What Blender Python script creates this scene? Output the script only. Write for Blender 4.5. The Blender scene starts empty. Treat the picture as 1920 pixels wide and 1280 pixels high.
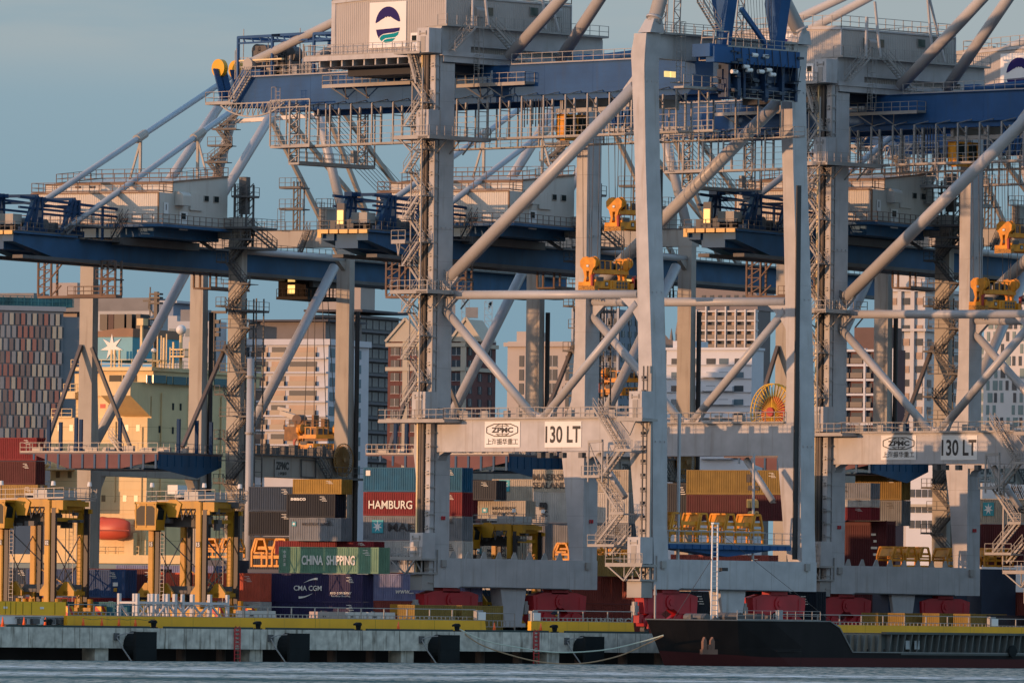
import bpy, math, random
from math import sin, cos, tan, pi, radians, sqrt, atan2, hypot
from mathutils import Matrix, Vector
random.seed(7)
SC = bpy.context.scene
COL = SC.collection
# ---------------------------------------------------------------- camera
F = 17100.0                      # focal length in photo pixels (1920 wide)
CAM = (0.0, -950.0, 1.05)        # telephoto from across the harbour, deck level is z = 0
ROLL, PIT = 0.012, math.atan(525 / F)
def add(*v): return tuple(sum(c) for c in zip(*v))
def mul(a, s): return tuple(c * s for c in a)
def dot(a, b): return sum(x * y for x, y in zip(a, b))
def sub(a, b): return tuple(x - y for x, y in zip(a, b))
def cross(a, b): return (a[1]*b[2]-a[2]*b[1], a[2]*b[0]-a[0]*b[2], a[0]*b[1]-a[1]*b[0])
def norm(a):
    l = sqrt(dot(a, a)) or 1.0
    return mul(a, 1 / l)
_u0 = (0, -sin(PIT), cos(PIT)); FW = (0, cos(PIT), sin(PIT))
RT = add(mul((1, 0, 0), cos(ROLL)), mul(_u0, sin(ROLL)))
UP = add(mul((1, 0, 0), -sin(ROLL)), mul(_u0, cos(ROLL)))
cd = bpy.data.cameras.new('camera'); co = bpy.data.objects.new('camera', cd); COL.objects.link(co)
cd.sensor_width = 36.0; cd.lens = F * 36 / 1920; cd.clip_start = 5; cd.clip_end = 60000
co.matrix_world = Matrix(((RT[0], UP[0], -FW[0], CAM[0]), (RT[1], UP[1], -FW[1], CAM[1]), (RT[2], UP[2], -FW[2], CAM[2]), (0, 0, 0, 1)))
SC.camera = co
# ---------------------------------------------------------------- sky and sun
SUN_AZ = radians(240.5); SUN_EL = radians(3.2)
world = bpy.data.worlds.new('World'); SC.world = world; world.use_nodes = True
nt = world.node_tree; nt.nodes.clear()
wo = nt.nodes.new('ShaderNodeOutputWorld'); bg = nt.nodes.new('ShaderNodeBackground')
sky = nt.nodes.new('ShaderNodeTexSky'); sky.sky_type = 'NISHITA'; sky.sun_disc = False
sky.sun_elevation = SUN_EL; sky.sun_rotation = SUN_AZ; sky.air_density = 1.0; sky.dust_density = 1.0; sky.ozone_density = 2.0
SK = 1 / 0.12
def skc(r, g, b_): return (r * SK, g * SK, b_ * SK, 1)
LOW0, LOW1, LOWB, LOWW, LOWC, HITINT = skc(0.215, 0.345, 0.43), skc(0.285, 0.395, 0.455), skc(0.34, 0.46, 0.57), skc(1.2, 0.85, 0.62), skc(0.37, 0.43, 0.45), (7.4, 6.5, 6.2, 1)
tc = nt.nodes.new('ShaderNodeTexCoord'); mp = nt.nodes.new('ShaderNodeMapping')
mp.inputs['Scale'].default_value = (14, 14, 90)
nz = nt.nodes.new('ShaderNodeTexNoise'); nz.inputs['Scale'].default_value = 1.0; nz.inputs['Detail'].default_value = 5
def wnode(t, op=None, **k):
    n = nt.nodes.new(t)
    if op: n.operation = op
    for a_, v in k.items():
        i = int(a_[1:])
        if hasattr(v, 'node'): nt.links.new(v, n.inputs[i])
        else: n.inputs[i].default_value = v
    return n
def wmix(f, a_, b_, bt='MIX'):
    m_ = nt.nodes.new('ShaderNodeMix'); m_.data_type = 'RGBA'; m_.blend_type = bt
    for nm, v in (('Factor', f), ('A', a_), ('B', b_)):
        if hasattr(v, 'node'): nt.links.new(v, m_.inputs[nm])
        else: m_.inputs[nm].default_value = v
    return m_.outputs['Result']
def wrange(v, f0, f1, t0=0.0, t1=1.0):
    m_ = nt.nodes.new('ShaderNodeMapRange'); m_.interpolation_type = 'SMOOTHSTEP'; nt.links.new(v, m_.inputs['Value'])
    for nm, x in (('From Min', f0), ('From Max', f1), ('To Min', t0), ('To Max', t1)): m_.inputs[nm].default_value = x
    return m_.outputs['Result']
nt.links.new(tc.outputs['Generated'], mp.inputs['Vector']); nt.links.new(mp.outputs['Vector'], nz.inputs['Vector'])
sp = nt.nodes.new('ShaderNodeSeparateXYZ'); nt.links.new(tc.outputs['Generated'], sp.inputs['Vector'])
dd = wnode('ShaderNodeVectorMath', 'DOT_PRODUCT', i0=tc.outputs['Generated'], i1=(sin(SUN_AZ), cos(SUN_AZ), 0))
warm = wrange(dd.outputs['Value'], 0.1, 1.0)
back = wrange(sp.outputs['Y'], 0.75, -0.6)               # brighter open sky behind the camera, over the harbour
low = wmix(wrange(sp.outputs['Z'], 0.030, 0.070), LOW0, LOW1)
low = wmix(back, low, LOWB)
low = wmix(warm, low, LOWW)
cloud = wnode('ShaderNodeMath', 'MULTIPLY', i0=wrange(nz.outputs['Fac'], 0.34, 0.56), i1=wrange(sp.outputs['Z'], 0.056, 0.065, 0, 0.95))
low = wmix(cloud.outputs[0], low, LOWC)
hi = wmix(1.0, sky.outputs['Color'], HITINT, 'MULTIPLY')
fin = wmix(wrange(sp.outputs['Z'], 0.10, 0.45), low, hi)
nt.links.new(fin, bg.inputs['Color']); nt.links.new(bg.outputs['Background'], wo.inputs['Surface'])
bg.inputs['Strength'].default_value = 0.12
sl = bpy.data.lights.new('sun', 'SUN'); so = bpy.data.objects.new('sun', sl); COL.objects.link(so)
sl.energy = 3.5; sl.angle = radians(0.5); sl.color = (1.0, 0.52, 0.26)
sdir = Vector((sin(SUN_AZ) * cos(SUN_EL), cos(SUN_AZ) * cos(SUN_EL), sin(SUN_EL)))
so.rotation_euler = sdir.to_track_quat('Z', 'Y').to_euler()
so.location = (-300, -500, 100)
SC.view_settings.view_transform = 'Standard'; SC.view_settings.look = 'None'; SC.view_settings.gamma = 1.0
SC.view_settings.exposure = 0.0
# ---------------------------------------------------------------- frames and back-projection on real planes
def ray(x, y): return add(mul(RT, (x - 960) / F), mul(UP, (640 - y) / F), FW)
class Fr:
    def __init__(s, O, deg):
        s.O = O; a = radians(deg); s.a = a; s.ex = (cos(a), sin(a), 0); s.ey = (-sin(a), cos(a), 0)
    def loc(s, p):
        d = sub(p, s.O); return (dot(d, s.ex), dot(d, s.ey), d[2])
    def w(s, l): return add(s.O, mul(s.ex, l[0]), mul(s.ey, l[1]), (0, 0, l[2]))
    def __call__(s, x, y, ax, c):
        o = s.loc(CAM); r = ray(x, y); rl = (dot(r, s.ex), dot(r, s.ey), r[2])
        t = (c - o[ax]) / rl[ax]; return tuple(o[i] + t * rl[i] for i in range(3))
def atY(x, y, Y):
    r = ray(x, y); t = (Y - CAM[1]) / r[1]; return add(CAM, mul(r, t))
def atZ(x, y, Z):
    r = ray(x, y); t = (Z - CAM[2]) / r[2]; return add(CAM, mul(r, t))
A = Fr((15.07, 0, 0), 46)                      # new cranes' quay: x along the rails, y inland
_p = atY(171, 800, 160); D = Fr((_p[0], 160, 0), -28.4)   # old cranes and the yard
# ---------------------------------------------------------------- materials
MATS = {}
def mat(name, rgb, rough=0.55, var=0.12, metal=0.0, streak=0.0, scale=0.35, emit=None, dirt=(0.10, 0.08, 0.06), bump=0.0, sf=1.0, spec=0.5):
    if name in MATS: return MATS[name]
    m = bpy.data.materials.new(name); m.use_nodes = True; n = m.node_tree; b = n.nodes['Principled BSDF']
    b.inputs['Roughness'].default_value = rough; b.inputs['Metallic'].default_value = metal
    b.inputs['Specular IOR Level'].default_value = spec
    t = n.nodes.new('ShaderNodeTexCoord')
    def noise(sc, stretch, det=4):
        mpp = n.nodes.new('ShaderNodeMapping'); mpp.inputs['Scale'].default_value = stretch
        z = n.nodes.new('ShaderNodeTexNoise'); z.inputs['Scale'].default_value = sc; z.inputs['Detail'].default_value = det
        n.links.new(t.outputs['Object'], mpp.inputs['Vector']); n.links.new(mpp.outputs['Vector'], z.inputs['Vector']); return z
    z1 = noise(scale, (1, 1, 1), 6)
    r = n.nodes.new('ShaderNodeMapRange'); r.inputs['From Min'].default_value = 0.3; r.inputs['From Max'].default_value = 0.7
    r.inputs['To Min'].default_value = 1 - var; r.inputs['To Max'].default_value = 1 + var
    n.links.new(z1.outputs['Fac'], r.inputs['Value'])
    v = n.nodes.new('ShaderNodeVectorMath'); v.operation = 'SCALE'; v.inputs[0].default_value = rgb
    n.links.new(r.outputs['Result'], v.inputs['Scale']); out = v.outputs['Vector']
    if streak > 0:
        z2 = noise(sf, (1.6, 1.6, 0.12), 6)
        r2 = n.nodes.new('ShaderNodeMapRange'); r2.inputs['From Min'].default_value = 0.56; r2.inputs['From Max'].default_value = 0.74
        r2.inputs['To Max'].default_value = streak
        n.links.new(z2.outputs['Fac'], r2.inputs['Value'])
        mm = n.nodes.new('ShaderNodeMix'); mm.data_type = 'RGBA'; mm.inputs['B'].default_value = (*dirt, 1)
        n.links.new(out, mm.inputs['A']); n.links.new(r2.outputs['Result'], mm.inputs['Factor']); out = mm.outputs['Result']
    n.links.new(out, b.inputs['Base Color'])
    if bump > 0:
        z3 = noise(3.0, (1, 1, 1), 6); bp = n.nodes.new('ShaderNodeBump'); bp.inputs['Strength'].default_value = bump; bp.inputs['Distance'].default_value = 0.05
        n.links.new(z3.outputs['Fac'], bp.inputs['Height']); n.links.new(bp.outputs['Normal'], b.inputs['Normal'])
    if emit:
        b.inputs['Emission Color'].default_value = (*emit[0], 1); b.inputs['Emission Strength'].default_value = emit[1]
    MATS[name] = m; return m
GREY = mat('crane_grey', (0.41, 0.41, 0.415), 0.5, 0.13, streak=0.55, scale=0.5, dirt=(0.25, 0.21, 0.17))
OLDG = mat('old_crane_grey', (0.36, 0.34, 0.30), 0.6, 0.10, streak=0.5, dirt=(0.16, 0.12, 0.09))
PIPE = mat('pale_pipe_paint', (0.41, 0.415, 0.42), 0.4, 0.06, streak=0.15, dirt=(0.25, 0.22, 0.19))
GALV = mat('galvanised', (0.30, 0.29, 0.275), 0.5, 0.14, metal=0.15)
RUSTG = mat('rusty_steel', (0.16, 0.11, 0.085), 0.75, 0.3)
DARKG = mat('dark_steel', (0.09, 0.09, 0.09), 0.6, 0.2)
BLUE = mat('girder_blue', (0.018, 0.080, 0.21), 0.5, 0.14, streak=0.4, spec=0.22, dirt=(0.035, 0.07, 0.13))
OBLUE = mat('old_girder_blue', (0.018, 0.085, 0.18), 0.55, 0.2, spec=0.25, streak=0.35, dirt=(0.05, 0.06, 0.08))
CLAD = mat('house_cladding', (0.40, 0.375, 0.35), 0.55, 0.06, streak=0.12, dirt=(0.25, 0.2, 0.17))
OCLAD = mat('old_house_cladding', (0.55, 0.52, 0.46), 0.6, 0.06, streak=0.3, dirt=(0.30, 0.22, 0.15))
WHITE = mat('white_paint', (0.74, 0.73, 0.70), 0.5, 0.04)
BLACK = mat('black_paint', (0.018, 0.018, 0.02), 0.5, 0.1)
RUBBER = mat('black_rubber', (0.010, 0.013, 0.014), 0.85, 0.3, bump=0.3, spec=0.2)
RED = mat('bogie_red', (0.40, 0.012, 0.02), 0.45, 0.2, streak=0.4, dirt=(0.12, 0.02, 0.02))
ORANGE = mat('spreader_orange', (0.70, 0.27, 0.010), 0.5, 0.25, scale=1.2, streak=0.5, dirt=(0.2, 0.09, 0.03))
YELLOW = mat('straddle_yellow', (0.48, 0.235, 0.008), 0.5, 0.2, streak=0.6, dirt=(0.2, 0.12, 0.03))
BARR = mat('barrier_yellow', (0.78, 0.40, 0.010), 0.6, 0.08, streak=0.3, dirt=(0.2, 0.15, 0.05))
GLASS = mat('dark_glass', (0.012, 0.02, 0.022), 0.35, 0.1)
GLASS.node_tree.nodes['Principled BSDF'].inputs['Specular IOR Level'].default_value = 0.08
TEALG = mat('teal_glass', (0.02, 0.10, 0.12), 0.1, 0.1)
LAMP = mat('lit_lamp', (0.9, 0.7, 0.3), 0.5, 0.0, emit=((1.0, 0.62, 0.18), 0.9))
ROPE = mat('steel_rope', (0.07, 0.065, 0.06), 0.6, 0.1)
CONC = mat('concrete', (0.52, 0.49, 0.42), 0.9, 0.28, streak=0.95, dirt=(0.10, 0.085, 0.06), scale=1.2, bump=0.6, sf=1.8, spec=0.2)
# ---------------------------------------------------------------- mesh builder
Z3 = (0, 0, 1)
class MB:
    def __init__(s): s.v = []; s.f = []; s.c = []
    def cut(s):
        if s.f: s.c.append((len(s.v), len(s.f)))
        return s
    def quad8(s, p):
        b = len(s.v); s.v += p
        for q in ((0, 3, 2, 1), (4, 5, 6, 7), (0, 1, 5, 4), (1, 2, 6, 5), (2, 3, 7, 6), (3, 0, 4, 7)): s.f.append(tuple(b + i for i in q))
        return s
    def box(s, x0, x1, y0, y1, z0, z1):
        if x0 > x1: x0, x1 = x1, x0
        if y0 > y1: y0, y1 = y1, y0
        if z0 > z1: z0, z1 = z1, z0
        return s.quad8([(x0, y0, z0), (x1, y0, z0), (x1, y1, z0), (x0, y1, z0), (x0, y0, z1), (x1, y0, z1), (x1, y1, z1), (x0, y1, z1)])
    def cb(s, c, sx, sy, sz): return s.box(c[0]-sx/2, c[0]+sx/2, c[1]-sy/2, c[1]+sy/2, c[2]-sz/2, c[2]+sz/2)
    def beam(s, p, q, w, h=None, up=Z3):
        h = h or w; d = norm(sub(q, p))
        if abs(dot(d, up)) > 0.99: up = (1, 0, 0) if abs(d[0]) < 0.9 else (0, 1, 0)
        sx = norm(cross(d, up)); uy = cross(sx, d); a = mul(sx, w / 2); b = mul(uy, h / 2)
        return s.quad8([add(p, mul(a, i), mul(b, j)) for i, j in ((-1, -1), (1, -1), (1, 1), (-1, 1))] + [add(q, mul(a, i), mul(b, j)) for i, j in ((-1, -1), (1, -1), (1, 1), (-1, 1))])
    def tube(s, p, q, r, n=10, r2=None, cap=True):
        r2 = r if r2 is None else r2; d = norm(sub(q, p)); up = Z3 if abs(d[2]) < 0.95 else (1, 0, 0)
        a = norm(cross(d, up)); b = cross(a, d); k = len(s.v)
        for c, rr in ((p, r), (q, r2)):
            for i in range(n):
                t = 2 * pi * i / n; s.v.append(add(c, mul(a, rr * cos(t)), mul(b, rr * sin(t))))
        for i in range(n):
            j = (i + 1) % n; s.f.append((k + i, k + j, k + n + j, k + n + i))
        if cap: s.f.append(tuple(k + i for i in range(n))[::-1]); s.f.append(tuple(k + n + i for i in range(n)))
        return s
    def path(s, pts, r, n=6):
        for a, b in zip(pts, pts[1:]): s.tube(a, b, r, n)
        return s
    def prism(s, poly, off):
        k = len(s.v); n = len(poly); s.v += [tuple(p) for p in poly] + [add(p, off) for p in poly]
        s.f.append(tuple(range(k, k + n))[::-1]); s.f.append(tuple(range(k + n, k + 2 * n)))
        for i in range(n):
            j = (i + 1) % n; s.f.append((k + i, k + j, k + n + j, k + n + i))
        return s
    def loft(s, rings):
        k = len(s.v); n = len(rings[0])
        for r in rings: s.v += [tuple(p) for p in r]
        for a in range(len(rings) - 1):
            for i in range(n):
                j = (i + 1) % n; b = k + a * n; s.f.append((b + i, b + j, b + n + j, b + n + i))
        s.f.append(tuple(range(k, k + n))[::-1]); b = k + (len(rings) - 1) * n; s.f.append(tuple(range(b, b + n)))
        return s
    def rail(s, pts, h=1.1, sp=1.5, t=0.06, toe=True, n=2):
        for p, q in zip(pts, pts[1:]):
            L = sqrt(dot(sub(q, p), sub(q, p))); m = max(1, round(L / sp))
            for i in range(m + 1):
                c = add(p, mul(sub(q, p), i / m)); s.beam(c, add(c, (0, 0, h)), t)
            for k in range(n): s.beam(add(p, (0, 0, h * (k + 1) / n)), add(q, (0, 0, h * (k + 1) / n)), t * 0.9)
            if toe: s.beam(add(p, (0, 0, 0.07)), add(q, (0, 0, 0.07)), 0.03, 0.14)
        return s
    def stair(s, p, q, w, wd, rails=True, t=0.055):
        wd = mul(wd, w / 2)
        for sg in (-1, 1):
            o = mul(wd, sg); s.beam(add(p, o), add(q, o), 0.06, 0.24)
            if rails:
                for hh in (0.55, 1.05): s.beam(add(p, o, (0, 0, hh)), add(q, o, (0, 0, hh)), t)
                L = sqrt(dot(sub(q, p), sub(q, p))); m = max(1, round(L / 1.4))
                for i in range(m + 1):
                    c = add(p, o, mul(sub(q, p), i / m)); s.beam(c, add(c, (0, 0, 1.05)), t)
        hz = norm((q[0] - p[0], q[1] - p[1], 0)); m = max(2, round(abs(q[2] - p[2]) / 0.27))
        for i in range(m):
            c = add(p, mul(sub(q, p), (i + 0.5) / m)); s.beam(sub(c, wd), add(c, wd), 0.24, 0.04)
        return s
    def ladder(s, p, q, wd, w=0.5, cage=None, st=0.4, t=0.05):
        o = mul(wd, w / 2); s.beam(sub(p, o), sub(q, o), t); s.beam(add(p, o), add(q, o), t)
        L = sqrt(dot(sub(q, p), sub(q, p))); m = int(L / st)
        for i in range(1, m):
            c = add(p, mul(sub(q, p), i / m)); s.beam(sub(c, o), add(c, o), t * 0.8)
        if cage:
            m = max(1, int(L / 1.3)); pr = None
            for i in range(m + 1):
                c = add(p, mul(sub(q, p), i / m)); a = add(c, mul(cage, 0.75)); k = mul(wd, 0.38)
                pts = [sub(c, k), sub(a, mul(k, 0.8)), add(a, mul(k, 0.8)), add(c, k)]
                for x, y in zip(pts, pts[1:]): s.beam(x, y, t * 0.8)
                if pr:
                    s.beam(pr[1], pts[1], t * 0.8); s.beam(pr[2], pts[2], t * 0.8)
                pr = pts
        return s
    def corr(s, p, q, z0, z1, nrm, pitch=0.28, dep=0.04):
        """corrugated sheet from p to q (horizontal), facing nrm"""
        L = hypot(q[0]-p[0], q[1]-p[1]); m = max(1, round(L / pitch)); d = mul(sub(q, p), 1 / m); k = len(s.v)
        prof = [(0, 0), (0.32, 0), (0.5, 1), (0.82, 1)]; pts = []
        for i in range(m):
            for u, o in prof: pts.append(add(p, mul(d, i + u), mul(nrm, -o * dep)))
        pts.append(q)
        for c in pts: s.v.append((c[0], c[1], z0)); s.v.append((c[0], c[1], z1))
        for i in range(len(pts) - 1): s.f.append((k + 2*i, k + 2*i + 2, k + 2*i + 3, k + 2*i + 1))
        return s
    def truss(s, p, q, h, n, t=0.12, dn=(0, 0, -1)):
        """flat truss p->q with depth h toward dn"""
        o = mul(dn, h); s.beam(p, q, t); s.beam(add(p, o), add(q, o), t)
        for i in range(n + 1):
            a = add(p, mul(sub(q, p), i / n)); s.beam(a, add(a, o), t * 0.8)
            if i < n:
                b = add(p, mul(sub(q, p), (i + 1) / n))
                if i % 2: s.beam(a, add(b, o), t * 0.7)
                else: s.beam(add(a, o), b, t * 0.7)
        return s
    def merge(s, o, f=lambda p: p):
        k = len(s.v); s.v += [f(p) for p in o.v]; s.f += [tuple(i + k for i in q) for q in o.f]; return s
    def build(s, name, m, parent=None, smooth=False, oml=False):
        if s.c:
            cs = [(0, 0)] + s.c + [(len(s.v), len(s.f))]; first = None; s.c = []
            for (v0, f0), (v1, f1) in zip(cs, cs[1:]):
                if f1 <= f0: continue
                q = MB(); q.v = s.v[v0:v1]; q.f = [tuple(i - v0 for i in f) for f in s.f[f0:f1]]; o = q.build(name, m, parent, smooth); first = first or o
            return first
        me = bpy.data.meshes.new(name); me.from_pydata(s.v, [], s.f); me.materials.append(m)
        if smooth:
            for p in me.polygons: p.use_smooth = len(p.vertices) == 4
        return link(name, me, parent, m if oml else None)
def link(name, me, parent=None, om=None):
    o = bpy.data.objects.new(name, me); COL.objects.link(o)
    if parent: o.parent = parent
    if om: o.material_slots[0].link = 'OBJECT'; o.material_slots[0].material = om
    return o
def tag(o, label=None, cat=None, group=None, kind=None):
    for k, v in (('label', label), ('category', cat), ('group', group), ('kind', kind)):
        if v: o[k] = v
    return o
def thing(name, label, cat, loc=(0, 0, 0), rz=0, group=None):
    o = bpy.data.objects.new(name, None); COL.objects.link(o); o.location = loc; o.rotation_euler = (0, 0, rz); o.empty_display_size = 0.5
    return tag(o, label, cat, group)
def kids(root):
    return [o for o in COL.objects if o.parent == root]
def dup(root, loc, rz=None, label=None, mats=None):
    ch = {}
    for o in COL.objects:
        if o.parent: ch.setdefault(o.parent.name, []).append(o)
    def cp(o, par):
        c = o.copy(); COL.objects.link(c)
        if par: c.parent = par
        for k in ch.get(o.name, []): cp(k, c)
        return c
    r = cp(root, None); r.location = loc
    if rz is not None: r.rotation_euler = (0, 0, rz)
    if label: r['label'] = label
    return r
_tm = {}
def text(s, m, parent, o, ux, uz, w=None, h=None, name='lettering', bold=0.0, thick=0.012, shear=0.0, anchor='c', spacing=1.0):
    """lettering as a thin solid mesh: o = centre (or left) point, ux = reading direction, uz = up, fitted to w x h"""
    key = (s, bold, shear, spacing)
    if key not in _tm:
        c = bpy.data.curves.new('lettering', 'FONT'); c.body = s; c.size = 1; c.extrude = 0.5; c.offset = bold; c.shear = shear; c.resolution_u = 3; c.space_character = spacing
        t = bpy.data.objects.new('tmp', c); COL.objects.link(t); bpy.context.view_layer.update()
        me = bpy.data.meshes.new_from_object(t.evaluated_get(bpy.context.evaluated_depsgraph_get())); vs = [tuple(v.co) for v in me.vertices]; fs = [tuple(p.vertices) for p in me.polygons]
        bpy.data.objects.remove(t); bpy.data.curves.remove(c); _tm[key] = (vs, fs)
    vs, fs = _tm[key]
    x0 = min(v[0] for v in vs); x1 = max(v[0] for v in vs); y0 = min(v[1] for v in vs); y1 = max(v[1] for v in vs)
    sx = w / (x1 - x0) if w else None; sy = h / (y1 - y0) if h else None
    sx = sx or sy; sy = sy or sx; n = norm(cross(ux, uz)); xc = (x0 + x1) / 2 if anchor == 'c' else x0; yc = (y0 + y1) / 2
    mb = MB(); mb.v = [add(o, mul(ux, (v[0] - xc) * sx), mul(uz, (v[1] - yc) * sy), mul(n, (v[2] + 0.5) * thick)) for v in vs]; mb.f = fs
    return mb.build(name, m, parent)
def struct(o): o['kind'] = 'structure'; return o
# ================================================================ new ship-to-shore crane (first one), local frame = A
X1, WX, YL = 22.95, 2.2, 32.05
CR = thing('quay_crane', 'new grey gantry crane with raised blue boom, nearest of the new cranes', 'gantry crane', A.O, A.a, 'new grey gantry cranes with blue girders')
def ay(px, py, x=0.0): return A(px, py, 0, x)[1]
def az(px, py, x=0.0): return A(px, py, 0, x)[2]
def ax_(px, py, y=0.0): return A(px, py, 1, y)[0]
def azf(px, py, y=0.0): return A(px, py, 1, y)[2]
def legmesh(sec, x0):
    rings = []
    for px, py, wy, *fy in sec:
        y, z = ay(px, py), az(px, py)
        if fy: y = fy[0]
        rings.append([(x0, y, z), (x0 + WX, y, z), (x0 + WX, y + wy, z), (x0, y + wy, z)])
    return MB().loft(rings)
WSEC = [(1224, 1050, 2.0, 0.0), (1224, 985, 2.5), (1224, 915, 2.9), (1224, 848, 3.3), (1224, 800, 2.4), (1222.5, 700, 1.9), (1217.5, 520, 1.75), (1210.5, 300, 1.55), (1208, 125, 1.8), (1209, 100, 2.0), (1212, 62, 1.7)]
LSEC = [(814, 1050, 2.0, YL), (816, 930, 2.6, YL), (817, 850, 3.3, YL), (817, 790, 3.2, YL), (818, 740, 2.0, YL), (820, 640, 1.6, YL), (823, 400, 1.6, YL), (826, 160, 1.6, YL), (828, 52, 1.9, YL)]
for fx in (0, X1):
    for sec in (WSEC, LSEC):
        lg = legmesh(sec, fx).build('leg', GREY, CR)
        ym = [ay(s[0], s[1]) if len(s) < 4 else s[3] for s in sec]
        # weld seams and lugs
        mb = MB()
        for s in sec[4:-1:2]:
            y, z = (ay(s[0], s[1]) if len(s) < 4 else s[3]), az(s[0], s[1])
            mb.box(fx - 0.012, fx + WX + 0.012, y - 0.012, y + s[2] + 0.012, z - 0.04, z + 0.04)
            for i in range(3): mb.box(fx + 0.35 + i * 0.7, fx + 0.47 + i * 0.7, y - 0.14, y, z - 1.6, z - 1.42)
        mb.build('weld_band', GREY, lg)
    mb = MB()
    for i in range(1, len(sec)):
        a_, b_ = sec[i - 1], sec[i]; q0 = (a_[3] if len(a_) > 3 else ay(a_[0], a_[1]), az(a_[0], a_[1]), a_[2]); q1 = (b_[3] if len(b_) > 3 else ay(b_[0], b_[1]), az(b_[0], b_[1]), b_[2]); nn = max(1, int((q1[1] - q0[1]) / 2.9))
        for k in range(nn):
            u = (k + 0.5) / nn; y, z, w = [m_ + (n_ - m_) * u for m_, n_ in zip(q0, q1)]; mb.cut().box(fx - 0.006, fx + WX + 0.006, y - 0.006, y + w + 0.006, z - 0.018, z + 0.018)
    mb.build('weld_seam', mat('seam_grey', (0.30, 0.29, 0.285), 0.6, 0.3), lg)
zp1, zp0 = az(1000, 785), az(1000, 846)
def gus(mb, fx, pts):
    return mb.cut().prism([(fx + 0.85, ay(a, b, 1.1), az(a, b, 1.1)) for a, b in pts], (0.5, 0, 0))
for fx in (0, X1):
    mb = MB().box(fx + 0.015, fx + 1.85, 1.4, YL + 0.3, zp0, zp1)
    mb.box(fx - 0.01, fx + 0.03, 10.9, 21.5, zp1 - 0.35, zp1 - 0.3)
    pb = mb.build('portal_beam', GREY, CR)
    mb = MB()
    for y in (8.0, 14.2, 20.4, 26.6): mb.box(fx + 0.005, fx + 1.86, y, y + 0.03, zp0 + 0.01, zp1 - 0.01)
    mb.build('weld_seam', GALV, pb)
    # haunches
    MB().prism([(fx + 0.3, YL, zp0), (fx + 0.3, YL, zp0 - 0.9), (fx + 0.3, YL - 0.25, zp0 - 0.35), (fx + 0.3, YL - 1.0, zp0)], (1.3, 0, 0)).build('haunch', GREY, CR)
    # walkway on the beam top
    wk = MB().box(fx - 0.35, fx + 2.4, 2.6, YL - 0.2, zp1 + 0.002, zp1 + 0.06)
    if fx == 0:
        yA, yB = ay(838, 785, -2.0), ay(716, 785, -2.0)
        wk.box(fx - 2.6, fx + 0.5, yA - 0.2, yB, zp1 - 0.35, zp1 - 0.1).box(fx - 0.3, WX + 0.5, YL - 1.6, YL - 0.02, zp1 - 0.45, zp1 - 0.2)
    wk = wk.build('walkway', GALV, CR)
    mb = MB().rail([(fx - 0.3, 2.6, zp1 + 0.06), (fx - 0.3, YL - 0.3, zp1 + 0.06)], 1.15, 1.35)
    mb.rail([(fx + 2.35, 2.6, zp1 + 0.06), (fx + 2.35, YL - 0.3, zp1 + 0.06)], 1.15, 1.6)
    if fx == 0: mb.rail([(0.4, yA, zp1 - 0.1), (-2.55, yA, zp1 - 0.1), (-2.55, yB, zp1 - 0.1), (0.4, yB, zp1 - 0.1)], 1.15, 1.1)
    for i in range(9):
        y = 4.5 + i * 3.1; mb.cb((fx + 1.6, y, zp1 + 0.5), 0.5, 0.6 + 0.3 * (i % 3), 0.9)
    mb.build('railing', GALV, wk)
    # tubes of the side frame
    MB().tube(A(846, 519, 0, 1.1) if fx == 0 else add(A(846, 519, 0, 1.1), (fx, 0, 0)), add(A(1192, 162, 0, 1.1), (fx, 0, 0)), 0.68, 20).build('diagonal_brace', PIPE, CR, True)
    MB().tube(add(A(826, 553, 0, 1.1), (fx, 0, 0)), add(A(1198, 552, 0, 1.1), (fx, 0, 0)), 0.47, 16).build('horizontal_brace', PIPE, CR, True)
    for a, b in (((828, 572), (1003, 783)), ((1196, 568), (1020, 783))):
        MB().tube(add(A(*a, 0, 1.1), (fx, 0, 0)), add(A(*b, 0, 1.1), (fx, 0, 0)), 0.46, 16).build('diagonal_brace', PIPE, CR, True)
    mb = MB(); gus(mb, fx, [(995, 785), (1032, 785), (1045, 762), (1013, 777), (983, 762)])
    gus(mb, fx, [(824, 500), (846, 540), (862, 519), (824, 560)])
    gus(mb, fx, [(822, 556), (822, 615), (832, 590), (858, 560)]); gus(mb, fx, [(1200, 555), (1200, 605), (1188, 582), (1165, 558)])
    gus(mb, fx, [(1198, 130), (1198, 205), (1190, 178), (1160, 198), (1172, 166)])
    mb.build('gusset_plate', GREY, CR)
    # slotted bracket where the main diagonal lands
    mb = MB()
    for i in range(6):
        p = A(822 + i * 5, 512 + i * 5, 0, 1.1); q = A(836 + i * 5, 546 - i * 4 + i * 5, 0, 1.1)
        mb.beam(add(p, (fx - 0.9, 0, 0)), add(q, (fx - 0.9, 0, 0)), 0.12)
    mb.build('brace_bracket', GALV, CR)
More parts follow.
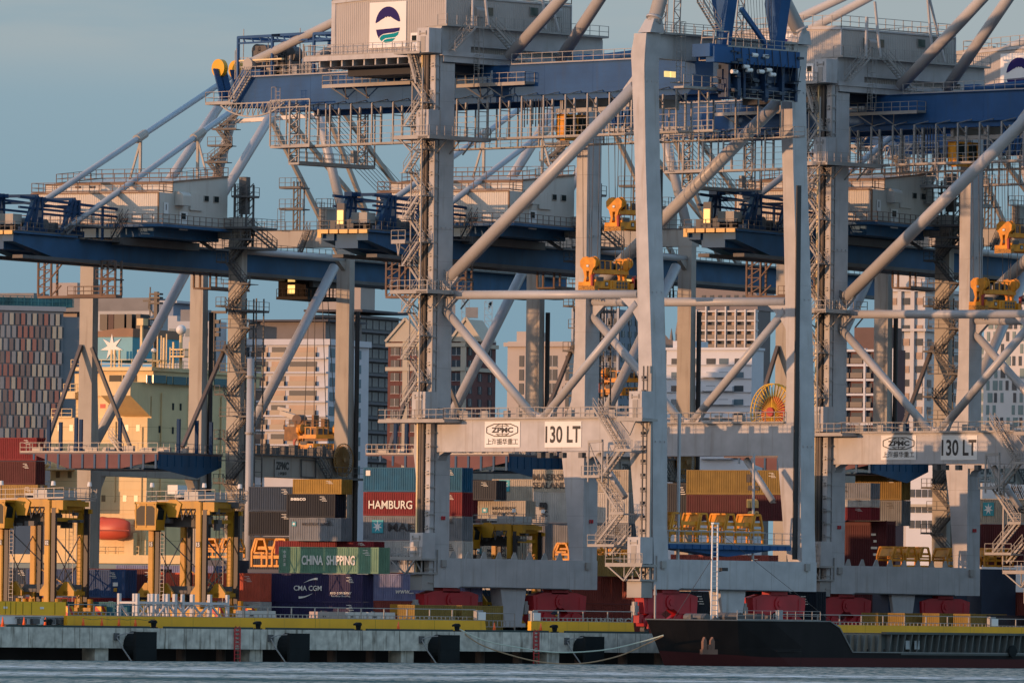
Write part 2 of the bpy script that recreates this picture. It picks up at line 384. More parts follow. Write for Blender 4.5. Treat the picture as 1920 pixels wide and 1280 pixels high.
# sills, centre supports, bogies
zs0, zs1 = 4.62, 7.76
for ys in (0.0, YL):
    sl_ = MB().box(-0.06, X1 + WX + 0.06, ys - 0.05, ys + 2.05, zs0, zs1).build('sill_beam', GREY, CR)
    mb = MB()
    for i in range(8): mb.cut().prism([(2.9 + i * 2.35, ys + 0.5, zs1), (3.9 + i * 2.35, ys + 0.5, zs1), (3.6 + i * 2.35, ys + 0.5, zs1 + 0.75), (3.35 + i * 2.35, ys + 0.5, zs1 + 0.75)], (0, 0.12, 0))
    if ys == 0: mb = MB()
    mb.cut().box(0.9, 1.6, ys - 0.3, ys - 0.06, zs1 - 0.95, zs1 - 0.2).cut().box(X1 + 0.3, X1 + 1.0, ys - 0.3, ys - 0.06, zs1 - 0.95, zs1 - 0.2)
    mb.build('lifting_lug', GALV, sl_)
    MB().path([(3.4, ys - 0.2, zs0 - 0.1), (4.0, ys - 0.2, zs0 + 0.1), (13, ys - 0.2, zs0 + 0.05), (20.6, ys - 0.2, zs0 + 0.02), (21, ys - 0.2, zs0 - 0.2)], 0.07).build('hose_line', DARKG, sl_)
    c = 12.4; mb = MB()
    for i in range(9): mb.cut().box(1.6 + i * 2.75, 1.63 + i * 2.75, ys - 0.056, ys - 0.049, zs0 + 0.01, zs1 - 0.01)
    mb.build('weld_seam', MATS['seam_grey'], sl_)
    MB().loft([[(c - 2.0, ys + 0.2, zs0), (c + 2.0, ys + 0.2, zs0), (c + 2.0, ys + 1.8, zs0), (c - 2.0, ys + 1.8, zs0)], [(c - 1.3, ys + 0.2, 0.9), (c + 1.3, ys + 0.2, 0.9), (c + 1.3, ys + 1.8, 0.9), (c - 1.3, ys + 1.8, 0.9)]]).box(c - 1.7, c + 1.7, ys, ys + 2, 0.5, 0.9).build('stowage_post', GREY, CR)
    for cx in (3.0, 19.8):
        bo = MB(); y0, y1 = ys + 0.35, ys + 1.65
        bo.box(cx - 1.3, cx + 1.3, y0, y1, 4.1, zs0)
        bo.prism([(cx - 4.0, y0, 2.1), (cx - 4.15, y0, 3.9), (cx - 2.6, y0, 4.25), (cx + 2.6, y0, 4.25), (cx + 4.15, y0, 3.9), (cx + 4.0, y0, 2.1), (cx + 1.3, y0, 2.1), (cx, y0, 2.9), (cx - 1.3, y0, 2.1)], (0, y1 - y0, 0))
        bo = bo.build('bogie', RED, CR)
        mb = MB().tube((cx, y0 - 0.12, 3.3), (cx, y0, 3.3), 0.75, 20).tube((cx, y0 - 0.2, 3.3), (cx, y0, 3.3), 0.35, 16)
        mb.box(cx - 3.6, cx - 3.52, y0 - 0.05, y0, 2.3, 3.8).box(cx + 3.0, cx + 3.08, y0 - 0.05, y0, 2.3, 3.8).box(cx - 3.4, cx - 1.2, y0 - 0.05, y0, 2.25, 2.33)
        for s in (-1, 1):
            k = cx + s * 2.25
            mb.prism([(k - 1.7, y0 + 0.1, 0.75), (k - 1.85, y0 + 0.1, 1.5), (k - 0.5, y0 + 0.1, 2.25), (k + 0.5, y0 + 0.1, 2.25), (k + 1.85, y0 + 0.1, 1.5), (k + 1.7, y0 + 0.1, 0.75)], (0, 1.1, 0))
            mb.tube((k, y0 - 0.1, 1.7), (k, y0 + 0.1, 1.7), 0.4, 14)
            for w in (-1, 1): mb.box(k + w * 1.0 - 0.3, k + w * 1.0 + 0.3, y0 - 0.15, y0 + 0.1, 0.5, 1.3)
        mb.box(cx - 4.6, cx - 3.95, y0 + 0.2, y0 + 1.0, 1.1, 2.0)
        mb.build('equalizer', RED, bo)
        for i in range(4):
            k = cx - 3.3 + i * 2.2
            MB().tube((k, ys + 0.7, 0.42), (k, ys + 1.3, 0.42), 0.36, 14).build('wheel', DARKG, bo)
        MB().tube((cx - 4.8, ys + 1, 1.9), (cx - 4.8, ys + 1, 3.3), 0.33, 12).box(cx - 5.1, cx - 4.5, ys + 0.7, ys + 1.3, 2.2, 2.9).build('drive_motor', GALV, bo)
# cross beams at the top
zl1, zl0 = azf(866, 52, YL), azf(866, 118, YL)
MB().box(0.1, X1 + WX - 0.1, YL - 0.03, YL + 2.0, zl0 + 1.8, zl1).box(0.1, 4.6, YL - 0.03, YL + 2.0, zl0, zl0 + 1.8).box(X1 - 2, X1 + WX - 0.1, YL - 0.03, YL + 2.0, zl0, zl0 + 1.8).build('cross_beam', GREY, CR)
yt = ay(1209, 100)
zw1, zw0 = azf(1242, 65, yt), azf(1242, 110, yt)
MB().box(0.1, X1 + WX - 0.1, yt + 0.06, yt + 1.7, zw0, zw1).build('cross_beam', GREY, CR)
wk = MB().box(0.0, X1 + WX, YL - 0.9, YL + 2.4, zl1 + 0.002, zl1 + 0.08).box(2.4, X1, yt - 0.7, yt + 2.1, zw1 + 0.002, zw1 + 0.08).build('walkway', GALV, CR)
mb = MB().rail([(0.1, YL + 0.6, zl1 + 0.08), (0.1, YL - 0.85, zl1 + 0.08), (X1 + WX, YL - 0.85, zl1 + 0.08)], 1.2, 1.5).rail([(2.4, yt - 0.65, zw1 + 0.08), (X1, yt - 0.65, zw1 + 0.08)], 1.2, 1.5).rail([(2.4, yt + 2.0, zw1 + 0.08), (X1, yt + 2.0, zw1 + 0.08)], 1.2, 1.8)
mb.ladder((5.1, YL - 0.35, az(870, 155, 6)), (5.1, YL - 0.35, zl1 + 1.3), (1, 0, 0), 0.6, (0, -1, 0))
mb.ladder((4.6, yt - 0.5, zw0 - 2.4), (4.6, yt - 0.5, zw1 + 1.4), (1, 0, 0), 0.6, (0, -1, 0)).box(3.9, 5.6, yt - 1.4, yt, zw0 - 2.5, zw0 - 2.4)
mb.build('railing', GALV, wk)
# ---------------- machinery house
hx0, hx1 = 1.5, 20.9
hy0, hy1 = ay(836, 60, hx0), ay(622.5, 60, hx0)
hz0 = az(700, 103, hx0); ze1 = az(627, 7, hx0); zr = az(748, -6, hx0); ze0 = azf(1080, 14, hy0); hym = (hy0 + hy1) / 2
HS = MB()
HS.corr((hx0, hy1, 0), (hx0, hy0, 0), hz0, min(ze0, ze1), (-1, 0, 0), 0.30, 0.05)
HS.corr((hx0, hy0, 0), (hx1, hy0, 0), hz0, ze0, (0, -1, 0), 0.30, 0.05)
zz = min(ze0, ze1)
HS.prism([(hx0 + 0.02, hy1, zz), (hx0 + 0.02, hy1, ze1), (hx0 + 0.02, hym, zr), (hx0 + 0.02, hy0, ze0), (hx0 + 0.02, hy0, zz)][::-1], (hx1 - hx0 - 0.04, 0, 0))
HS.box(hx0 + 0.1, hx1 - 0.1, hy0 + 0.1, hy1 - 0.1, hz0, zz)
HS = HS.build('machinery_house', CLAD, CR)
mb = MB()
for x in (hx0, hx1): mb.box(x - 0.06, x + 0.06, hy0 - 0.06, hy0 + 0.1, hz0, ze0)
mb.box(hx0 - 0.06, hx0 + 0.3, hy1 - 0.55, hy1 + 0.05, hz0, ze1)
mb.beam((hx0, hy1, ze1 + 0.12), (hx0, hym, zr + 0.12), 0.25, 0.3).beam((hx0, hym, zr + 0.12), (hx0, hy0, ze0 + 0.12), 0.25, 0.3).box(hx0, hx1, hy0 - 0.1, hy0 + 0.15, ze0, ze0 + 0.2)
mb.build('corner_trim', GREY, HS)
mb = MB().rail([(hx0, hy1, ze1 + 0.25), (hx0, hym, zr + 0.25), (hx0, hy0, ze0 + 0.25), (hx1, hy0, ze0 + 0.25), (hx1, hy1, ze1 + 0.25), (hx0, hy1, ze1 + 0.25)], 1.3, 1.5, 0.07)
mb.build('roof_railing', GALV, HS)
# harbour company's board: dome, mountain, bands
bp0, bp1 = ay(694, 50, hx0), ay(762.5, 50, hx0); bz0, bz1 = az(728, 90, hx0), az(728, 4, hx0)
board = MB().box(hx0 - 0.09, hx0 - 0.05, bp1, bp0, bz0, bz1).build('logo_board', WHITE, HS)
PURP = mat('logo_purple', (0.025, 0.018, 0.11), 0.6, 0.02, spec=0.1); TEAL = mat('logo_teal', (0.0, 0.24, 0.27), 0.6, 0.02, spec=0.1)
lc_y, lc_z, lr = ay(728.5, 50, hx0), az(728.5, 46.5, hx0), 1.88
def lp(u, v): return (hx0 - 0.12, lc_y - u * lr, lc_z + v * lr * 1.03)
m1 = MB()
arc = [(cos(t), sin(t)) for t in [radians(8 + i * 164 / 28) for i in range(29)]]
mt = [(-0.97, 0.10), (-0.75, 0.18), (-0.5, 0.30), (-0.3, 0.37), (-0.2, 0.44), (-0.12, 0.40), (-0.02, 0.46), (0.1, 0.41), (0.2, 0.44), (0.35, 0.36), (0.6, 0.24), (0.85, 0.14)]
m1.prism([lp(u, v) for u, v in arc + mt], (0.03, 0, 0))
m1.prism([lp(u, v) for u, v in [(-0.95, -0.26), (0.97, -0.20), (0.93, -0.38), (0.5, -0.46), (0.0, -0.48), (-0.4, -0.52), (-0.62, -0.62), (-0.72, -0.74), (-0.85, -0.55)]], (0.03, 0, 0))
m1.build('emblem', PURP, board)
m1 = MB().prism([lp(u, v) for u, v in [(-0.66, -0.78), (-0.55, -0.64), (-0.35, -0.56), (0.1, -0.53), (0.5, -0.5), (0.9, -0.42), (0.82, -0.6), (0.6, -0.72), (0.2, -0.74), (-0.2, -0.76), (-0.42, -0.86), (-0.5, -0.92)]], (0.03, 0, 0))
m1.prism([lp(u, v) for u, v in [(-0.38, -0.96), (-0.25, -0.84), (0.0, -0.8), (0.3, -0.78), (0.62, -0.78), (0.4, -0.93), (0.15, -1.0), (-0.15, -1.02)]], (0.03, 0, 0))
m1.build('emblem', TEAL, board)
# doors, windows, vents on the house
zd = hz0 + 0.3
d = MB().box(hx0 - 0.1, hx0 + 0.02, ay(785, 80, hx0), ay(771, 80, hx0), hz0 + 0.1, az(776, 62, hx0)).build('door', WHITE, HS)
MB().box(hx0 - 0.13, hx0 - 0.09, ay(782, 80, hx0), ay(773.5, 80, hx0), az(776, 78, hx0), az(776, 67, hx0)).build('window_pane', GLASS, d)
for px in (916, 1000):
    w = MB().box(ax_(px - 8, 23, hy0), ax_(px + 8, 23, hy0), hy0 - 0.12, hy0, azf(px, 31, hy0), azf(px, 14, hy0)).build('window', GALV, HS)
    MB().box(ax_(px - 7, 23, hy0), ax_(px + 7, 23, hy0), hy0 - 0.15, hy0 - 0.1, azf(px, 30, hy0), azf(px, 15, hy0)).build('pane', mat('green_glass', (0.05, 0.08, 0.07), 0.15, 0.1), w)
for px in (890, 1034):
    x = ax_(px, 30, hy0); z = azf(px, 30, hy0)
    mb = MB().box(x - 0.65, x + 0.65, hy0 - 1.0, hy0, z - 0.2, z + 0.5)
    k = [(x - 0.65, hy0 - 1.0 * cos(t), z + 0.5 + 0.55 * sin(t)) for t in [i * pi / 12 for i in range(7)]]
    mb.prism(k + [(x - 0.65, hy0, z + 0.5)], (1.3, 0, 0)).build('vent_hood', GALV, HS)
# house floor
fl = MB().box(-0.2, hx1 + 1.4, hy0 - 1.2, hy1 + 2.6, hz0 - 0.55, hz0 - 0.05)
for i in range(12): fl.box(0.2, hx1, hy0 - 1 + i * 1.7, hy0 - 0.8 + i * 1.7, hz0 - 1.2, hz0 - 0.55)
fl = fl.build('house_floor', GREY, CR)
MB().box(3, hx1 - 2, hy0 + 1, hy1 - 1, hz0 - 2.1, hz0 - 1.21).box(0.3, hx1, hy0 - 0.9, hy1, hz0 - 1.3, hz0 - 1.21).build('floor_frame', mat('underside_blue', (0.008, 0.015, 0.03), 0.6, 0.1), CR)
MB().rail([(-0.15, hy0 - 1, hz0 - 0.05), (-0.15, hy1 + 2.5, hz0 - 0.05), (7, hy1 + 2.5, hz0 - 0.05)], 1.2, 1.5).build('railing', GALV, fl)
# ---------------- girders
GX = ((8.0, 9.6), (16.2, 17.8))
zgt, zgb = az(985, 122, 8.0), az(960, 180, 8.0)
yr0, yr1 = ay(432, 195, 8), ay(470, 135, 8)
for x0, x1 in GX:
    g = MB().prism([(x0, -1.6, zgb), (x0, yr0, zgb), (x0, yr1 + 1.0, zgt), (x0, -1.6, zgt)], (x1 - x0, 0, 0)).build('girder', BLUE, CR)
    mb = MB().box(x0 + 0.35, x1 - 0.35, -1.5, ay(486, 190, 8), zgb - 0.62, zgb)
    for i in range(5): mb.box(x0 - 0.012, x0 + 0.01, -1.4, yr1, zgb + 0.55 * (i + 0.9), zgb + 0.55 * (i + 0.9) + 0.025)
    for i in range(9): mb.box(x0 - 0.014, x0 + 0.01, 3 + i * 7.1, 3.05 + i * 7.1, zgb + 0.01, zgt - 0.01)
    mb.build('trolley_rail', BLUE, g)
    wk = MB().box(x0 - 0.25, x1 + 0.25, 2.3, YL - 1.0, zgt + 0.002, zgt + 0.06).box(x0 - 0.25, x1 + 0.25, hy1 - 2, yr1 + 0.5, zgt + 0.002, zgt + 0.06).build('walkway', BLUE, g)
    mb = MB().rail([(x0 - 0.2, 6.4, zgt + 0.06), (x0 - 0.2, YL - 3.0, zgt + 0.06)], 1.15, 1.55).rail([(x0 - 0.2, hy1 - 2, zgt + 0.06), (x0 - 0.2, yr1 + 0.5, zgt + 0.06)], 1.15, 1.4)
    mb.rail([(x1 + 0.2, hy1 - 2, zgt + 0.06), (x1 + 0.2, yr1, zgt + 0.06)], 1.15, 1.4).build('railing', GALV, wk)
MB().box(9.6, 16.2, yr0 - 2.0, yr0 - 0.5, zgb + 0.3, zgt - 0.4).cut().box(9.6, 16.2, YL, YL + 1.2, zgb + 0.3, zgt - 0.3).cut().box(9.6, 16.2, -1.4, 0.4, zgb + 0.2, zgt - 0.2).build('girder_tie', BLUE, CR)
# side platforms on the girder flank, with V brackets
for pa, pb in ((605, 770), (857, 985)):
    ya, yb = ay(pb, 160, 6.5), ay(pa, 160, 6.5); zf = az((pa + pb) / 2, 160, 6.5)
    p = MB().box(6.4, 7.98, ya, yb, zf, zf + 0.12).box(6.38, 6.5, ya, yb, zf - 0.12, zf + 0.22).build('side_platform', GALV, CR)
    mb = MB().rail([(7.9, ya, zf + 0.12), (6.45, ya, zf + 0.12), (6.45, yb, zf + 0.12), (7.9, yb, zf + 0.12)], 1.15, 1.25)
    for k in range(2):
        yy = yb - 2.3 - k * 3.2
        for q in (-0.9, 0.9): mb.beam((6.5, yy + q * 1.3, zf), (7.98, yy - q * 0.2, zf - 1.3), 0.12)
    mb.build('railing', GALV, p)
# festoon walkway hanging below the girder
zf = az(780, 267, 6.0); yf0, yf1 = -2.4, ay(583, 270, 6.0)
fw = MB().box(5.7, 6.9, yf0, yf1, zf - 0.1, zf)
n = int((yf1 - yf0) / 3.22)
for i in range(n + 1):
    y = yf1 - i * 3.22
    fw.box(5.62, 5.78, y - 0.08, y + 0.08, zf - 0.15, zgb - 0.3).box(7.0, 7.2, y - 0.1, y + 0.1, zf, zgb - 0.6).beam((5.7, y, zgb - 0.3), (8.0, y, zgb + 0.2), 0.1).beam((5.7, y, zgb - 1.7), (7.1, y, zgb - 1.7), 0.1).beam((5.7, y, zgb - 0.4), (7.1, y, zgb - 1.5), 0.1)
fw = fw.build('festoon_walkway', GALV, CR)
mb = MB().rail([(5.65, yf0, zf), (5.65, yf1, zf), (6.9, yf1, zf)], 1.1, 1.6, 0.05)
for zz_ in (1.9, 2.5): mb.beam((5.7, yf0, zf + zz_), (5.7, yf1, zf + zz_), 0.05)
mb.build('railing', GALV, fw)
f2 = MB().box(19.0, 20.0, yf0, yf1 - 4, zf - 0.1, zf)
for i in range(n - 1):
    y = yf1 - 5 - i * 3.22; f2.box(19.9, 20.05, y - 0.08, y + 0.08, zf - 0.1, zgb - 0.3)
f2 = f2.rail([(20.0, yf0, zf), (20.0, yf1 - 4, zf)], 1.1, 1.6, 0.05).build('festoon_walkway', GALV, CR)
# festoon cable loops bunch
mb = MB()
for i in range(10):
    y = 27 - i * 0.42
    mb.cut().box(7.3, 7.42, y, y + 0.06, zgb - 3.2 - 0.3 * (i % 2), zgb - 0.5)
mb.build('festoon_cable', DARKG, CR)
# rear service cage and the cross platform below the girder
yc = ay(541, 306, 6.0); zc = az(541, 305, 6.0)
cg = MB().box(6.0, 17.8, yc - 1.6, yc, zc - 0.25, zc)
for xx in (6.1, 16.7):
    for dx in (0, 1.1): cg.beam((xx + dx, yc, zc), (xx + dx, yc, zgb - 0.2), 0.17); cg.beam((xx + dx, yc - 1.5, zc), (xx + dx, yc - 1.5, zgb - 0.2), 0.13)
    nn = 8
    for i in range(nn):
        za, zb = zc + (zgb - zc) * i / nn, zc + (zgb - zc) * (i + 1) / nn
        a, b = (xx, xx + 1.1) if i % 2 else (xx + 1.1, xx)
        cg.beam((a, yc, za), (b, yc, zb), 0.1).beam((xx, yc, zb), (xx + 1.1, yc, zb), 0.11).beam((xx, yc, za), (xx, yc - 1.5, zb), 0.09)
    cg.beam((xx, yc + 0.1, zgb - 0.3), (xx, yc + 0.1, az(545, 186, 6)), 0.2).beam((xx + 1.1, yc + 0.1, zgb - 0.3), (xx + 1.1, yc + 0.1, az(545, 186, 6)), 0.2)
cg = cg.build('service_cage', GALV, CR)
mb = MB().rail([(6.0, yc, zc), (17.8, yc, zc)], 1.15, 1.3).rail([(6.0, yc - 1.6, zc), (17.8, yc - 1.6, zc), (17.8, yc, zc)], 1.15, 1.3)
mb.cb((15.3, yc - 0.8, zc + 1.0), 0.6, 0.5, 1.4)
mb.build('railing', GALV, cg)
yd = ay(506, 275, 5.0); zd2 = az(520, 274, 5.0); ye = ay(580, 275, 5.0)
cg = MB().box(5.0, 7.6, ye, yd, zd2 - 0.22, zd2)
for y in (ye, (ye + yd) / 2, yd):
    cg.beam((5.0, y, zd2), (5.0, y, az(510, 189, 5)), 0.13).beam((7.5, y, zd2), (7.5, y, zgb), 0.13)
cg.beam((5, ye, az(510, 189, 5)), (5, yd, az(510, 189, 5)), 0.15).beam((5, ye, zd2 + 4.2), (5, yd, zd2 + 4.2), 0.12)
cg.ladder((5.0, yd - 1.2, zd2), (5.0, yd - 1.2, az(510, 165, 5)), (0, 1, 0), 0.6, (-1, 0, 0))
cg = cg.rail([(5.05, ye, zd2), (5.05, yd, zd2), (7.5, yd, zd2)], 1.15, 1.2).build('service_cage', GALV, CR)
# rear end: platform, curved catwalk truss, sheave arms, stair, gantry frames
yq0, yq1 = ay(432, 196, 6.5), ay(386, 192, 6.5); zq = az(405, 193, 6.5)
pl = MB().box(6.4, 19.3, yq0 - 0.5, yq1, zq - 0.2, zq).build('rear_platform', GALV, CR)
mb = MB().rail([(6.45, yq0, zq), (6.45, yq1, zq), (19.2, yq1, zq)], 1.2, 1.3)
pr = None
for i in range(13):
    t = i / 12; y = yq0 + 1.5 - t * 10.0; zz_ = zq - 0.3 - 1.4 * sin(pi * t) ** 0.8
    if pr: mb.beam(pr, (6.5, y, zz_), 0.16).beam((6.5, y, zz_), (6.5, y, zq - 0.1), 0.09).beam(pr, (6.5, y, zq - 0.1), 0.08)
    pr = (6.5, y, zz_)
mb.beam((6.5, yq0 + 1.5, zq - 0.2), (6.5, yq0 - 8.6, zq - 0.2), 0.13)
mb.build('catwalk_truss', GALV, pl)
st = MB(); st.stair((7.2, ay(434, 192, 7.2), zq), (7.2, ay(464, 140, 7.2), zgt + 0.1), 0.9, (1, 0, 0)); st.build('stair', GALV, CR)
for i, x in enumerate((9.0, 11.6, 14.3, 17.0)):
    p = A(428 - 3, 186, 0, 9.0)[1:]; q = A(412, 130, 0, 9.0)[1:]
    sa = MB().beam((x - 0.45, p[0], p[1]), (x - 0.45, q[0], q[1]), 0.16, 1.1, (1, 0, 0)).beam((x + 0.45, p[0], p[1]), (x + 0.45, q[0], q[1]), 0.16, 1.1, (1, 0, 0)).build('sheave_arm', BLUE, CR)
    MB().tube((x - 0.3, q[0], q[1] + 0.1), (x + 0.3, q[0], q[1] + 0.1), 1.0, 24).build('sheave', mat('sheave_yellow', (0.75, 0.38, 0.01), 0.45, 0.1), sa)
mb = MB().box(8.0, 17.8, yr1 - 1.5, yr1 + 1.6, zgt + 0.1, zgt + 0.9).box(8.2, 9.4, yr1 + 1, yr1 + 2.6, zgt - 2.0, zgt)
mb.build('hoist_frame', BLUE, CR)
MB().tube((8.0, ay(464, 122, 8), az(464, 122, 8)), (10.0, ay(464, 122, 8), az(464, 122, 8)), 0.75, 18).build('stay_pin', GALV, CR)
for pa, pb, tp in ((447, 509, 69), (511, 560, 65), (589, 640, 62)):
    mb = MB(); ya, yb = ay(pa, tp, 8.5), ay(pb, tp, 8.5); zt = az(pa, tp, 8.5)
    for x in (8.5, 17.3): mb.beam((x, ya, zgt), (x, ya, zt), 0.26)
    mb.beam((8.5, ya, zt - 0.1), (17.3, ya, zt - 0.1), 0.32).beam((8.5, ya, zt - 0.1), (8.5, yb - 1.5, zt - 0.1), 0.3).beam((8.5, ya, zt - 0.75), (8.5, yb - 1.5, zt - 0.75), 0.2)
    mb.beam((17.3, ya, zt - 0.1), (17.3, yb - 1.5, zt - 0.1), 0.3)
    for k in range(4):
        f = ya + (yb - ya) * (k + 0.5) / 4; mb.beam((8.5, f, zt - 0.1), (8.5, f - 0.5, zt - 0.75), 0.12)
    mb.build('hoist_gantry', BLUE, CR)
mb = MB()
for px, py, r in ((488, 96, 0.75), (499, 97, 0.75), (536, 104, 0.8), (550, 103, 0.9), (530, 98, 0.7)):
    p = A(px, py, 0, 11.0); mb.cut().tube((10.4, p[1], p[2]), (11.6, p[1], p[2]), r, 16).box(10.2, 11.8, p[1] - 0.5, p[1] + 0.5, zgt, p[2])
mb.build('rope_sheave_block', DARKG, CR)
mb = MB().box(8.2, 8.6, ay(528, 112, 8.2), ay(448, 112, 8.2), az(480, 114, 8), az(480, 111, 8))
mb.build('lit_rail', mat('gold_lit_zinc', (0.75, 0.6, 0.35), 0.3, 0.05, metal=0.5), CR)  # gold of the low sun is put into the zinc colour
mb = MB().rail([(8.6, ay(520, 115, 8.6), zgt + 1.2), (8.6, ay(450, 115, 8.6), zgt + 1.2)], 1.1, 1.2)
for px in (440, 457, 487, 497, 540, 565, 570, 578, 572): mb.beam((9.3, ay(px, 120, 9), zgt), (9.3, ay(px, 120, 9), zgt + 1.7 + (px * 7 % 23) / 12), 0.12)
for px, py in ((441, 95), (503, 80), (563, 53), (457, 55), (579, 85)): mb.beam((9.3, ay(px, py, 9.3), zgt), (9.3, ay(px, py, 9.3), az(px, py, 9.3)), 0.07)
for i in range(10): mb.cb((9.5 + (i % 3), ay(455 + i * 16, 125, 9), zgt + 0.7), 0.8, 0.7, 1.0 + 0.3 * (i % 2))
mb.build('hoist_machinery', GALV, CR)
# mast, stays, rods
def apex(x): return A(1320, -300, 0, x)
for x0, xa in ((1.1, 8.8), (X1 + 1.1, 16.9)):
    b = A(1226, 36, 0, 1.1); b = (x0, b[1], b[2]); base = A(1221, 62, 0, 1.1)
    k = MB().loft([[(x0 - 1.1, base[1] - 0.9, base[2]), (x0 + 1.1, base[1] - 0.9, base[2]), (x0 + 1.1, base[1] + 0.9, base[2]), (x0 - 1.1, base[1] + 0.9, base[2])],
                   [(x0 - 0.62, b[1] - 0.62, b[2]), (x0 + 0.62, b[1] - 0.62, b[2]), (x0 + 0.62, b[1] + 0.62, b[2]), (x0 - 0.62, b[1] + 0.62, b[2])]]).build('mast_shoe', GREY, CR)
    MB().tube((b[0], b[1], b[2] - 0.4), apex(xa), 0.76, 20).tube(b, add(b, mul(norm(sub(apex(xa), b)), 0.25)), 0.86, 20).build('mast_tube', PIPE, CR, True)
for x in (8.8, 16.6):
    p = A(955, 100, 0, 8.8); MB().tube((x, p[1], p[2] - 0.4), apex(x), 0.64, 20).build('backstay', PIPE, CR, True)
    p = A(462, 122, 0, 8.8); MB().tube((x, p[1], p[2]), apex(x), 0.50, 18).build('rear_stay', PIPE, CR, True)
for x, a, b in ((3.9, (870, 47), (887, -30)), (6.3, (900, 46), (904, -60)), (15.2, (1016, 55), (1012, -70)), (17.2, (1043, 58), (1015, -70))):
    yy = hy0 - 1.6; p = (x, yy, azf(*a, yy)); q = A(b[0], b[1], 1, yy); MB().tube(p, (q[0], yy, q[2]), 0.16, 8).build('stay_rod', PIPE, CR)
# sloped blue tube on the girder near the water leg
MB().tube((9.0, ay(1097, 117, 9), az(1097, 113, 9)), (9.0, ay(1205, 100, 9), az(1205, 100, 9)), 0.45, 16).box(8.6, 9.4, ay(1104, 120, 9), ay(1080, 120, 9), zgt, zgt + 0.9).build('boom_latch_tube', BLUE, CR, True)
# platform stairs round the upper land leg
st = MB(); zh = hz0 - 0.05
st.box(-2.6, 0.6, ay(806, 101, -1), ay(758, 101, -1), az(780, 101, -1) - 0.1, az(780, 101, -1)).rail([(-2.55, ay(806, 101, -1), az(780, 101, -1)), (-2.55, ay(758, 101, -1), az(780, 101, -1))], 1.15, 1.2)
st.cut().stair((0.3, YL - 1.4, az(812, 97, 0)), (3.6, YL - 1.4, zl1 + 0.1), 0.9, (0, 1, 0))
st.cut().stair((6.6, YL - 1.4, zl1 + 0.1), (11.4, YL - 1.4, zgt + 0.5), 0.9, (0, 1, 0))
st.cut().stair((-1.6, ay(785, 160, -1.6), az(785, 158, -1)), (-1.6, ay(770, 110, -1.6), az(780, 101, -1)), 0.9, (1, 0, 0))
st.build('stair', GALV, CR)
# ---------------- elevator mast, zigzag stair tower
def ym(px): return ay(px, 700, -0.5)
zt0, zt1 = 5.0, az(790, 105, -0.5)
MAST = MB().box(-0.75, -0.15, ym(812), ym(803), zt0, zt1).build('elevator_mast', GREY, CR); MB().box(-0.95, -0.1, ym(800), ym(792.5), zt0, zt1).build('cable_duct', mat('duct_brown', (0.10, 0.08, 0.065), 0.5, 0.3), MAST)
MB().box(-1.05, -0.72, ym(792), ym(789.3), zt0, zt1).build('guide_rail', mat('gold_lit_zinc', (0,) * 3), MAST)
MB().box(-0.98, -0.7, ym(802.5), ym(800.5), zt0, zt1).box(-1.0, -0.9, ym(797), ym(796), zt0, zt1).build('power_cable', BLACK, MAST)
mb = MB(); z = zt0
while z < zt1:
    mb.box(-0.92, -0.7, ym(809), ym(804.5), z, z + 0.13).box(-0.92, -0.7, ym(809), ym(804.5), z + 0.32, z + 0.40).box(-0.9, -0.1, ym(813.5), ym(811), z + 0.05, z + 0.2)
    z += 1.45
mb.build('rack_cleat', GALV, MAST)
mb = MB(); za = az(780, 760, -1.5); zb = az(780, 150, -1.5); nfl = 14; hgt = (zb - za) / nfl
ya, yb = ay(793, 500, -1.8), ay(765, 500, -1.8)
for i in range(nfl):
    a, b = (ya, yb) if i % 2 else (yb, ya)
    x = -1.3 if i % 2 else -2.3
    mb.stair((x, a, za + i * hgt), (x, b, za + (i + 1) * hgt), 0.8, (1, 0, 0), t=0.05)
    mb.box(-2.75, -0.9, b - 0.5, b + 0.5, za + (i + 1) * hgt - 0.06, za + (i + 1) * hgt)
for y in (ya - 0.6, yb + 0.6):
    for x in ((-2.8, -0.85) if y < yb else (-0.85,)): mb.beam((x, y, za - 1), (x, y, zb + 1.2), 0.12)
mb.build('stair_tower', GALV, CR)
mb = MB()
for z0_, p0, p1, xr in ((az(760, 257, -2.8), 742, 806, 6.0), (az(760, 452, -2.8), 740, 766, 0), (az(760, 546, -2.8), 739, 808, 3.6)):
    y0_, y1_ = ay(p1, 500, -2.8), ay(p0, 500, -2.8)
    mb.cut().box(-3.4, -0.6, max(y0_, YL - 1.8), y1_, z0_ - 0.28, z0_).rail([(-3.35, y0_, z0_), (-3.35, y1_, z0_)], 1.15, 1.2).beam((-3.3, y1_ - 0.4, z0_ - 0.2), (-1.0, y1_ - 2.0, z0_ - 1.8), 0.14).beam((-3.3, y0_ + 0.8, z0_ - 0.2), (-3.3, (y0_ + y1_) / 2, z0_ - 1.6), 0.12).beam((-3.3, y1_ - 0.8, z0_ - 0.2), (-3.3, (y0_ + y1_) / 2, z0_ - 1.6), 0.12)
    if xr:
        mb.box(-3.4, xr, YL - 1.8, YL - 0.1, z0_ - 0.28, z0_).rail([(-3.35, YL - 1.75, z0_), (xr, YL - 1.75, z0_), (xr, YL - 0.2, z0_)], 1.15, 1.2)
        for x in (-0.5, 1.5, 3.5):
            if x < xr: mb.beam((x, YL - 1.7, z0_ - 0.2), (x, YL - 0.05, z0_ - 1.7), 0.13)
mb.build('leg_platform', GALV, CR)
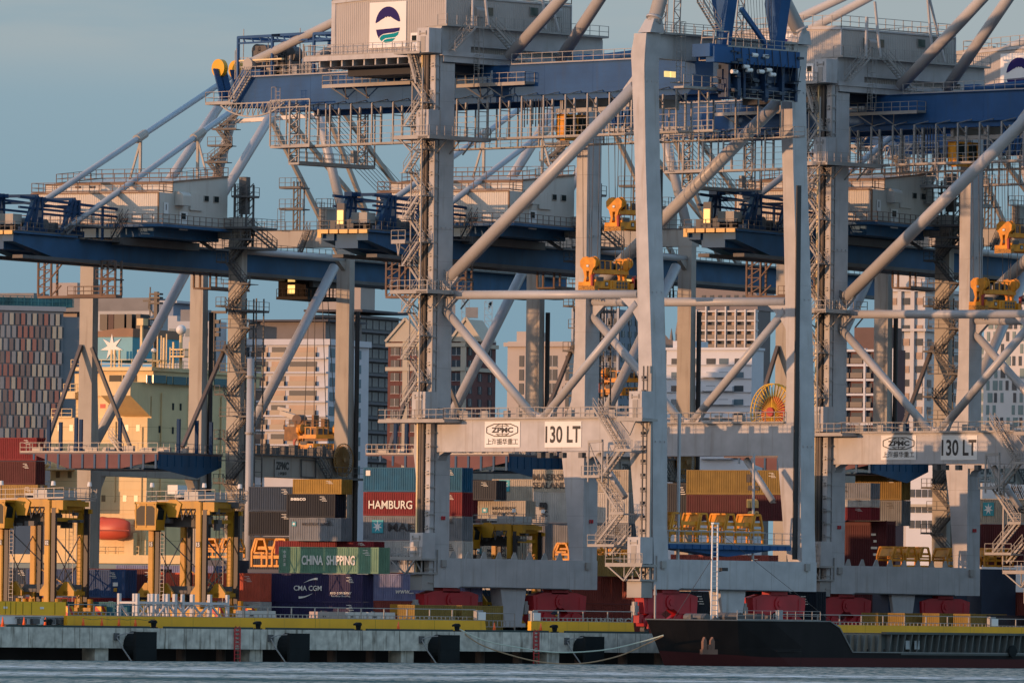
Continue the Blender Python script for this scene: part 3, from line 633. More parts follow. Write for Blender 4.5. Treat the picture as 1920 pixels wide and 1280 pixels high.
def liftbox(px0, px1, py0, py1, x=-2.4, dx=1.9):
    y0_, y1_ = ay(px1, py1, x), ay(px0, py1, x); z0_, z1_ = az(px0, py1, x), az(px0, py0, x)
    b = MB().box(x, x + dx, y0_, y1_, z0_, z1_).build('lift_cabin', GREY, CR)
    w = y1_ - y0_
    MB().box(x - 0.05, x, y0_ + w * .3, y0_ + w * .7, z0_ + 0.1, z1_ - 0.9).box(x - 0.08, x, y0_ + w * .2, y0_ + w * .8, z1_ - 0.65, z1_ - 0.5).box(x - 0.1, x, y0_ + w * .2, y0_ + w * .27, z1_ - 0.75, z1_ - 0.3).box(x - 0.1, x, y0_ + w * .74, y0_ + w * .8, z1_ - 0.75, z1_ - 0.3).build('cabin_door', GALV, b)
    return b
liftbox(782, 804, 53, 99); liftbox(780, 803, 206, 255); liftbox(772, 797, 734, 783); liftbox(1179, 1203, 733, 784, -2.2, 1.9); liftbox(1176, 1200, 1006, 1056, -2.2, 1.9); liftbox(768, 792, 998, 1046)
mb = MB()
for p0, p1, py in ((1158, 1206, 785), (1137, 1206, 1057), (730, 792, 1045)):
    y0_, y1_ = ay(p1, py, -2.4), ay(p0, py, -2.4); z_ = az(p0, py, -2.4)
    mb.cut().box(-2.6, -0.2, y0_, y1_, z_ - 0.25, z_).rail([(-2.55, y0_, z_), (-2.55, y1_, z_)], 1.15, 1.1).beam((-2.5, y1_ - 0.3, z_ - 0.2), (-2.5, (y0_ + y1_) / 2, z_ - 1.7), 0.14).beam((-2.5, y0_ + 1.0, z_ - 0.2), (-2.5, (y0_ + y1_) / 2, z_ - 1.7), 0.14)
for p0, p1, py0, py1 in ((1172, 1203, 1058, 1085), (766, 792, 1047, 1072)):
    y0_, y1_ = ay(p1, py0, -2.0), ay(p0, py0, -2.0); z1_, z0_ = az(p0, py0, -2), az(p0, py1, -2)
    mb.cut().box(-2.2, 0.4, y0_, y1_, z0_ - 0.2, z0_)
    for y in (y0_, (y0_ + y1_) / 2, y1_):
        mb.beam((-2.1, y, z0_), (-2.1, y, z1_ + 1), 0.11).beam((0.3, y, z0_), (0.3, y, z1_ + 1), 0.11)
    mb.beam((-2.1, y0_, z0_), (-2.1, (y0_ + y1_) / 2, z1_), 0.1).beam((-2.1, y1_, z0_), (-2.1, (y0_ + y1_) / 2, z1_), 0.1)
    mb.box(-1.8, -0.1, y0_ + 0.2, y1_ - 0.1, z0_ - 1.9, z0_ - 0.25)
mb.build('leg_platform', GALV, CR)
# mast beside the water leg
W2 = MB().box(-0.6, -0.15, ay(1218, 900, -0.5), ay(1213, 900, -0.5), 5.5, az(1210, 686, -0.5)).box(-0.75, -0.5, ay(1222, 900, -0.5), ay(1219.5, 900, -0.5), 5.5, az(1210, 700, -0.5)).build('elevator_mast', GALV, CR)
mb = MB(); z = 6.0
for p in (1204.5, 1212): mb.beam((-0.6, ay(p, 900, -0.6), 5.5), (-0.6, ay(p, 900, -0.6), az(1210, 686, -0.5)), 0.12)
while z < az(1210, 690, -0.5):
    mb.box(-0.75, -0.5, ay(1213, 900, -0.5), ay(1204, 900, -0.5), z, z + 0.12).box(-0.8, -0.4, ay(1209, 900, -0.5), ay(1204, 900, -0.5), z + 0.2, z + 0.5); z += 1.45
mb.build('rack_cleat', DARKG, W2)
# stair flights from the portal beam down to the sill
mb = MB(); fl_ = [((1117, 764), (1164, 842)), ((1168, 843), (1133, 892)), ((1118, 888), (1163, 960)), ((1166, 962), (1121, 1020)), ((1178, 1003), (1148, 1040))]
for i, (a, b) in enumerate(fl_):
    mb.cut(); x = -1.0 - 0.9 * (i % 2); p = (x, ay(*a, x), az(*a, x) - 0.0); q = (x, ay(*b, x), az(*b, x)); mb.stair(q, p, 0.8, (1, 0, 0))
for p0, p1, py in ((1163, 1195, 844), (1100, 1135, 893), (1155, 1180, 962), (1112, 1162, 1022)):
    x = -1.5; y0_, y1_ = ay(p1, py, x), ay(p0, py, x); z_ = az(p0, py, x); mb.cut().box(-2.4, -0.3, y0_, y1_, z_ - 0.15, z_).rail([(-2.35, y0_, z_), (-2.35, y1_, z_)], 1.1, 1.1)
mb.cut(); y0_, y1_ = ay(1128, 865, -2.4), ay(1102, 865, -2.4)
for y in (y0_, y1_): mb.beam((-2.3, y, az(1110, 903, -2.4)), (-2.3, y, az(1110, 828, -2.4)), 0.16)
mb.beam((-2.3, y0_, az(1110, 826, -2.4)), (-2.3, y1_, az(1110, 828, -2.4)), 0.3).beam((-2.3, y1_, az(1110, 828, -2.4)), (-2.3, y0_, az(1110, 895, -2.4)), 0.1)
mb.beam((-1.2, ay(1142, 850, -1), az(1142, 850, -1)), (-1.2, ay(1142, 850, -1), 8), 0.2)
mb.build('stair', GALV, CR)
MB().tube(A(1122, 852, 0, 1.2), A(1172, 932, 0, 1.2), 0.35, 12).cut().tube(add(A(1122, 852, 0, 1.2), (X1, 0, 0)), add(A(1172, 932, 0, 1.2), (X1, 0, 0)), 0.35, 12).build('corner_brace', PIPE, CR, True)
MB().box(4.6, 4.85, 0.9, 1.15, zs1, zp0 + 4).cut().box(16.3, 16.5, 1.0, 1.2, zs1, zp0).build('conduit_post', GREY, CR)
# boards on both portal beams
for fx in (0,):
    for p0, p1, kind in ((909.5, 975.5, 0), (1022, 1090.5, 1)):
        y0_, y1_ = ay(p1, 812), ay(p0, 812); z0_, z1_ = az(p0, 838.5), az(p0, 790); yc_ = (y0_ + y1_) / 2; zc_ = (z0_ + z1_) / 2; H = z1_ - z0_; Wd = y1_ - y0_
        b = MB().box(fx - 0.05, fx - 0.012, y0_, y1_, z0_, z1_).build('name_board' if kind == 0 else 'load_board', WHITE, CR)
        ux = (0, -1, 0)
        if kind: text('130 LT', BLACK, b, (fx - 0.056, yc_, zc_), ux, Z3, Wd * 0.96, H * 0.66, bold=0.022, name='lettering')
        else:
            text('ZPMC', BLACK, b, (fx - 0.056, yc_, zc_ + H * 0.17), ux, Z3, Wd * 0.62, H * 0.21, bold=0.045)
            text('上海振华重工', BLACK, b, (fx - 0.056, yc_, zc_ - H * 0.28), ux, Z3, Wd * 0.90, H * 0.24, bold=0.012)
            mb = MB(); hw, hh = Wd * 0.44, H * 0.235; zc2 = zc_ + H * 0.17
            hexa = [(-1, 0.45), (-0.5, 1.0), (0.5, 1.0), (1, 0.45), (1, -0.45), (0.5, -1.0), (-0.5, -1.0), (-1, -0.45)]
            for a, c in zip(hexa, hexa[1:] + hexa[:1]): mb.beam((fx - 0.06, yc_ - a[0] * hw, zc2 + a[1] * hh), (fx - 0.06, yc_ - c[0] * hw, zc2 + c[1] * hh), 0.085)
            el = [(0.5 * cos(t), sin(t)) for t in [i * 2 * pi / 24 for i in range(25)]]
            for a, c in zip(el, el[1:]):
                if abs(a[1]) > 0.55: mb.beam((fx - 0.06, yc_ - a[0] * hw, zc2 + a[1] * hh), (fx - 0.06, yc_ - c[0] * hw, zc2 + c[1] * hh), 0.06)
            for k in (-1, 1): mb.beam((fx - 0.06, yc_ - 0.42 * hw, zc2 + k * 0.66 * hh), (fx - 0.06, yc_ + 0.42 * hw, zc2 + k * 0.66 * hh), 0.06)
            mb.beam((fx - 0.06, yc_, zc2 - hh), (fx - 0.06, yc_, zc2 + hh), 0.05).build('emblem', BLACK, b)
# ---------------- trolley and cab
def tx(px, py): return A(px, py, 0, 9.0)
ty0, ty1 = ay(1190, 200, 9), ay(1040, 200, 9)
TR = MB().box(9.7, 16.1, ty0, ty1, zgb - 0.6, zgb + 0.3)
for y in (ty0 + 1, (ty0 + ty1) / 2, ty1 - 1): TR.box(9.0, 16.8, y - 0.2, y + 0.2, zgb - 1.6, zgb - 0.6).beam((9.3, y, zgb - 1.5), (9.3, y - 2.0, zgb - 3.3), 0.16)
TR.box(9.2, 10.2, ty0, ty1, zgb - 1.9, zgb - 1.5)
TR = TR.build('trolley', GALV, CR)
cy1, cy0 = ay(1043, 240, 7.6), ay(1058, 240, 7.6); cz0, cz1 = az(1050, 262, 7.6), az(1050, 214, 7.6)
cab = MB().box(7.6, 11.4, cy0, cy1, cz0, cz0 + 0.25).box(7.6, 11.4, cy0, cy1, cz1 - 0.22, cz1).box(7.6, 7.8, cy0 + 0.1, cy1, cz0, cz1)
for x in (7.62, 9.6, 11.25): cab.box(x, x + 0.16, cy0, cy0 + 0.16, cz0, cz1)
cab.box(7.6, 11.4, cy0, cy0 + 0.12, cz0 + 1.1, cz0 + 1.2).box(7.6, 11.4, cy1 - 0.1, cy1, cz0, cz1).box(7.4, 7.6, cy0 - 0.3, cy0 + 0.4, cz0 - 0.1, cz0 + 1.2)
cab = cab.build('operator_cab', ORANGE, TR)
MB().box(7.75, 11.3, cy0 + 0.06, cy1 - 0.15, cz0 + 0.3, cz1 - 0.3).build('cab_glass', GLASS, cab)
mb = MB()
for px in (1150, 1163, 1176, 1188): mb.beam((9.2, ay(px, 200, 9), zgb - 0.5), (9.2, ay(px, 200, 9), zgb - 3.6), 0.3).beam((9.2, ay(px, 200, 9), zgb - 0.8), (9.2, ay(px, 200, 9) + 0.8, zgb - 3.4), 0.14)
mb.build('hoist_block', BLUE, TR)
# ---------------- raised boom
for bx in (8.0, 16.25):
    fr_t = A(1365, 0, 0, 8.0); fr_b = A(1349, 117, 0, 8.0); bk_t = A(1334, 0, 0, 8.0); bk_b = A(1345, 70, 0, 8.0); k = 6.0
    up1 = add(fr_t, mul(sub(fr_t, fr_b), k)); up2 = add(bk_t, mul(sub(fr_t, fr_b), k))
    bm = MB().prism([(bx, p[1], p[2]) for p in (fr_b, up1, up2, bk_t, bk_b, add(fr_b, (0, 0.45, 0)))], (1.42, 0, 0)).build('boom', BLUE, CR)
    mb = MB().beam((bx + 1.43, fr_b[1] + 0.4, fr_b[2]), (bx + 1.43, up1[1] + 0.4, up1[2]), 0.08, 0.2).beam((bx + 0.35, fr_b[1] - 0.05, fr_b[2] + 1), (bx + 0.35, up1[1] - 0.05, up1[2]), 0.16, 0.05).build('boom_rail', BLUE, bm)
zb_ = lambda py: azf(1400, py, -2.3)
MB().box(4.9, 18.2, -3.2, -2.0, zb_(122), zb_(92)).box(4.5, 8.2, -2.9, -0.4, zb_(112), zb_(88)).beam((9.6, -2.6, zb_(18)), (14.2, -2.6, zb_(92)), 0.42).box(13.4, 16.4, -2.8, -2.2, zb_(100), zb_(84)).build('boom_cross_beam', BLUE, CR)
mb = MB().box(7.2, 18.6, -2.2, -1.5, zb_(152), zb_(133)).box(7.2, 18.6, -2.5, -1.6, zb_(174), zb_(160)).box(7.4, 18.4, -1.9, -1.5, zb_(180), zb_(125))
for x in (7.4, 9.8, 15.8, 17.9): mb.box(x, x + 0.35, -2.9, -1.5, zb_(185), zb_(118))
mb.build('hinge_beam', mat('deep_blue', (0.008, 0.032, 0.08), 0.5, 0.3, scale=1), CR)
mb = MB()
for x in (8.6, 12.9): mb.cut().prism([(x, -3.0, zb_(190)), (x, -2.3, zb_(186)), (x, -2.3, zb_(132)), (x, -3.1, zb_(138)), (x, -3.2, zb_(182))], (0.5, 0, 0))
mb.build('rope_guide_arm', MATS['deep_blue'], CR)
mb = MB()
for x, py in ((7.6, 138), (9.4, 127), (9.9, 133), (10.7, 104), (12.4, 105), (11.7, 134), (12.9, 130), (13.5, 138)): mb.cut().tube((x, -3.2, zb_(py)), (x + 0.8, -3.2, zb_(py)), 0.22, 12)
mb.build('rope_roller', WHITE, CR)
mb = MB()
random.seed(4)
for i in range(34):
    x = random.uniform(7.3, 18.2); p = random.uniform(95, 178); mb.cut().box(x, x + random.uniform(0.15, 0.9), -3.2 - random.uniform(0, 0.25), -2.2, zb_(p + random.uniform(1, 6)), zb_(p))
mb.build('hinge_fitting', mat('fitting_dark', (0.03, 0.045, 0.07), 0.5, 0.5), CR)
mb = MB()
for i in range(9): x = 7.8 + i * 1.2; mb.cut().path([(x, -3.25, zb_(92)), (x + 0.3, -3.35, zb_(140 + 9 * (i % 3))), (x + 0.9, -3.25, zb_(118))], 0.04, 5)
mb.build('hose', BLACK, CR)
MB().rail([(7.0, -3.2, zb_(92)), (17.8, -3.2, zb_(92))], 1.0, 1.2, 0.05).rail([(7.2, -2.7, zb_(186)), (18.4, -2.7, zb_(186))], 1.0, 1.3, 0.05).build('hinge_railing', GALV, CR)
cz, cy_ = az(1316, 114, 6.2), ay(1316, 90, 6.2)
cgm = MB()
for x in (5.4, 7.6):
    for y in (-2.3, -0.6): cgm.beam((x + 0.5, y, zb_(62)), (x, y, zb_(118)), 0.11)
for py in (62, 75, 97, 118):
    o = (118 - py) / 56 * 0.5
    for y in (-2.3, -0.6): cgm.beam((5.4 + o, y, zb_(py)), (7.6 + o, y, zb_(py)), 0.1)
    for x in (5.4, 7.6): cgm.beam((x + o, -2.3, zb_(py)), (x + o, -0.6, zb_(py)), 0.1)
cgm.box(5.4, 7.6, -2.3, -0.6, zb_(119), zb_(117.5))
cgm.stair((7.4, -1.4, zb_(60)), (4.6, -1.4, zb_(8)), 0.9, (0, 1, 0)).stair((4.6, -1.4, zb_(8)), (6.6, -1.4, zb_(-60)), 0.9, (0, 1, 0)).build('access_cage', GALV, CR)
mb = MB()
for x, tp in ((5.2, -60), (2.9, 12), (13.0, -80), (14.8, -80)):
    p = (x, yt + 0.4, zw1); q = (x + (0.9 if x > 10 else 0.3), yt + 0.4, zb_(tp)); L = q[2] - p[2]; nseg = max(2, int(L / 0.9))
    mb.cut()
    for a in (-0.5, 0.5): mb.beam(add(p, (a, 0, 0)), add(q, (a, 0, 0)), 0.1); mb.beam(add(p, (a, 0.9, 0)), add(q, (a, 0.9, 0)), 0.08)
    for i in range(nseg):
        s_ = -0.5 if i % 2 else 0.5; u = i / nseg; v = (i + 1) / nseg
        mb.beam(add(p, mul(sub(q, p), u), (s_, 0, 0)), add(p, mul(sub(q, p), v), (-s_, 0, 0)), 0.07).beam(add(p, mul(sub(q, p), v), (-0.5, 0, 0)), add(p, mul(sub(q, p), v), (0.5, 0, 0)), 0.06)
mb.build('boom_ladder', GALV, CR)
mb = MB()
for i in range(12): mb.tube((10.5 + i * 0.42, -2.2, zb_(120)), (11.6 + i * 0.5, 0.5, zb_(-150)), 0.03, 4, cap=False)
mb.build('boom_rope', ROPE, CR)
# cab-level lit booth behind the water leg, far side
MB().box(4.3, 5.0, 3.2, 3.4, az(1290, 142, 4), az(1290, 131, 4)).build('lit_window', mat('booth_lamp', (0.9, 0.7, 0.3), 0.5, 0.0, emit=((1.0, 0.7, 0.25), 0.9)), CR); MB().box(5.2, 5.9, 3.2, 3.4, az(1290, 142, 4), az(1290, 131, 4)).build('lit_window', MATS['booth_lamp'], CR)
fs = MB().box(2.4, 8.0, -1.2, 0.2, azf(1280, 165, -1), azf(1280, 163, -1) + 0.1).rail([(2.4, -1.2, azf(1280, 163, -1)), (8.0, -1.2, azf(1280, 163, -1)), (8.0, 0.2, azf(1280, 163, -1))], 1.3, 1.3).build('side_platform', GALV, CR)
# lower blue deck between the water legs
zb1 = azf(1375, 1021, 0.0)
BP = MB().box(2.3, 21.4, 0.2, 3.6, zb1 - 0.5, zb1).prism([(4, 0.6, zb1 - 0.5), (19, 0.6, zb1 - 0.5), (12, 0.6, zb1 - 1.25)], (0, 2.4, 0))
for i in range(16): BP.box(2.5 + i * 1.2, 2.65 + i * 1.2, 0.12, 0.25, zb1 - 0.5, zb1 - 0.05)
BP = BP.build('storage_deck', BLUE, CR)
MB().rail([(2.4, 0.25, zb1), (21.3, 0.25, zb1)], 1.3, 1.25).box(2.3, 17.5, 0.3, 0.42, azf(1375, 997, 0), azf(1375, 995.5, 0)).build('railing', GALV, BP)
# electrical bits on legs
mb = MB().box(X1 - 0.75, X1 - 0.1, 0.6, 0.75, 8, az(1240, 330, 0))
mb.build('cable_pipe', BLACK, CR)
MB().box(WX + 0.05, WX + 0.3, 1.7, 2.0, az(1243, 560), az(1243, 315)).build('cable_pipe', BLACK, CR)
mb = MB()
for fx in (0, X1):
    for q in (0, 0.35): mb.cut().box(fx + 0.9 + q, fx + 1.1 + q, YL - 0.15, YL - 0.05, azf(827, 974, YL), azf(827, 967, YL))
mb.build('fire_call_point', RED, CR)
# cable reel on the far portal beam
yy, zz_ = ay(1448, 770, X1 + 1), az(1448, 772, X1 + 1)
RL = MB()
for i in range(36):
    t = i * 2 * pi / 36; RL.beam((X1 + 0.9, yy, zz_), (X1 + 0.9, yy + 3.0 * cos(t), zz_ + 3.0 * sin(t)), 0.10, 0.05)
    t2 = t + pi / 18; RL.beam((X1 + 0.9, yy + 3 * cos(t), zz_ + 3 * sin(t)), (X1 + 0.9, yy + 3 * cos(t2), zz_ + 3 * sin(t2)), 0.10); RL.beam((X1 + 1.4, yy + 3 * cos(t), zz_ + 3 * sin(t)), (X1 + 1.4, yy + 3 * cos(t2), zz_ + 3 * sin(t2)), 0.10); RL.beam((X1 + 1.4, yy, zz_), (X1 + 1.4, yy + 3.0 * cos(t), zz_ + 3.0 * sin(t)), 0.08, 0.05)
RL = RL.build('cable_reel', mat('reel_yellow', (0.70, 0.42, 0.02), 0.5, 0.08), CR)
MB().tube((X1 + 1.1, yy, zz_), (X1 + 1.2, yy, zz_), 1.7, 28).tube((X1 + 0.6, yy, zz_), (X1 + 1.7, yy, zz_), 0.5, 16).build('reel_drum', mat('reel_red', (0.42, 0.03, 0.03), 0.5, 0.15), RL)
# flood lights under the portal beam
mb = MB()
for px in (1012, 1028, 1053, 1089): y = ay(px, 855); mb.cut().box(-0.1, 0.5, y - 0.28, y + 0.28, az(px, 858), az(px, 848))
mb.build('flood_light', DARKG, CR)
# ================================================================ copies of the new crane
def Ashift(L): return add(A.O, mul(A.ex, L))
# ================================================================ old crane, local frame = D (x along the quay, y along the girder, inland ship side)
OC = thing('quay_crane', 'old weathered grey crane with pale machinery house, leftmost of the old cranes', 'gantry crane', D.O, D.a, 'old grey gantry cranes with lowered blue booms')
RX, YG = 20.9, 26.5
def dx(px, py, y=0.0): return D(px, py, 1, y)[0]
def dzf(px, py, y=0.0): return D(px, py, 1, y)[2]
def dy(px, py, x=0.0): return D(px, py, 0, x)[1]
def dz(px, py, x=0.0): return D(px, py, 0, x)[2]
gz1, gz0 = dz(370, 466, 13), dz(370, 503, 13)
zb0, zb1_ = dz(580, 897, RX), dz(580, 857, RX)
for fx in (0, RX):
    for y0, ztop in ((0, gz1 + 3.6), (YG, gz1 + 3.6)):
        w = 1.85
        secs = [(1.0, 1.9, 2.2), (zb0 - 2.5, 1.9, 2.4), (zb0 - 0.5, 1.9, 2.9), (zb1_, 1.95, 1.9), (zb1_ + 9, w, 1.35), (gz0, w, 1.25), (ztop, w, 1.25)]
        MB().loft([[(fx - a, y0, z), (fx, y0, z), (fx, y0 + b, z), (fx - a, y0 + b, z)] for z, a, b in secs]).build('leg', OLDG, OC)
    MB().box(fx - 1.6, fx - 0.1, 1.5, YG + 0.5, zb0, zb1_).build('portal_beam', OLDG, OC)
    mb = MB()
    for ya, yb, s in ((2.6, 4.2, 1), (YG, YG - 1.6, 1)): mb.cut().prism([(fx - 1.4, ya, zb0), (fx - 1.4, yb, zb0), (fx - 1.4, ya, zb0 - 2.2)], (1.1, 0, 0))
    mb.build('haunch', OLDG, OC)
    p, q = D(352, 503, 0, -0.9), D(177, 832, 0, -0.9)
    MB().tube((fx - 0.9, p[1], p[2]), (fx - 0.9, q[1], q[2]), 0.62, 18).build('diagonal_brace', PIPE, OC, True)
    zt_ = dz(572, 480, RX - 0.9)
    MB().tube((fx - 0.9, 0.5, zt_), (fx - 0.9, YG + 0.6, zt_), 0.4, 14).build('horizontal_brace', PIPE, OC, True)
    MB().prism([(fx - 1.2, YG + 0.1, zt_ - 1.5), (fx - 1.2, YG - 2.6, zt_ + 0.3), (fx - 1.2, YG + 0.3, zt_ + 0.3), (fx - 1.2, YG + 0.3, zt_ - 4)], (0.6, 0, 0)).build('gusset_plate', OLDG, OC)
for ys in (0.0, YG):
    MB().box(-2.3, RX + 0.4, ys + 0.05, ys + 2.0, 3.2, 5.2).build('sill_beam', OLDG, OC)
    for cx in (1.0, RX - 3):
        b = MB().prism([(cx - 3.5, ys + 0.4, 1.0), (cx - 3.5, ys + 0.4, 2.4), (cx - 1, ys + 0.4, 3.2), (cx + 1, ys + 0.4, 3.2), (cx + 3.5, ys + 0.4, 2.4), (cx + 3.5, ys + 0.4, 1.0)], (0, 1.2, 0)).build('bogie', OLDG, OC)
        for i in range(4): MB().tube((cx - 2.7 + i * 1.8, ys + 0.6, 0.45), (cx - 2.7 + i * 1.8, ys + 1.4, 0.45), 0.42, 14).build('wheel', DARKG, b)
# name board and frame on the right portal beam
y0_, y1_ = dy(515, 878, RX), dy(543, 878, RX); z0_, z1_ = dz(529, 894, RX), dz(529, 861, RX)
nb = MB().box(RX - 0.05, RX + 0.02, y0_, y1_, z0_, z1_).build('name_board', GALV, OC)
text('ZPMC', BLACK, nb, (RX + 0.03, (y0_ + y1_) / 2, z0_ + (z1_ - z0_) * 0.64), (0, 1, 0), Z3, (y1_ - y0_) * 0.86, (z1_ - z0_) * 0.46, bold=0.05)
text('上海振华', BLACK, nb, (RX + 0.03, (y0_ + y1_) / 2, z0_ + (z1_ - z0_) * 0.2), (0, 1, 0), Z3, (y1_ - y0_) * 0.6, (z1_ - z0_) * 0.2, bold=0.03)
mb = MB()
for a, b in (((565, 861), (592, 863)), ((592, 863), (592, 895)), ((592, 895), (565, 893)), ((565, 893), (565, 861))):
    mb.beam(D(*a, 0, RX + 0.03), D(*b, 0, RX + 0.03), 0.12)
mb.build('hatch_frame', DARKG, OC)
wk = MB().box(RX - 1.7, RX + 0.4, 1, YG, zb1_ + 0.002, zb1_ + 0.05).rail([(RX + 0.35, 0, zb1_ + 0.05), (RX + 0.35, YG, zb1_ + 0.05)], 1.1, 1.5)
for i in range(10): wk.cb((RX - 0.8, 3 + i * 2.3, zb1_ + 0.6), 0.8, 0.9, 0.9 + (i % 3) * 0.4)
wk.stair((RX + 0.6, dy(610, 895, RX), dz(608, 897, RX)), (RX + 0.6, dy(588, 858, RX), zb1_), 0.8, (1, 0, 0))
wk.stair((RX - 1.5, dy(643, 960, RX), dz(640, 960, RX)), (RX - 1.5, dy(615, 903, RX), dz(615, 903, RX)), 0.8, (1, 0, 0)).stair((RX - 1.5, dy(620, 1020, RX), dz(640, 1020, RX)), (RX - 1.5, dy(648, 962, RX), dz(640, 962, RX)), 0.8, (1, 0, 0))
wk.box(RX, RX + 1.1, dy(608, 899, RX), dy(690, 899, RX), dz(650, 900, RX), dz(650, 898, RX)).rail([(RX + 1.05, dy(608, 899, RX), dz(650, 898, RX)), (RX + 1.05, dy(690, 899, RX), dz(650, 898, RX))], 1.4, 1.4)
wk.build('walkway', DARKG, OC)
# landside storage platform hung between the legs
zp_ = dz(180, 853, 0); YP = -15.4
pf = MB().box(-0.7, 18.6, YP, -0.1, zp_ - 0.2, zp_)
pf = pf.build('storage_platform', mat('platform_rust_blue', (0.11, 0.08, 0.085), 0.6, 0.25), OC)
MB().prism([(1.0, YP, zp_ - 0.2), (18.6, YP, zp_ - 0.2), (18.6, YP, zp_ - 0.9), (13.5, YP, zp_ - 1.9), (6, YP, zp_ - 1.9)], (0, 0.2, 0)).build('platform_edge', mat('platform_edge_brown', (0.17, 0.085, 0.085), 0.7, 0.2, spec=0.2), pf)  # front face reddish brown, girder faces blue
MB().prism([(18.4, YP + 0.2, zp_ - 0.2), (18.4, -0.3, zp_ - 0.2), (18.4, -0.3, zp_ - 1.5), (18.4, -6, zp_ - 2.9), (18.4, YP + 0.2, zp_ - 1.9)], (0.2, 0, 0)).prism([(0.5, -0.6, zp_ - 0.2), (18.3, -0.6, zp_ - 0.2), (18.3, -0.6, zp_ - 1.5), (0.5, -0.6, zp_ - 1.0)], (0, 0.2, 0)).box(4, 16, YP + 1, -1, zp_ - 2.0, zp_ - 1.8).build('platform_girder', OBLUE, pf)
mb = MB()
for i in range(11): mb.box(1.2 + i * 1.7, 1.45 + i * 1.7, YP - 0.1, YP, zp_ - 1.9 + max(0, (2 - i) * 0.5), zp_ - 0.2)
for i in range(9): mb.box(18.6, 18.68, YP + 0.5 + i * 1.7, YP + 0.65 + i * 1.7, zp_ - 1.6, zp_ - 0.2)
mb.build('platform_rib', OBLUE, pf)
mb = MB().rail([(-0.65, 0, zp_), (-0.65, YP, zp_), (18.55, YP, zp_), (18.55, 0, zp_)], 1.15, 1.35)
for i in range(22): mb.cb((1 + (i * 0.83) % 17, YP + 1.5 + (i * 2.7) % 12, zp_ + 0.4), 1.4, 0.5, 0.4 + 0.25 * (i % 3))
mb.stair((13.2, YP + 0.6, zp_), (11.6, YP + 0.6, zp_ + 1.9), 0.8, (0, 1, 0)).build('railing', GALV, pf)
PBL = mat('post_blue', (0.012, 0.045, 0.11), 0.6, 0.1, spec=0.12)
for px, tp, yv in ((92, 786, YP + 0.6), (114, 791, YP + 4), (143, 783, YP + 0.6), (152, 786, YP + 2.6), (225, 783, YP + 0.6), (335, 785, YP + 3), (369, 788, YP + 8), (396, 791, YP + 12)):
    x = dx(px, 800, yv); MB().box(x - 0.2, x + 0.2, yv - 0.15, yv + 0.15, zp_, dzf(px, tp, yv)).build('cell_post', PBL, pf)
for px0, px1, x in ((158, 85, -1.5), (430, 342, RX - 2.0)):
    p = D(px0, 648, 0, x); q = D(px1, 838, 0, x); MB().beam((x, min(p[1], -0.1), p[2]), q, 0.42).build('platform_strut', mat('strut_brown', (0.14, 0.12, 0.11), 0.6, 0.2), OC)
p = (0.1, -0.3, dz(180, 652, 0)); q = (dx(250, 838, -0.6), -0.6, zp_); MB().beam(p, q, 0.4).build('platform_strut', DARKG, OC)
# girder
YE, YF = -39.9, dy(1062, 545, 13)
for x0, x1 in ((7.0, 8.5), (11.5, 13.0)):
    g = MB().prism([(x0, YE + 9, gz0), (x0, YF, gz0), (x0, YF, gz1), (x0, YE, gz1), (x0, YE, gz0 + 1.5)], (x1 - x0, 0, 0)).build('girder', OBLUE, OC)
    MB().box(x0 + 0.2, x1 + 0.12, YE + 2, YF - 1, gz0 - 0.4, gz0).box(x0 - 0.05, x1 + 0.1, YE + 10, YF, gz1, gz1 + 0.08).build('trolley_rail', DARKG, g)
mb = MB()
for y in (YE + 0.3, -18, 0, YG, YF - 0.6): mb.cut().box(8.5, 11.5, y, y + 0.6, gz0 + 0.6, gz1 - 0.1)
mb.cut().box(6.5, 13.4, YE - 0.3, YE + 14, gz1 + 0.05, gz1 + 0.3).box(8.5, 11.5, YE + 1, YE + 13, gz0 + 0.6, gz1)
mb.build('girder_tie', OBLUE, OC)
mb = MB().box(13.1, 14.2, YE + 15, YF - 2, gz1 - 0.1, gz1).rail([(14.15, YE + 26, gz1), (14.15, YF - 2, gz1)], 1.1, 1.6)
mb.box(13.1, 14.6, dy(222, 478, 14), dy(366, 478, 14), gz1 - 0.4, gz1 + 0.5)
mb.rail([(6.55, YE - 0.3, gz1 + 0.3), (13.4, YE - 0.3, gz1 + 0.3), (13.4, YE + 15, gz1 + 0.3)], 1.1, 1.4)
mb.box(13.2, 14.3, dy(140, 455, 14), dy(210, 455, 14), gz1 + 1.4, gz1 + 1.5).rail([(14.25, dy(140, 455, 14), gz1 + 1.5), (14.25, dy(210, 455, 14), gz1 + 1.5)], 1.1, 1.3).stair((13.8, dy(122, 470, 14), gz1 + 0.3), (13.8, dy(140, 455, 14), gz1 + 1.5), 0.8, (1, 0, 0))
mb.stair((13.8, dy(216, 455, 14), gz1 + 0.3), (13.8, dy(240, 418, 14), gz1 + 3.2), 0.8, (1, 0, 0))
mb.build('walkway', DARKG, OC)
mb = MB()
for k in range(5): mb.cut().box(6.9 + k * 1.3, 8.0 + k * 1.3, YE - 0.6, YE - 0.35, gz1 - 0.1, gz1 + 0.35)
mb.box(6.6, 7.1, YE - 0.6, YE - 0.3, gz0 + 1.8, gz1 + 0.35)
mb.build('bumper', mat('ochre_bumper', (0.70, 0.42, 0.12), 0.5, 0.05), OC)
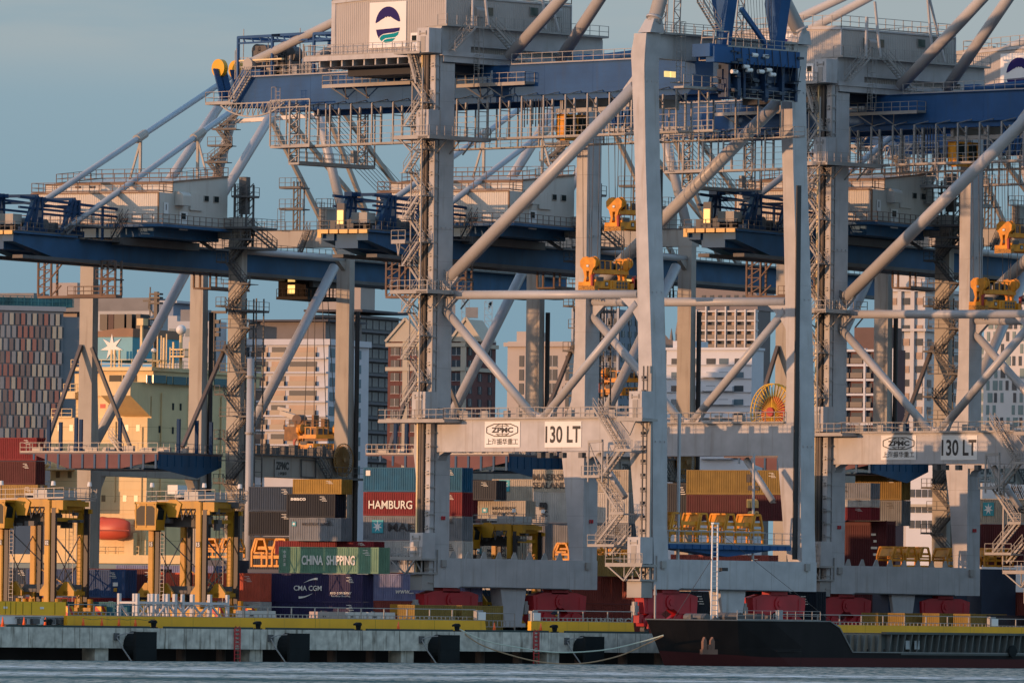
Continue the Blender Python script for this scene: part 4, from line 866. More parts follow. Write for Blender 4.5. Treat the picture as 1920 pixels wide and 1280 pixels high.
# hoist frames, lamp post
for px in (25, 95):
    y = dy(px, 440, 10); mb = MB()
    for x in (7.3, 12.6):
        for o in (-1.0, 0.0, 1.0): mb.beam((x, y + o * 1.9, gz1 + 0.2), (x, y + o * 0.7 + 1.2, gz1 + 4.6), 0.42, 0.5)
        mb.box(x - 0.5, x + 0.5, y - 2.4, y + 2.6, gz1 + 0.2, gz1 + 0.9)
    mb.beam((7.3, y + 1.2, gz1 + 4.7), (12.6, y + 1.2, gz1 + 4.7), 0.35).beam((7.3, y + 1.8, gz1 + 3.9), (12.6, y + 1.8, gz1 + 3.9), 0.25)
    for i in range(3): mb.box(7.0, 8.0, y + i * 0.9, y + 0.3 + i * 0.9, gz1 + 4.5, gz1 + 5.0)
    mb.build('hoist_frame', PBL, OC)
mb = MB()
for x in (7.3, 12.6):
    mb.beam((x, dy(0, 393, 10), gz1 + 4.4), (x, dy(200, 396, 10), gz1 + 3.9), 0.3).beam((x, dy(0, 400, 10), gz1 + 3.2), (x, dy(200, 400, 10), gz1 + 3.0), 0.26)
    for px in (110, 157, 207): mb.beam((x, dy(px, 440, 10), gz1), (x, dy(px, 440, 10), gz1 + 4.0), 0.25)
mb.build('hoist_gantry', PBL, OC)
y = YE + 0.3
MB().box(8.9, 9.9, y - 0.45, y, gz1 + 0.3, gz1 + 3.4).build('lamp_post', DARKG, OC)
MB().box(9.0, 9.8, y - 0.55, y - 0.42, gz1 + 1.0, gz1 + 2.6).build('lit_lamp', mat('soft_lamp', (0.9, 0.7, 0.3), 0.5, 0.0, emit=((1.0, 0.55, 0.15), 0.65)), OC)
mb = MB()
for i in range(16): mb.cb((7.5 + (i * 1.7) % 5, YE + 2 + i * 0.9, gz1 + 0.9), 0.9, 0.8, 1.2 + 0.3 * (i % 3))
mb.tube((8, YE + 5, gz1 + 1.4), (12, YE + 5, gz1 + 1.4), 0.7, 14).tube((8, YE + 9, gz1 + 1.4), (12, YE + 9, gz1 + 1.4), 0.7, 14).build('hoist_drum', DARKG, OC)
MB().box(9.9, 12.0, YE + 1.5, YE + 3.5, gz1 + 1.2, gz1 + 2.4).build('control_box', OLDG, OC)
# machinery house
ohx0, ohx1 = 0.6, 18.4; oy0 = dy(297, 400, ohx1); oy1 = oy0 + 16.4; oy2 = oy0 + 3.3
hb, ht, hu = dz(297, 420, ohx1), dz(297, 360, ohx1), dz(321, 343, ohx1); hr_ = dz(418, 333, ohx1)
H = MB().prism([(ohx0 + 0.03, oy0 + 0.03, hb), (ohx0 + 0.03, oy1, hb), (ohx0 + 0.03, oy1, hr_), (ohx0 + 0.03, oy2, hu), (ohx0 + 0.03, oy2, ht), (ohx0 + 0.03, oy0 + 0.03, ht)], (ohx1 - ohx0 - 0.06, 0, 0))
H.corr((ohx0, oy0, 0), (ohx1, oy0, 0), hb, ht, (0, -1, 0), 0.30, 0.05)
H = H.build('machinery_house', OCLAD, OC)
mb = MB().box(ohx0 - 0.06, ohx0 + 0.1, oy0 - 0.06, oy0 + 0.1, hb, ht).box(ohx1 - 0.1, ohx1 + 0.06, oy0 - 0.06, oy0 + 0.1, hb, ht).box(ohx0, ohx1, oy0 - 0.08, oy0, ht - 0.12, ht + 0.05).box(ohx0, ohx1 + 0.05, oy2 - 0.08, oy2, hu - 0.1, hu + 0.1).beam((ohx1 + 0.02, oy2, hu + 0.1), (ohx1 + 0.02, oy1, hr_ + 0.1), 0.16)
for i in range(6): mb.box(ohx0 + 3 * i + 1.5, ohx0 + 3 * i + 1.58, oy2 - 0.05, oy2, ht, hu)
mb.build('trim', mat('rust_trim', (0.2, 0.12, 0.07), 0.7, 0.2), H)
mb = MB().rail([(ohx0, oy2, ht + 0.1), (ohx0, oy0 + 0.1, ht + 0.1), (ohx1, oy0 + 0.1, ht + 0.1), (ohx1, oy2, ht + 0.1)], 1.15, 1.6, 0.07)
mb.rail([(ohx0, oy1, hr_ + 0.1), (ohx0 + 1.5, oy2, hu + 0.1), (ohx1, oy2, hu + 0.1), (ohx1, oy1, hr_ + 0.1), (ohx0, oy1, hr_ + 0.1)], 1.15, 1.6, 0.07)
for x in (7, 9): mb.cb((x, oy0 + 0.3, ht + 0.7), 0.6, 0.5, 0.25)
mb.build('roof_railing', RUSTG, H)
def wallbox(n, p0, p1, q0, q1, m, par, d=0.08, d0=0.0):
    return MB().box(ohx1 + d0, ohx1 + d, dy(p0, q0, ohx1), dy(p1, q0, ohx1), dz((p0 + p1) / 2, q1, ohx1), dz((p0 + p1) / 2, q0, ohx1)).build(n, m, par)
for a in ((307, 315, 380, 402), (336, 351, 397, 432)):
    d = wallbox('door', *a, WHITE, H); wallbox('window_pane', a[0] + 3, a[1] - 4, a[2] + 3, a[2] + 14, GLASS, d, 0.11, 0.07)
for a in ((382, 391, 367, 378), (400, 410, 368, 380)):
    w = wallbox('window', *a, OLDG, H); wallbox('pane', a[0] + 1, a[1] - 1, a[2] + 1, a[3] - 1, GLASS, w, 0.12, 0.06)
wallbox('vent_panel', 355, 379, 363, 395, OCLAD, H, 0.2)
y_, z_ = dy(336, 370, ohx1), dz(336, 370, ohx1); k = [(ohx1 + 1.1 * cos(t), y_ - 1.0, z_ + 0.1 + 0.6 * sin(t)) for t in [i * pi / 12 for i in range(7)]]
MB().prism([(ohx1, y_ - 1.0, z_ + 0.7)] + k[::-1] + [(ohx1 + 1.1, y_ - 1.0, z_ - 1.0), (ohx1, y_ - 1.0, z_ - 1.0)], (0, 2.1, 0)).build('vent_hood', OCLAD, H)
fl = MB().box(ohx0 - 0.9, ohx1 + 1.3, oy0 - 1.1, oy1 + 1, hb - 0.35, hb - 0.02).box(6.5, 17.5, oy0 + 0.5, oy1 - 0.5, hb - 1.5, hb - 0.35).box(6.8, 7.6, oy0 + 1, oy0 + 2, gz1, hb).box(12.4, 13, oy0 + 1, oy0 + 2, gz1, hb).box(12.4, 13, oy1 - 2, oy1 - 1, gz1, hb)
fl = fl.build('house_floor', OBLUE, OC)
MB().rail([(ohx0 - 0.85, oy1, hb), (ohx0 - 0.85, oy0 - 1.05, hb), (ohx1 + 1.25, oy0 - 1.05, hb), (ohx1 + 1.25, oy1, hb)], 1.15, 1.4, 0.07).build('railing', RUSTG, fl)
# cages below the girder
yq = dy(70, 556, 4.3); zq0 = dz(90, 556, 4.3); xq = dx(217, 556, yq)
mb = MB().box(4.3, xq, yq, yq + 1.5, zq0 - 0.3, zq0).rail([(8.5, yq, zq0), (xq, yq, zq0)], 1.1, 1.2).rail([(8.5, yq + 1.5, zq0), (xq, yq + 1.5, zq0)], 1.1, 1.4)
for x in (4.4, 6.2, xq - 2.0, xq - 0.1):
    for y in (yq, yq + 1.4): mb.beam((x, y, zq0), (x, y, gz0), 0.22)
for x in (4.4, xq - 2.0):
    for i in range(4):
        za, zb2 = zq0 + (gz0 - zq0) * i / 4, zq0 + (gz0 - zq0) * (i + 1) / 4
        mb.beam((x, yq, za), (x + 1.85, yq, zb2), 0.12).beam((x, yq, zb2), (x + 1.85, yq, zb2), 0.12)
mb.beam((6.2, yq, zq0), (7.6, yq, zq0 + 1.2), 0.15).beam((6.2, yq, gz0 - 2), (8.0, yq, gz0), 0.15)
mb.box(xq - 2.1, xq + 0.1, yq - 0.3, yq + 1.7, zq0 + 1.8, zq0 + 1.95).rail([(xq - 2.6, yq - 0.3, zq0 + 1.95), (xq, yq - 0.3, zq0 + 1.95)], 1.1, 0.9)
mb.build('service_cage', RUSTG, OC)
y2, z2 = dy(362, 541, 10), dz(390, 541, 10)
mb = MB().box(10, 12.5, y2, y2 + 9.5, z2 - 0.2, z2).rail([(12.4, y2, z2), (12.4, y2 + 9.5, z2)], 1.1, 1.5)
for y in (y2, y2 + 1.5): mb.beam((12.4, y, z2), (12.4, y, gz0), 0.2).beam((10.1, y, z2), (10.1, y, gz0), 0.2)
mb.build('service_cage', RUSTG, OC)
# cross beams, tower platforms
zc0, zc1 = dzf(570, 464, YG), dzf(570, 433, YG)
for ys in (0.0, YG):
    MB().box(-1.9, RX + 0.05, ys - 0.05, ys + 1.9, zc0, zc1).build('cross_beam', OLDG, OC)
def fzx(px, py): return D(px, py, 1, YG)
mb = MB().rail([(-1.9, YG - 0.1, zc1), (RX, YG - 0.1, zc1)], 1.15, 1.5, 0.07)
for px, p2, ys_ in ((550, 562, (352, 392)), (0, 0, ())):
    if px:
        for a in (px, p2):
            p = fzx(a, 430); mb.beam((p[0], YG, zc1), (p[0], YG, dzf(a, 340, YG)), 0.16); mb.beam((p[0], YG + 1, zc1), (p[0], YG + 1, dzf(a, 340, YG)), 0.14)
        for s in range(6):
            za = zc1 + (dzf(px, 350, YG) - zc1) * s / 6; zb2 = zc1 + (dzf(px, 350, YG) - zc1) * (s + 1) / 6
            mb.beam((fzx(px, 430)[0], YG, za), (fzx(p2, 430)[0], YG, zb2), 0.1)
        for q in ys_: xa, xb = fzx(528, q)[0], fzx(572, q)[0]; zf_ = dzf(550, q, YG); mb.box(xa, xb, YG - 0.6, YG + 1.2, zf_ - 0.15, zf_).rail([(xa, YG - 0.6, zf_), (xb, YG - 0.6, zf_)], 1.2, 0.9)
mb.ladder((fzx(532, 430)[0], YG - 0.3, zc1), (fzx(532, 430)[0], YG - 0.3, dzf(532, 392, YG)), (1, 0, 0), 0.6, (0, -1, 0))
mb.stair((fzx(568, 473)[0], YG - 0.9, gz1 + 0.2), (fzx(585, 432)[0], YG - 0.9, zc1), 0.8, (0, 1, 0))
mb.build('mast_platform', DARKG, OC)
xa, xb = fzx(598, 430)[0], fzx(612, 430)[0]
MB().box(xa, xb, YG, YG + 2.6, zc1, dzf(605, 391, YG)).build('equipment_room', OLDG, OC)
MB().rail([(xa - 0.3, YG - 0.3, dzf(605, 391, YG)), (xb + 0.3, YG - 0.3, dzf(605, 391, YG)), (xb + 0.3, YG + 2.6, dzf(605, 391, YG))], 1.2, 0.8).ladder(((xa + xb) / 2, YG - 0.2, zc1), ((xa + xb) / 2, YG - 0.2, dzf(605, 380, YG)), (1, 0, 0), 0.6, (0, -1, 0)).build('railing', RUSTG, OC)
# stair tower up the right land leg
mb = MB(); za = dzf(440, 1030, -1.4); hgt = 41 / 15.4; n = int((dzf(440, 440, -1.4) - za) / hgt); xa, xb = dx(427, 700, -1.4), dx(460, 700, -1.4)
for i in range(n):
    a, b = (xa, xb) if i % 2 else (xb, xa); y = -0.9 if i % 2 else -1.9
    mb.stair((a, y, za + i * hgt), (b, y, za + (i + 1) * hgt), 0.8, (0, 1, 0), t=0.06)
    c = b; mb.box(c - 0.7, c + 0.7, -2.4, -0.4, za + (i + 1) * hgt - 0.08, za + (i + 1) * hgt)
    if i % 2: mb.box(xb, xb + 1.1, -2.4, -0.4, za + (i + 1) * hgt - 0.08, za + (i + 1) * hgt).rail([(xb + 1.0, -2.4, za + (i + 1) * hgt), (xa - 0.5, -2.4, za + (i + 1) * hgt)], 1.1, 1.4)
    else: mb.rail([(xa - 1.2, -2.4, za + (i + 1) * hgt), (xa + 0.2, -2.4, za + (i + 1) * hgt)], 1.1, 0.7).box(xa - 1.3, xa, -2.4, -0.4, za + (i + 1) * hgt - 0.08, za + (i + 1) * hgt)
mb.build('stair_tower', DARKG, OC)
mb = MB(); xs = RX + 0.4
ze = dz(470, 560, xs)
for y in (0.5, 2.3):
    for x in (xs, xs + 1.4): mb.beam((x, y, 1), (x, y, ze), 0.14)
nb_ = 24
for i in range(nb_): z = 1 + (ze - 1) * i / nb_; mb.beam((xs + 1.4, 0.5, z), (xs + 1.4, 2.3, z), 0.08).beam((xs, 0.5, z), (xs + 1.4, 0.5, z), 0.08)
mb.build('lift_shaft', DARKG, OC)
mb = MB()
for y in (0.2, 1.9):
    for x in (RX - 1.2, RX + 0.4): mb.beam((x, y, gz1), (x, y, dz(450, 345, RX)), 0.2)
for i in range(9): z = gz1 + i * (dz(450, 345, RX) - gz1) / 9; mb.beam((RX - 1.2, 0.2, z), (RX + 0.4, 0.2, z + 1.0), 0.1).beam((RX + 0.4, 0.2, z), (RX + 0.4, 1.9, z + 1.0), 0.1)
for q, e_ in ((368, 0), (428, 1.6), (466, 1.6), (583, 1.0)): z = dz(450, q, RX); mb.box(RX - 1.4, RX + 0.8 + e_, -0.3 - e_, 2.6 + e_, z - 0.12, z).rail([(RX - 1.4, -0.3 - e_, z), (RX + 0.8 + e_, -0.3 - e_, z), (RX + 0.8 + e_, 2.6 + e_, z)], 1.15, 1.2)
mb.ladder((RX - 0.4, -0.2, gz1 + 1), (RX - 0.4, -0.2, dz(450, 345, RX)), (1, 0, 0), 0.5, (0, -1, 0)).box(RX - 0.9, RX + 0.1, 0.6, 1.6, gz1 + 4, gz1 + 8.5)
mb.stair((RX - 2.5, -2.4, gz1 - 0.5), (RX - 6.5, -2.4, dzf(418, 432, -2.4)), 0.8, (0, 1, 0)).stair((RX + 1.9, 4.5, dz(470, 465, RX)), (RX + 1.9, -1.5, dz(440, 428, RX)), 0.8, (1, 0, 0)).build('tower_platform', DARKG, OC)
MB().box(RX - 3.0, RX + 0.3, -0.3, 2.6, dz(440, 440, RX), dz(440, 407, RX)).build('equipment_room', OLDG, OC)
# A-frame, stays
apL, apR = D(460, 126, 1, 30), D(573, 110, 1, 30)
for b, ap, r in (((-0.9, YG + 1, zc1 - 0.5), apL, 0.6), ((RX - 0.9, YG + 1, zc1 - 0.5), apR, 0.6), ((5.8, 1, zc1 - 0.4), apL, 0.58), ((15.0, 1, zc1 - 0.4), apR, 0.58)):
    MB().tube(b, ap, r, 18).build('mast_tube', PIPE, OC, True)
MB().beam(apL, apR, 0.9, 1.4).build('mast_head', OLDG, OC)
MB().beam(add(apL, mul(sub((-0.9, YG + 1, zc1), apL), 0.33)), add(apR, mul(sub((RX - 0.9, YG + 1, zc1), apR), 0.33)), 0.5).build('mast_tie', PIPE, OC)
mb = MB(); c0 = add(apL, mul(sub((5.8, 1, zc1), apL), 0.1)); nst = 7
for i in range(nst):
    u, v = 0.28 + i * 0.1, 0.28 + (i + 1) * 0.1; base = sub((-0.9, YG + 1, zc1), apL)
    s_ = 1.6 if i % 2 else -0.9; mb.stair(add(apL, mul(base, v), (s_, -1.2, 0)), add(apL, mul(base, u), (0.7 - s_, -1.2, 0)), 0.8, (0, 1, 0))
    c = add(apL, mul(base, v), (0, -1.2, 0)); mb.box(c[0] - 1.4, c[0] + 2.1, c[1] - 0.6, c[1] + 0.6, c[2] - 0.1, c[2]).rail([(c[0] - 1.4, c[1] - 0.6, c[2]), (c[0] + 2.1, c[1] - 0.6, c[2])], 1.1, 1.1)
mb.build('mast_stair', DARKG, OC)
for x, a, ap, jt in ((7.6, (62, 390), apL, 259), (12.8, (120, 432), apR, 366)):
    p = D(*a, 0, x); u = 0.5; MB().tube(p, ap, 0.36, 14).build('backstay', mat('stay_blue_grey', (0.34, 0.40, 0.45), 0.45, 0.05), OC, True)
    t = (jt - a[0]) / ((460 if x < 9 else 573) - a[0]); c = add(p, mul(sub(ap, p), t))
    MB().tube(add(c, mul(norm(sub(ap, p)), -1.2)), add(c, mul(norm(sub(ap, p)), 1.2)), 0.55, 10).beam(c, (c[0], c[1], hu + 0.8), 0.3).beam(add(c, (0, 0, -0.6)), (c[0] - 1.6 if x < 9 else c[0] + 1.6, c[1], hu + 0.8), 0.22).build('stay_support', OLDG, OC)
zt_ = gz1 + 0.2
for x, apx, yy in ((7.4, apL, 22), (12.6, apR, 24), (7.4, apL, 40), (12.6, apR, 42)):
    e = (x, YG + yy, zt_); MB().beam(apx, add(apx, mul(sub(e, apx), 0.55)), 0.42, 0.6).beam(add(apx, mul(sub(e, apx), 0.55)), e, 0.42, 0.6).build('forestay', OLDG, OC)
mb = MB()
for i in range(9):
    mb.tube(add(apL, (1.0 + i * 0.7, 0, 0.5)), (8 + i * 0.5, YG + 48, zt_ + 1), 0.045, 4, cap=False)
mb.build('boom_rope', ROPE, OC)
# trolley cab
cz0, cz1 = dz(560, 560, 9), dz(560, 517, 9); yc0, yc1 = dy(540, 540, 9), dy(600, 540, 9); xs0, xs1 = 7.6, 11.5
tb = MB().box(8.0, 12.0, yc0 + 1, yc1 - 1, gz0 - 1.1, gz0 - 0.3).build('trolley', DARKG, OC)
cb_ = MB().box(xs0, xs1, yc0, yc1, cz0, cz0 + 0.3).box(xs0, xs1, yc0, yc1, cz1 - 0.25, cz1).box(xs0, xs1, yc0, yc0 + 0.15, cz0, cz1).box(xs0, xs1, yc0 + 3.2, yc0 + 3.4, cz0, cz1)
for i in range(6): cb_.box(xs1 - 0.15, xs1, yc0 + 3.4 + i * (yc1 - yc0 - 3.5) / 5, yc0 + 3.5 + i * (yc1 - yc0 - 3.5) / 5, cz0, cz1 - 1)
cb_.box(xs0, xs1 - 0.05, yc0, yc0 + 3.3, cz0, cz1).rail([(xs0, yc0 - 0.4, cz0), (xs1 + 0.5, yc0 - 0.4, cz0), (xs1 + 0.5, yc1, cz0)], 1.1, 0.9).box(xs0, xs1 + 0.6, yc0 - 0.5, yc1, cz0 - 0.2, cz0)
cb_ = cb_.build('operator_cab', mat('cab_brown', (0.012, 0.008, 0.006), 0.6, 0.2, spec=0.15), tb)
MB().box(9.0, 10.0, yc0 - 0.06, yc0 - 0.01, cz0 + 2.0, cz1 - 0.3).box(9.0, 10.0, yc0 - 0.06, yc0 - 0.01, cz0 + 0.5, cz0 + 1.6).build('lit_window', LAMP, cb_)
# cable reel on the right portal beam
yy, zz_ = dy(643, 860, RX + 0.6), dz(643, 862, RX + 0.6); REELD = mat('reel_brown', (0.28, 0.15, 0.035), 0.6, 0.2); RL = MB(); xr = RX + 0.7; rr = 2.0
for i in range(36):
    t = i * 2 * pi / 36; t2 = t + pi / 18
    RL.beam((xr, yy, zz_), (xr, yy + rr * 1.2 * cos(t), zz_ + rr * 1.0 * sin(t)), 0.07, 0.04).beam((xr, yy + rr * 1.2 * cos(t), zz_ + rr * sin(t)), (xr, yy + rr * 1.2 * cos(t2), zz_ + rr * sin(t2)), 0.10)
RL.tube((xr - 0.5, yy, zz_), (xr - 0.1, yy, zz_), 1.7, 24).tube((xr - 0.4, yy, zz_), (xr + 0.2, yy, zz_), 0.3, 12).build('cable_reel', REELD, OC)

for q in (0, RX):
    MB().tube((q + 0.25, YG + 1.7, 6), (q + 0.25, YG + 1.7, dz(396, 586, 0)), 0.3, 8).build('cable_pipe', BLACK, OC)
# ================================================================ ground, water, wharf
yw = -4.3; WZ = -3.2
def sheet(name, fr, x0, x1, y0, y1, z, m, kind='structure'):
    o = MB(); o.v = [fr.w(p) for p in ((x0, y0, z), (x1, y0, z), (x1, y1, z), (x0, y1, z))]; o.f = [(0, 1, 2, 3)]
    o = o.build(name, m); o['kind'] = kind; return o
ASPH = mat('asphalt', (0.055, 0.055, 0.055), 0.9, 0.2)
sheet('ground', A, -9000, 12000, yw + 2.2, 16000, -0.004, ASPH)
WM = bpy.data.materials.new('sea_water'); WM.use_nodes = True; n = WM.node_tree; b = n.nodes['Principled BSDF']
b.inputs['Roughness'].default_value = 0.25; b.inputs['IOR'].default_value = 1.33
t = n.nodes.new('ShaderNodeTexCoord')
def wn(scale, sc, det=5, rough=0.55):
    m_ = n.nodes.new('ShaderNodeMapping'); m_.inputs['Scale'].default_value = scale; z_ = n.nodes.new('ShaderNodeTexNoise'); z_.inputs['Scale'].default_value = sc; z_.inputs['Detail'].default_value = det; z_.inputs['Roughness'].default_value = rough
    n.links.new(t.outputs['Object'], m_.inputs['Vector']); n.links.new(m_.outputs['Vector'], z_.inputs['Vector']); return z_.outputs['Fac']
a1 = wn((1, 0.5, 1), 0.9, 8, 0.7); a2 = wn((1, 1, 1), 0.12, 4)
ad = n.nodes.new('ShaderNodeMath'); ad.operation = 'ADD'; n.links.new(a1, ad.inputs[0])
m2 = n.nodes.new('ShaderNodeMath'); m2.operation = 'MULTIPLY'; m2.inputs[1].default_value = 1.6; n.links.new(a2, m2.inputs[0]); n.links.new(m2.outputs[0], ad.inputs[1])
bp = n.nodes.new('ShaderNodeBump'); bp.inputs['Strength'].default_value = 1.0; bp.inputs['Distance'].default_value = 0.9; n.links.new(ad.outputs[0], bp.inputs['Height']); n.links.new(bp.outputs['Normal'], b.inputs['Normal'])
# base colour: green-grey harbour water, painted ripple tones and dark swell faces, foam trails left by a passing boat
cr = n.nodes.new('ShaderNodeValToRGB'); e = cr.color_ramp.elements; e[0].position = 0.40; e[0].color = (0.03, 0.13, 0.15, 1); e[1].position = 0.60; e[1].color = (0.56, 0.56, 0.48, 1)  # light crests and dark troughs of the ripples are put into the colour
n.links.new(wn((1.3, 0.11, 1), 1.0, 6, 0.72), cr.inputs['Fac'])
swell_mix = n.nodes.new('ShaderNodeMix'); swell_mix.data_type = 'RGBA'; swell_mix.inputs['B'].default_value = (0.004, 0.09, 0.10, 1); n.links.new(cr.outputs['Color'], swell_mix.inputs['A'])  # dark face of the wake swell painted as colour, no real wave
sx = n.nodes.new('ShaderNodeSeparateXYZ'); n.links.new(t.outputs['Object'], sx.inputs['Vector'])
def band(c, w, amp):
    """mask that is 1 along y = c (+ wander), half-width w"""
    q = n.nodes.new('ShaderNodeMath'); q.operation = 'MULTIPLY_ADD'; q.inputs[1].default_value = amp; n.links.new(wn((1, 1, 1), 0.03, 3), q.inputs[0]); n.links.new(sx.outputs['Y'], q.inputs[2])
    r = n.nodes.new('ShaderNodeMath'); r.operation = 'SUBTRACT'; r.inputs[1].default_value = c + amp * 0.5; n.links.new(q.outputs[0], r.inputs[0])
    ab = n.nodes.new('ShaderNodeMath'); ab.operation = 'ABSOLUTE'; n.links.new(r.outputs[0], ab.inputs[0])
    mr = n.nodes.new('ShaderNodeMapRange'); mr.inputs['From Min'].default_value = w; mr.inputs['From Max'].default_value = 0.0; n.links.new(ab.outputs[0], mr.inputs['Value']); return mr.outputs['Result']
def mathn(op, x, y):
    q = n.nodes.new('ShaderNodeMath'); q.operation = op; q.use_clamp = True
    for i, v in enumerate((x, y)):
        if isinstance(v, float): q.inputs[i].default_value = v
        else: n.links.new(v, q.inputs[i])
    return q.outputs[0]
def Yat(px, py): return atZ(px, py, WZ)[1]
ys1, ys2, ys3 = Yat(500, 1262), Yat(900, 1262), Yat(300, 1252)
n.links.new(mathn('MULTIPLY', mathn('MAXIMUM', band(ys1 + 20, 26.0, 80.0), band(ys1 - 75, 24.0, 60.0)), 1.0), swell_mix.inputs['Factor'])
fm = n.nodes.new('ShaderNodeMix'); fm.data_type = 'RGBA'; fm.inputs['B'].default_value = (0.9, 0.95, 0.95, 1); n.links.new(swell_mix.outputs['Result'], fm.inputs['A'])
rr_ = n.nodes.new('ShaderNodeValToRGB'); rr_.color_ramp.elements[0].position = 0.46; rr_.color_ramp.elements[1].position = 0.53; n.links.new(wn((0.35, 0.10, 1), 1.0, 8, 0.75), rr_.inputs['Fac'])
foam = mathn('MULTIPLY', mathn('MAXIMUM', band(ys3, 45.0, 60.0), band(ys1 - 30, 22.0, 60.0)), rr_.outputs['Color'])
swell_shade = swell_mix.inputs['Factor'].links[0].from_socket
n.links.new(foam, fm.inputs['Factor'])
df = n.nodes.new('ShaderNodeBsdfDiffuse'); n.links.new(fm.outputs['Result'], df.inputs['Color']); n.links.new(bp.outputs['Normal'], df.inputs['Normal'])
ms = n.nodes.new('ShaderNodeMixShader'); n.links.new(b.outputs['BSDF'], ms.inputs[1]); n.links.new(df.outputs['BSDF'], ms.inputs[2]); n.links.new(ms.outputs['Shader'], n.nodes['Material Output'].inputs['Surface'])
chop = n.nodes.new('ShaderNodeMapRange'); chop.inputs['From Min'].default_value = 0.35; chop.inputs['From Max'].default_value = 0.65; chop.inputs['To Min'].default_value = 0.45; chop.inputs['To Max'].default_value = 0.75; n.links.new(wn((0.6, 0.10, 1), 1.2, 8, 0.75), chop.inputs['Value'])
n.links.new(mathn('MAXIMUM', mathn('MULTIPLY', foam, 0.95), mathn('MAXIMUM', mathn('MULTIPLY', swell_shade, 0.8), chop.outputs['Result'])), ms.inputs['Fac'])
n.links.new(fm.outputs['Result'], b.inputs['Base Color'])
wat = MB(); wat.v = [(-6000, -4000, WZ), (9000, -4000, WZ), (9000, 9000, WZ), (-6000, 9000, WZ)]
g0, g1 = A.w((-9000, yw + 3, WZ)), A.w((12000, yw + 3, WZ))
wat.v = [(-9000, -3000, WZ), (12000, -3000, WZ), g1, g0]; wat.f = [(0, 1, 2, 3)]
struct(wat.build('sea_water', WM))
WR = thing('wharf', 'long concrete wharf with a stained edge beam over dark piles', 'wharf', A.O, A.a)
XW0, XW1 = -320, 420
MB().box(XW0, XW1, yw, yw + 2.5, -1.98, 0.0).build('edge_beam', CONC, WR)
mb = MB()
for i in range(60): x = XW0 + i * 12.4; mb.box(x, x + 0.05, yw - 0.012, yw, -1.97, -0.02)
mb.build('joint', mat('dark_joint', (0.10, 0.095, 0.085), 0.9, 0.1), WR)
MB().box(XW0, XW1, yw + 6, yw + 7, -6, -0.1).box(XW0, XW1, yw + 2.5, yw + 6, -0.6, -0.1).build('rear_wall', mat('under_deck_shade', (0.008, 0.008, 0.008), 0.9, 0.3, spec=0.1), WR)  # shade of the recess is put into the near-black wall and soffit colour
fpx = [255, 543.3, 826, 1098]
mbp = []
for i, px in enumerate(fpx):
    x0 = A(px, 1200, 1, yw - 1.6)[0]
    MB().box(x0 - 3.5, x0 - 1.7, yw + 0.5, yw + 2.3, -5, -1.98).build('pile', CONC, WR)
    for k in (5.0, 11.5, 17.0): MB().tube((x0 + k, yw + 4.0, -5), (x0 + k, yw + 4.0, -0.6), 0.5, 10).build('pile', mat('dark_pile', (0.03, 0.022, 0.018), 0.9, 0.3), WR)
    F_ = thing('wharf_fender', 'black', 'fender', A.w((x0 + 1.4, yw, -1.8)), A.a, 'black fenders along the wharf')
    F_['label'] = ['leftmost black wharf fender, left of the first red ladder', 'black wharf fender just right of the first red ladder', 'black wharf fender below the bollard that holds the ropes', 'black wharf fender right of the second red ladder'][i]
    MB().box(-1.4, 1.4, -1.6, -1.25, -1.55, 1.45).box(-1.41, 1.41, -1.62, -1.24, -0.03, 0.03).build('fender_panel', RUBBER, F_)
    fc = MB()
    for k in range(6): fc.tube((-0.2, -1.25 + k * 0.21, 0.1), (-0.2, -1.25 + (k + 1) * 0.21, 0.1), 1.05 + 0.06 * k, 18, 1.05 + 0.06 * (k + 1))
    fc.build('rubber_cone', RUBBER, F_)
    MB().box(-2.9, -2.2, -0.12, 0.0, 0.6, 1.3).build('chain_bracket', DARKG, F_)
    ch = MB(); pts = [(-2.6, -0.15, 1.0), (-2.0, -0.6, 1.25), (-1.3, -1.3, 1.35)]
    ch.path(pts, 0.05, 5); pts = [(-2.6, -0.15, 0.9), (-2.3, -0.5, 0.0), (-1.6, -1.2, -1.4)]; ch.path(pts, 0.07, 5)
    ch.build('chain', GALV, F_)
RLAD = mat('ladder_red', (0.45, 0.03, 0.03), 0.6, 0.1)
for px, lab in ((437, 'red steel ladder on the wharf face, left one'), (998, 'red steel ladder on the wharf face between ropes, right one')):
    x0 = A(px, 1200, 1, yw)[0]; L = MB().ladder((x0 + 0.45, yw - 0.15, -3.6), (x0 + 0.45, yw - 0.15, 0.1), (1, 0, 0), 0.75, st=0.36, t=0.09)
    for k in range(5): L.beam((x0 + 0.1, yw - 0.15, -1.6 + k * 0.4), (x0 + 0.8, yw - 0.15, -1.3 + k * 0.4), 0.06).beam((x0 + 0.8, yw - 0.15, -1.6 + k * 0.4), (x0 + 0.1, yw - 0.15, -1.3 + k * 0.4), 0.06)
    tag(L.merge(MB()).build('wharf_ladder', RLAD), lab, 'ladder', 'red ladders on the wharf face')
for o in list(COL.objects):
    if o.name.startswith('wharf_ladder'): o.location = A.O; o.rotation_euler = (0, 0, A.a)
KERB = mat('kerb_green', (0.03, 0.05, 0.045), 0.7, 0.2)
tim = MB()
for a_, b_ in ((12, 282), (310, 476), (502, 665), (690, 850), (876, 1030), (1062, 1218)):
    tim.cut().box(A(a_, 1178, 1, yw)[0], A(b_, 1178, 1, yw)[0], yw + 0.05, yw + 0.35, 0.0, 0.2)
tim.build('kerb_rail', KERB, WR)
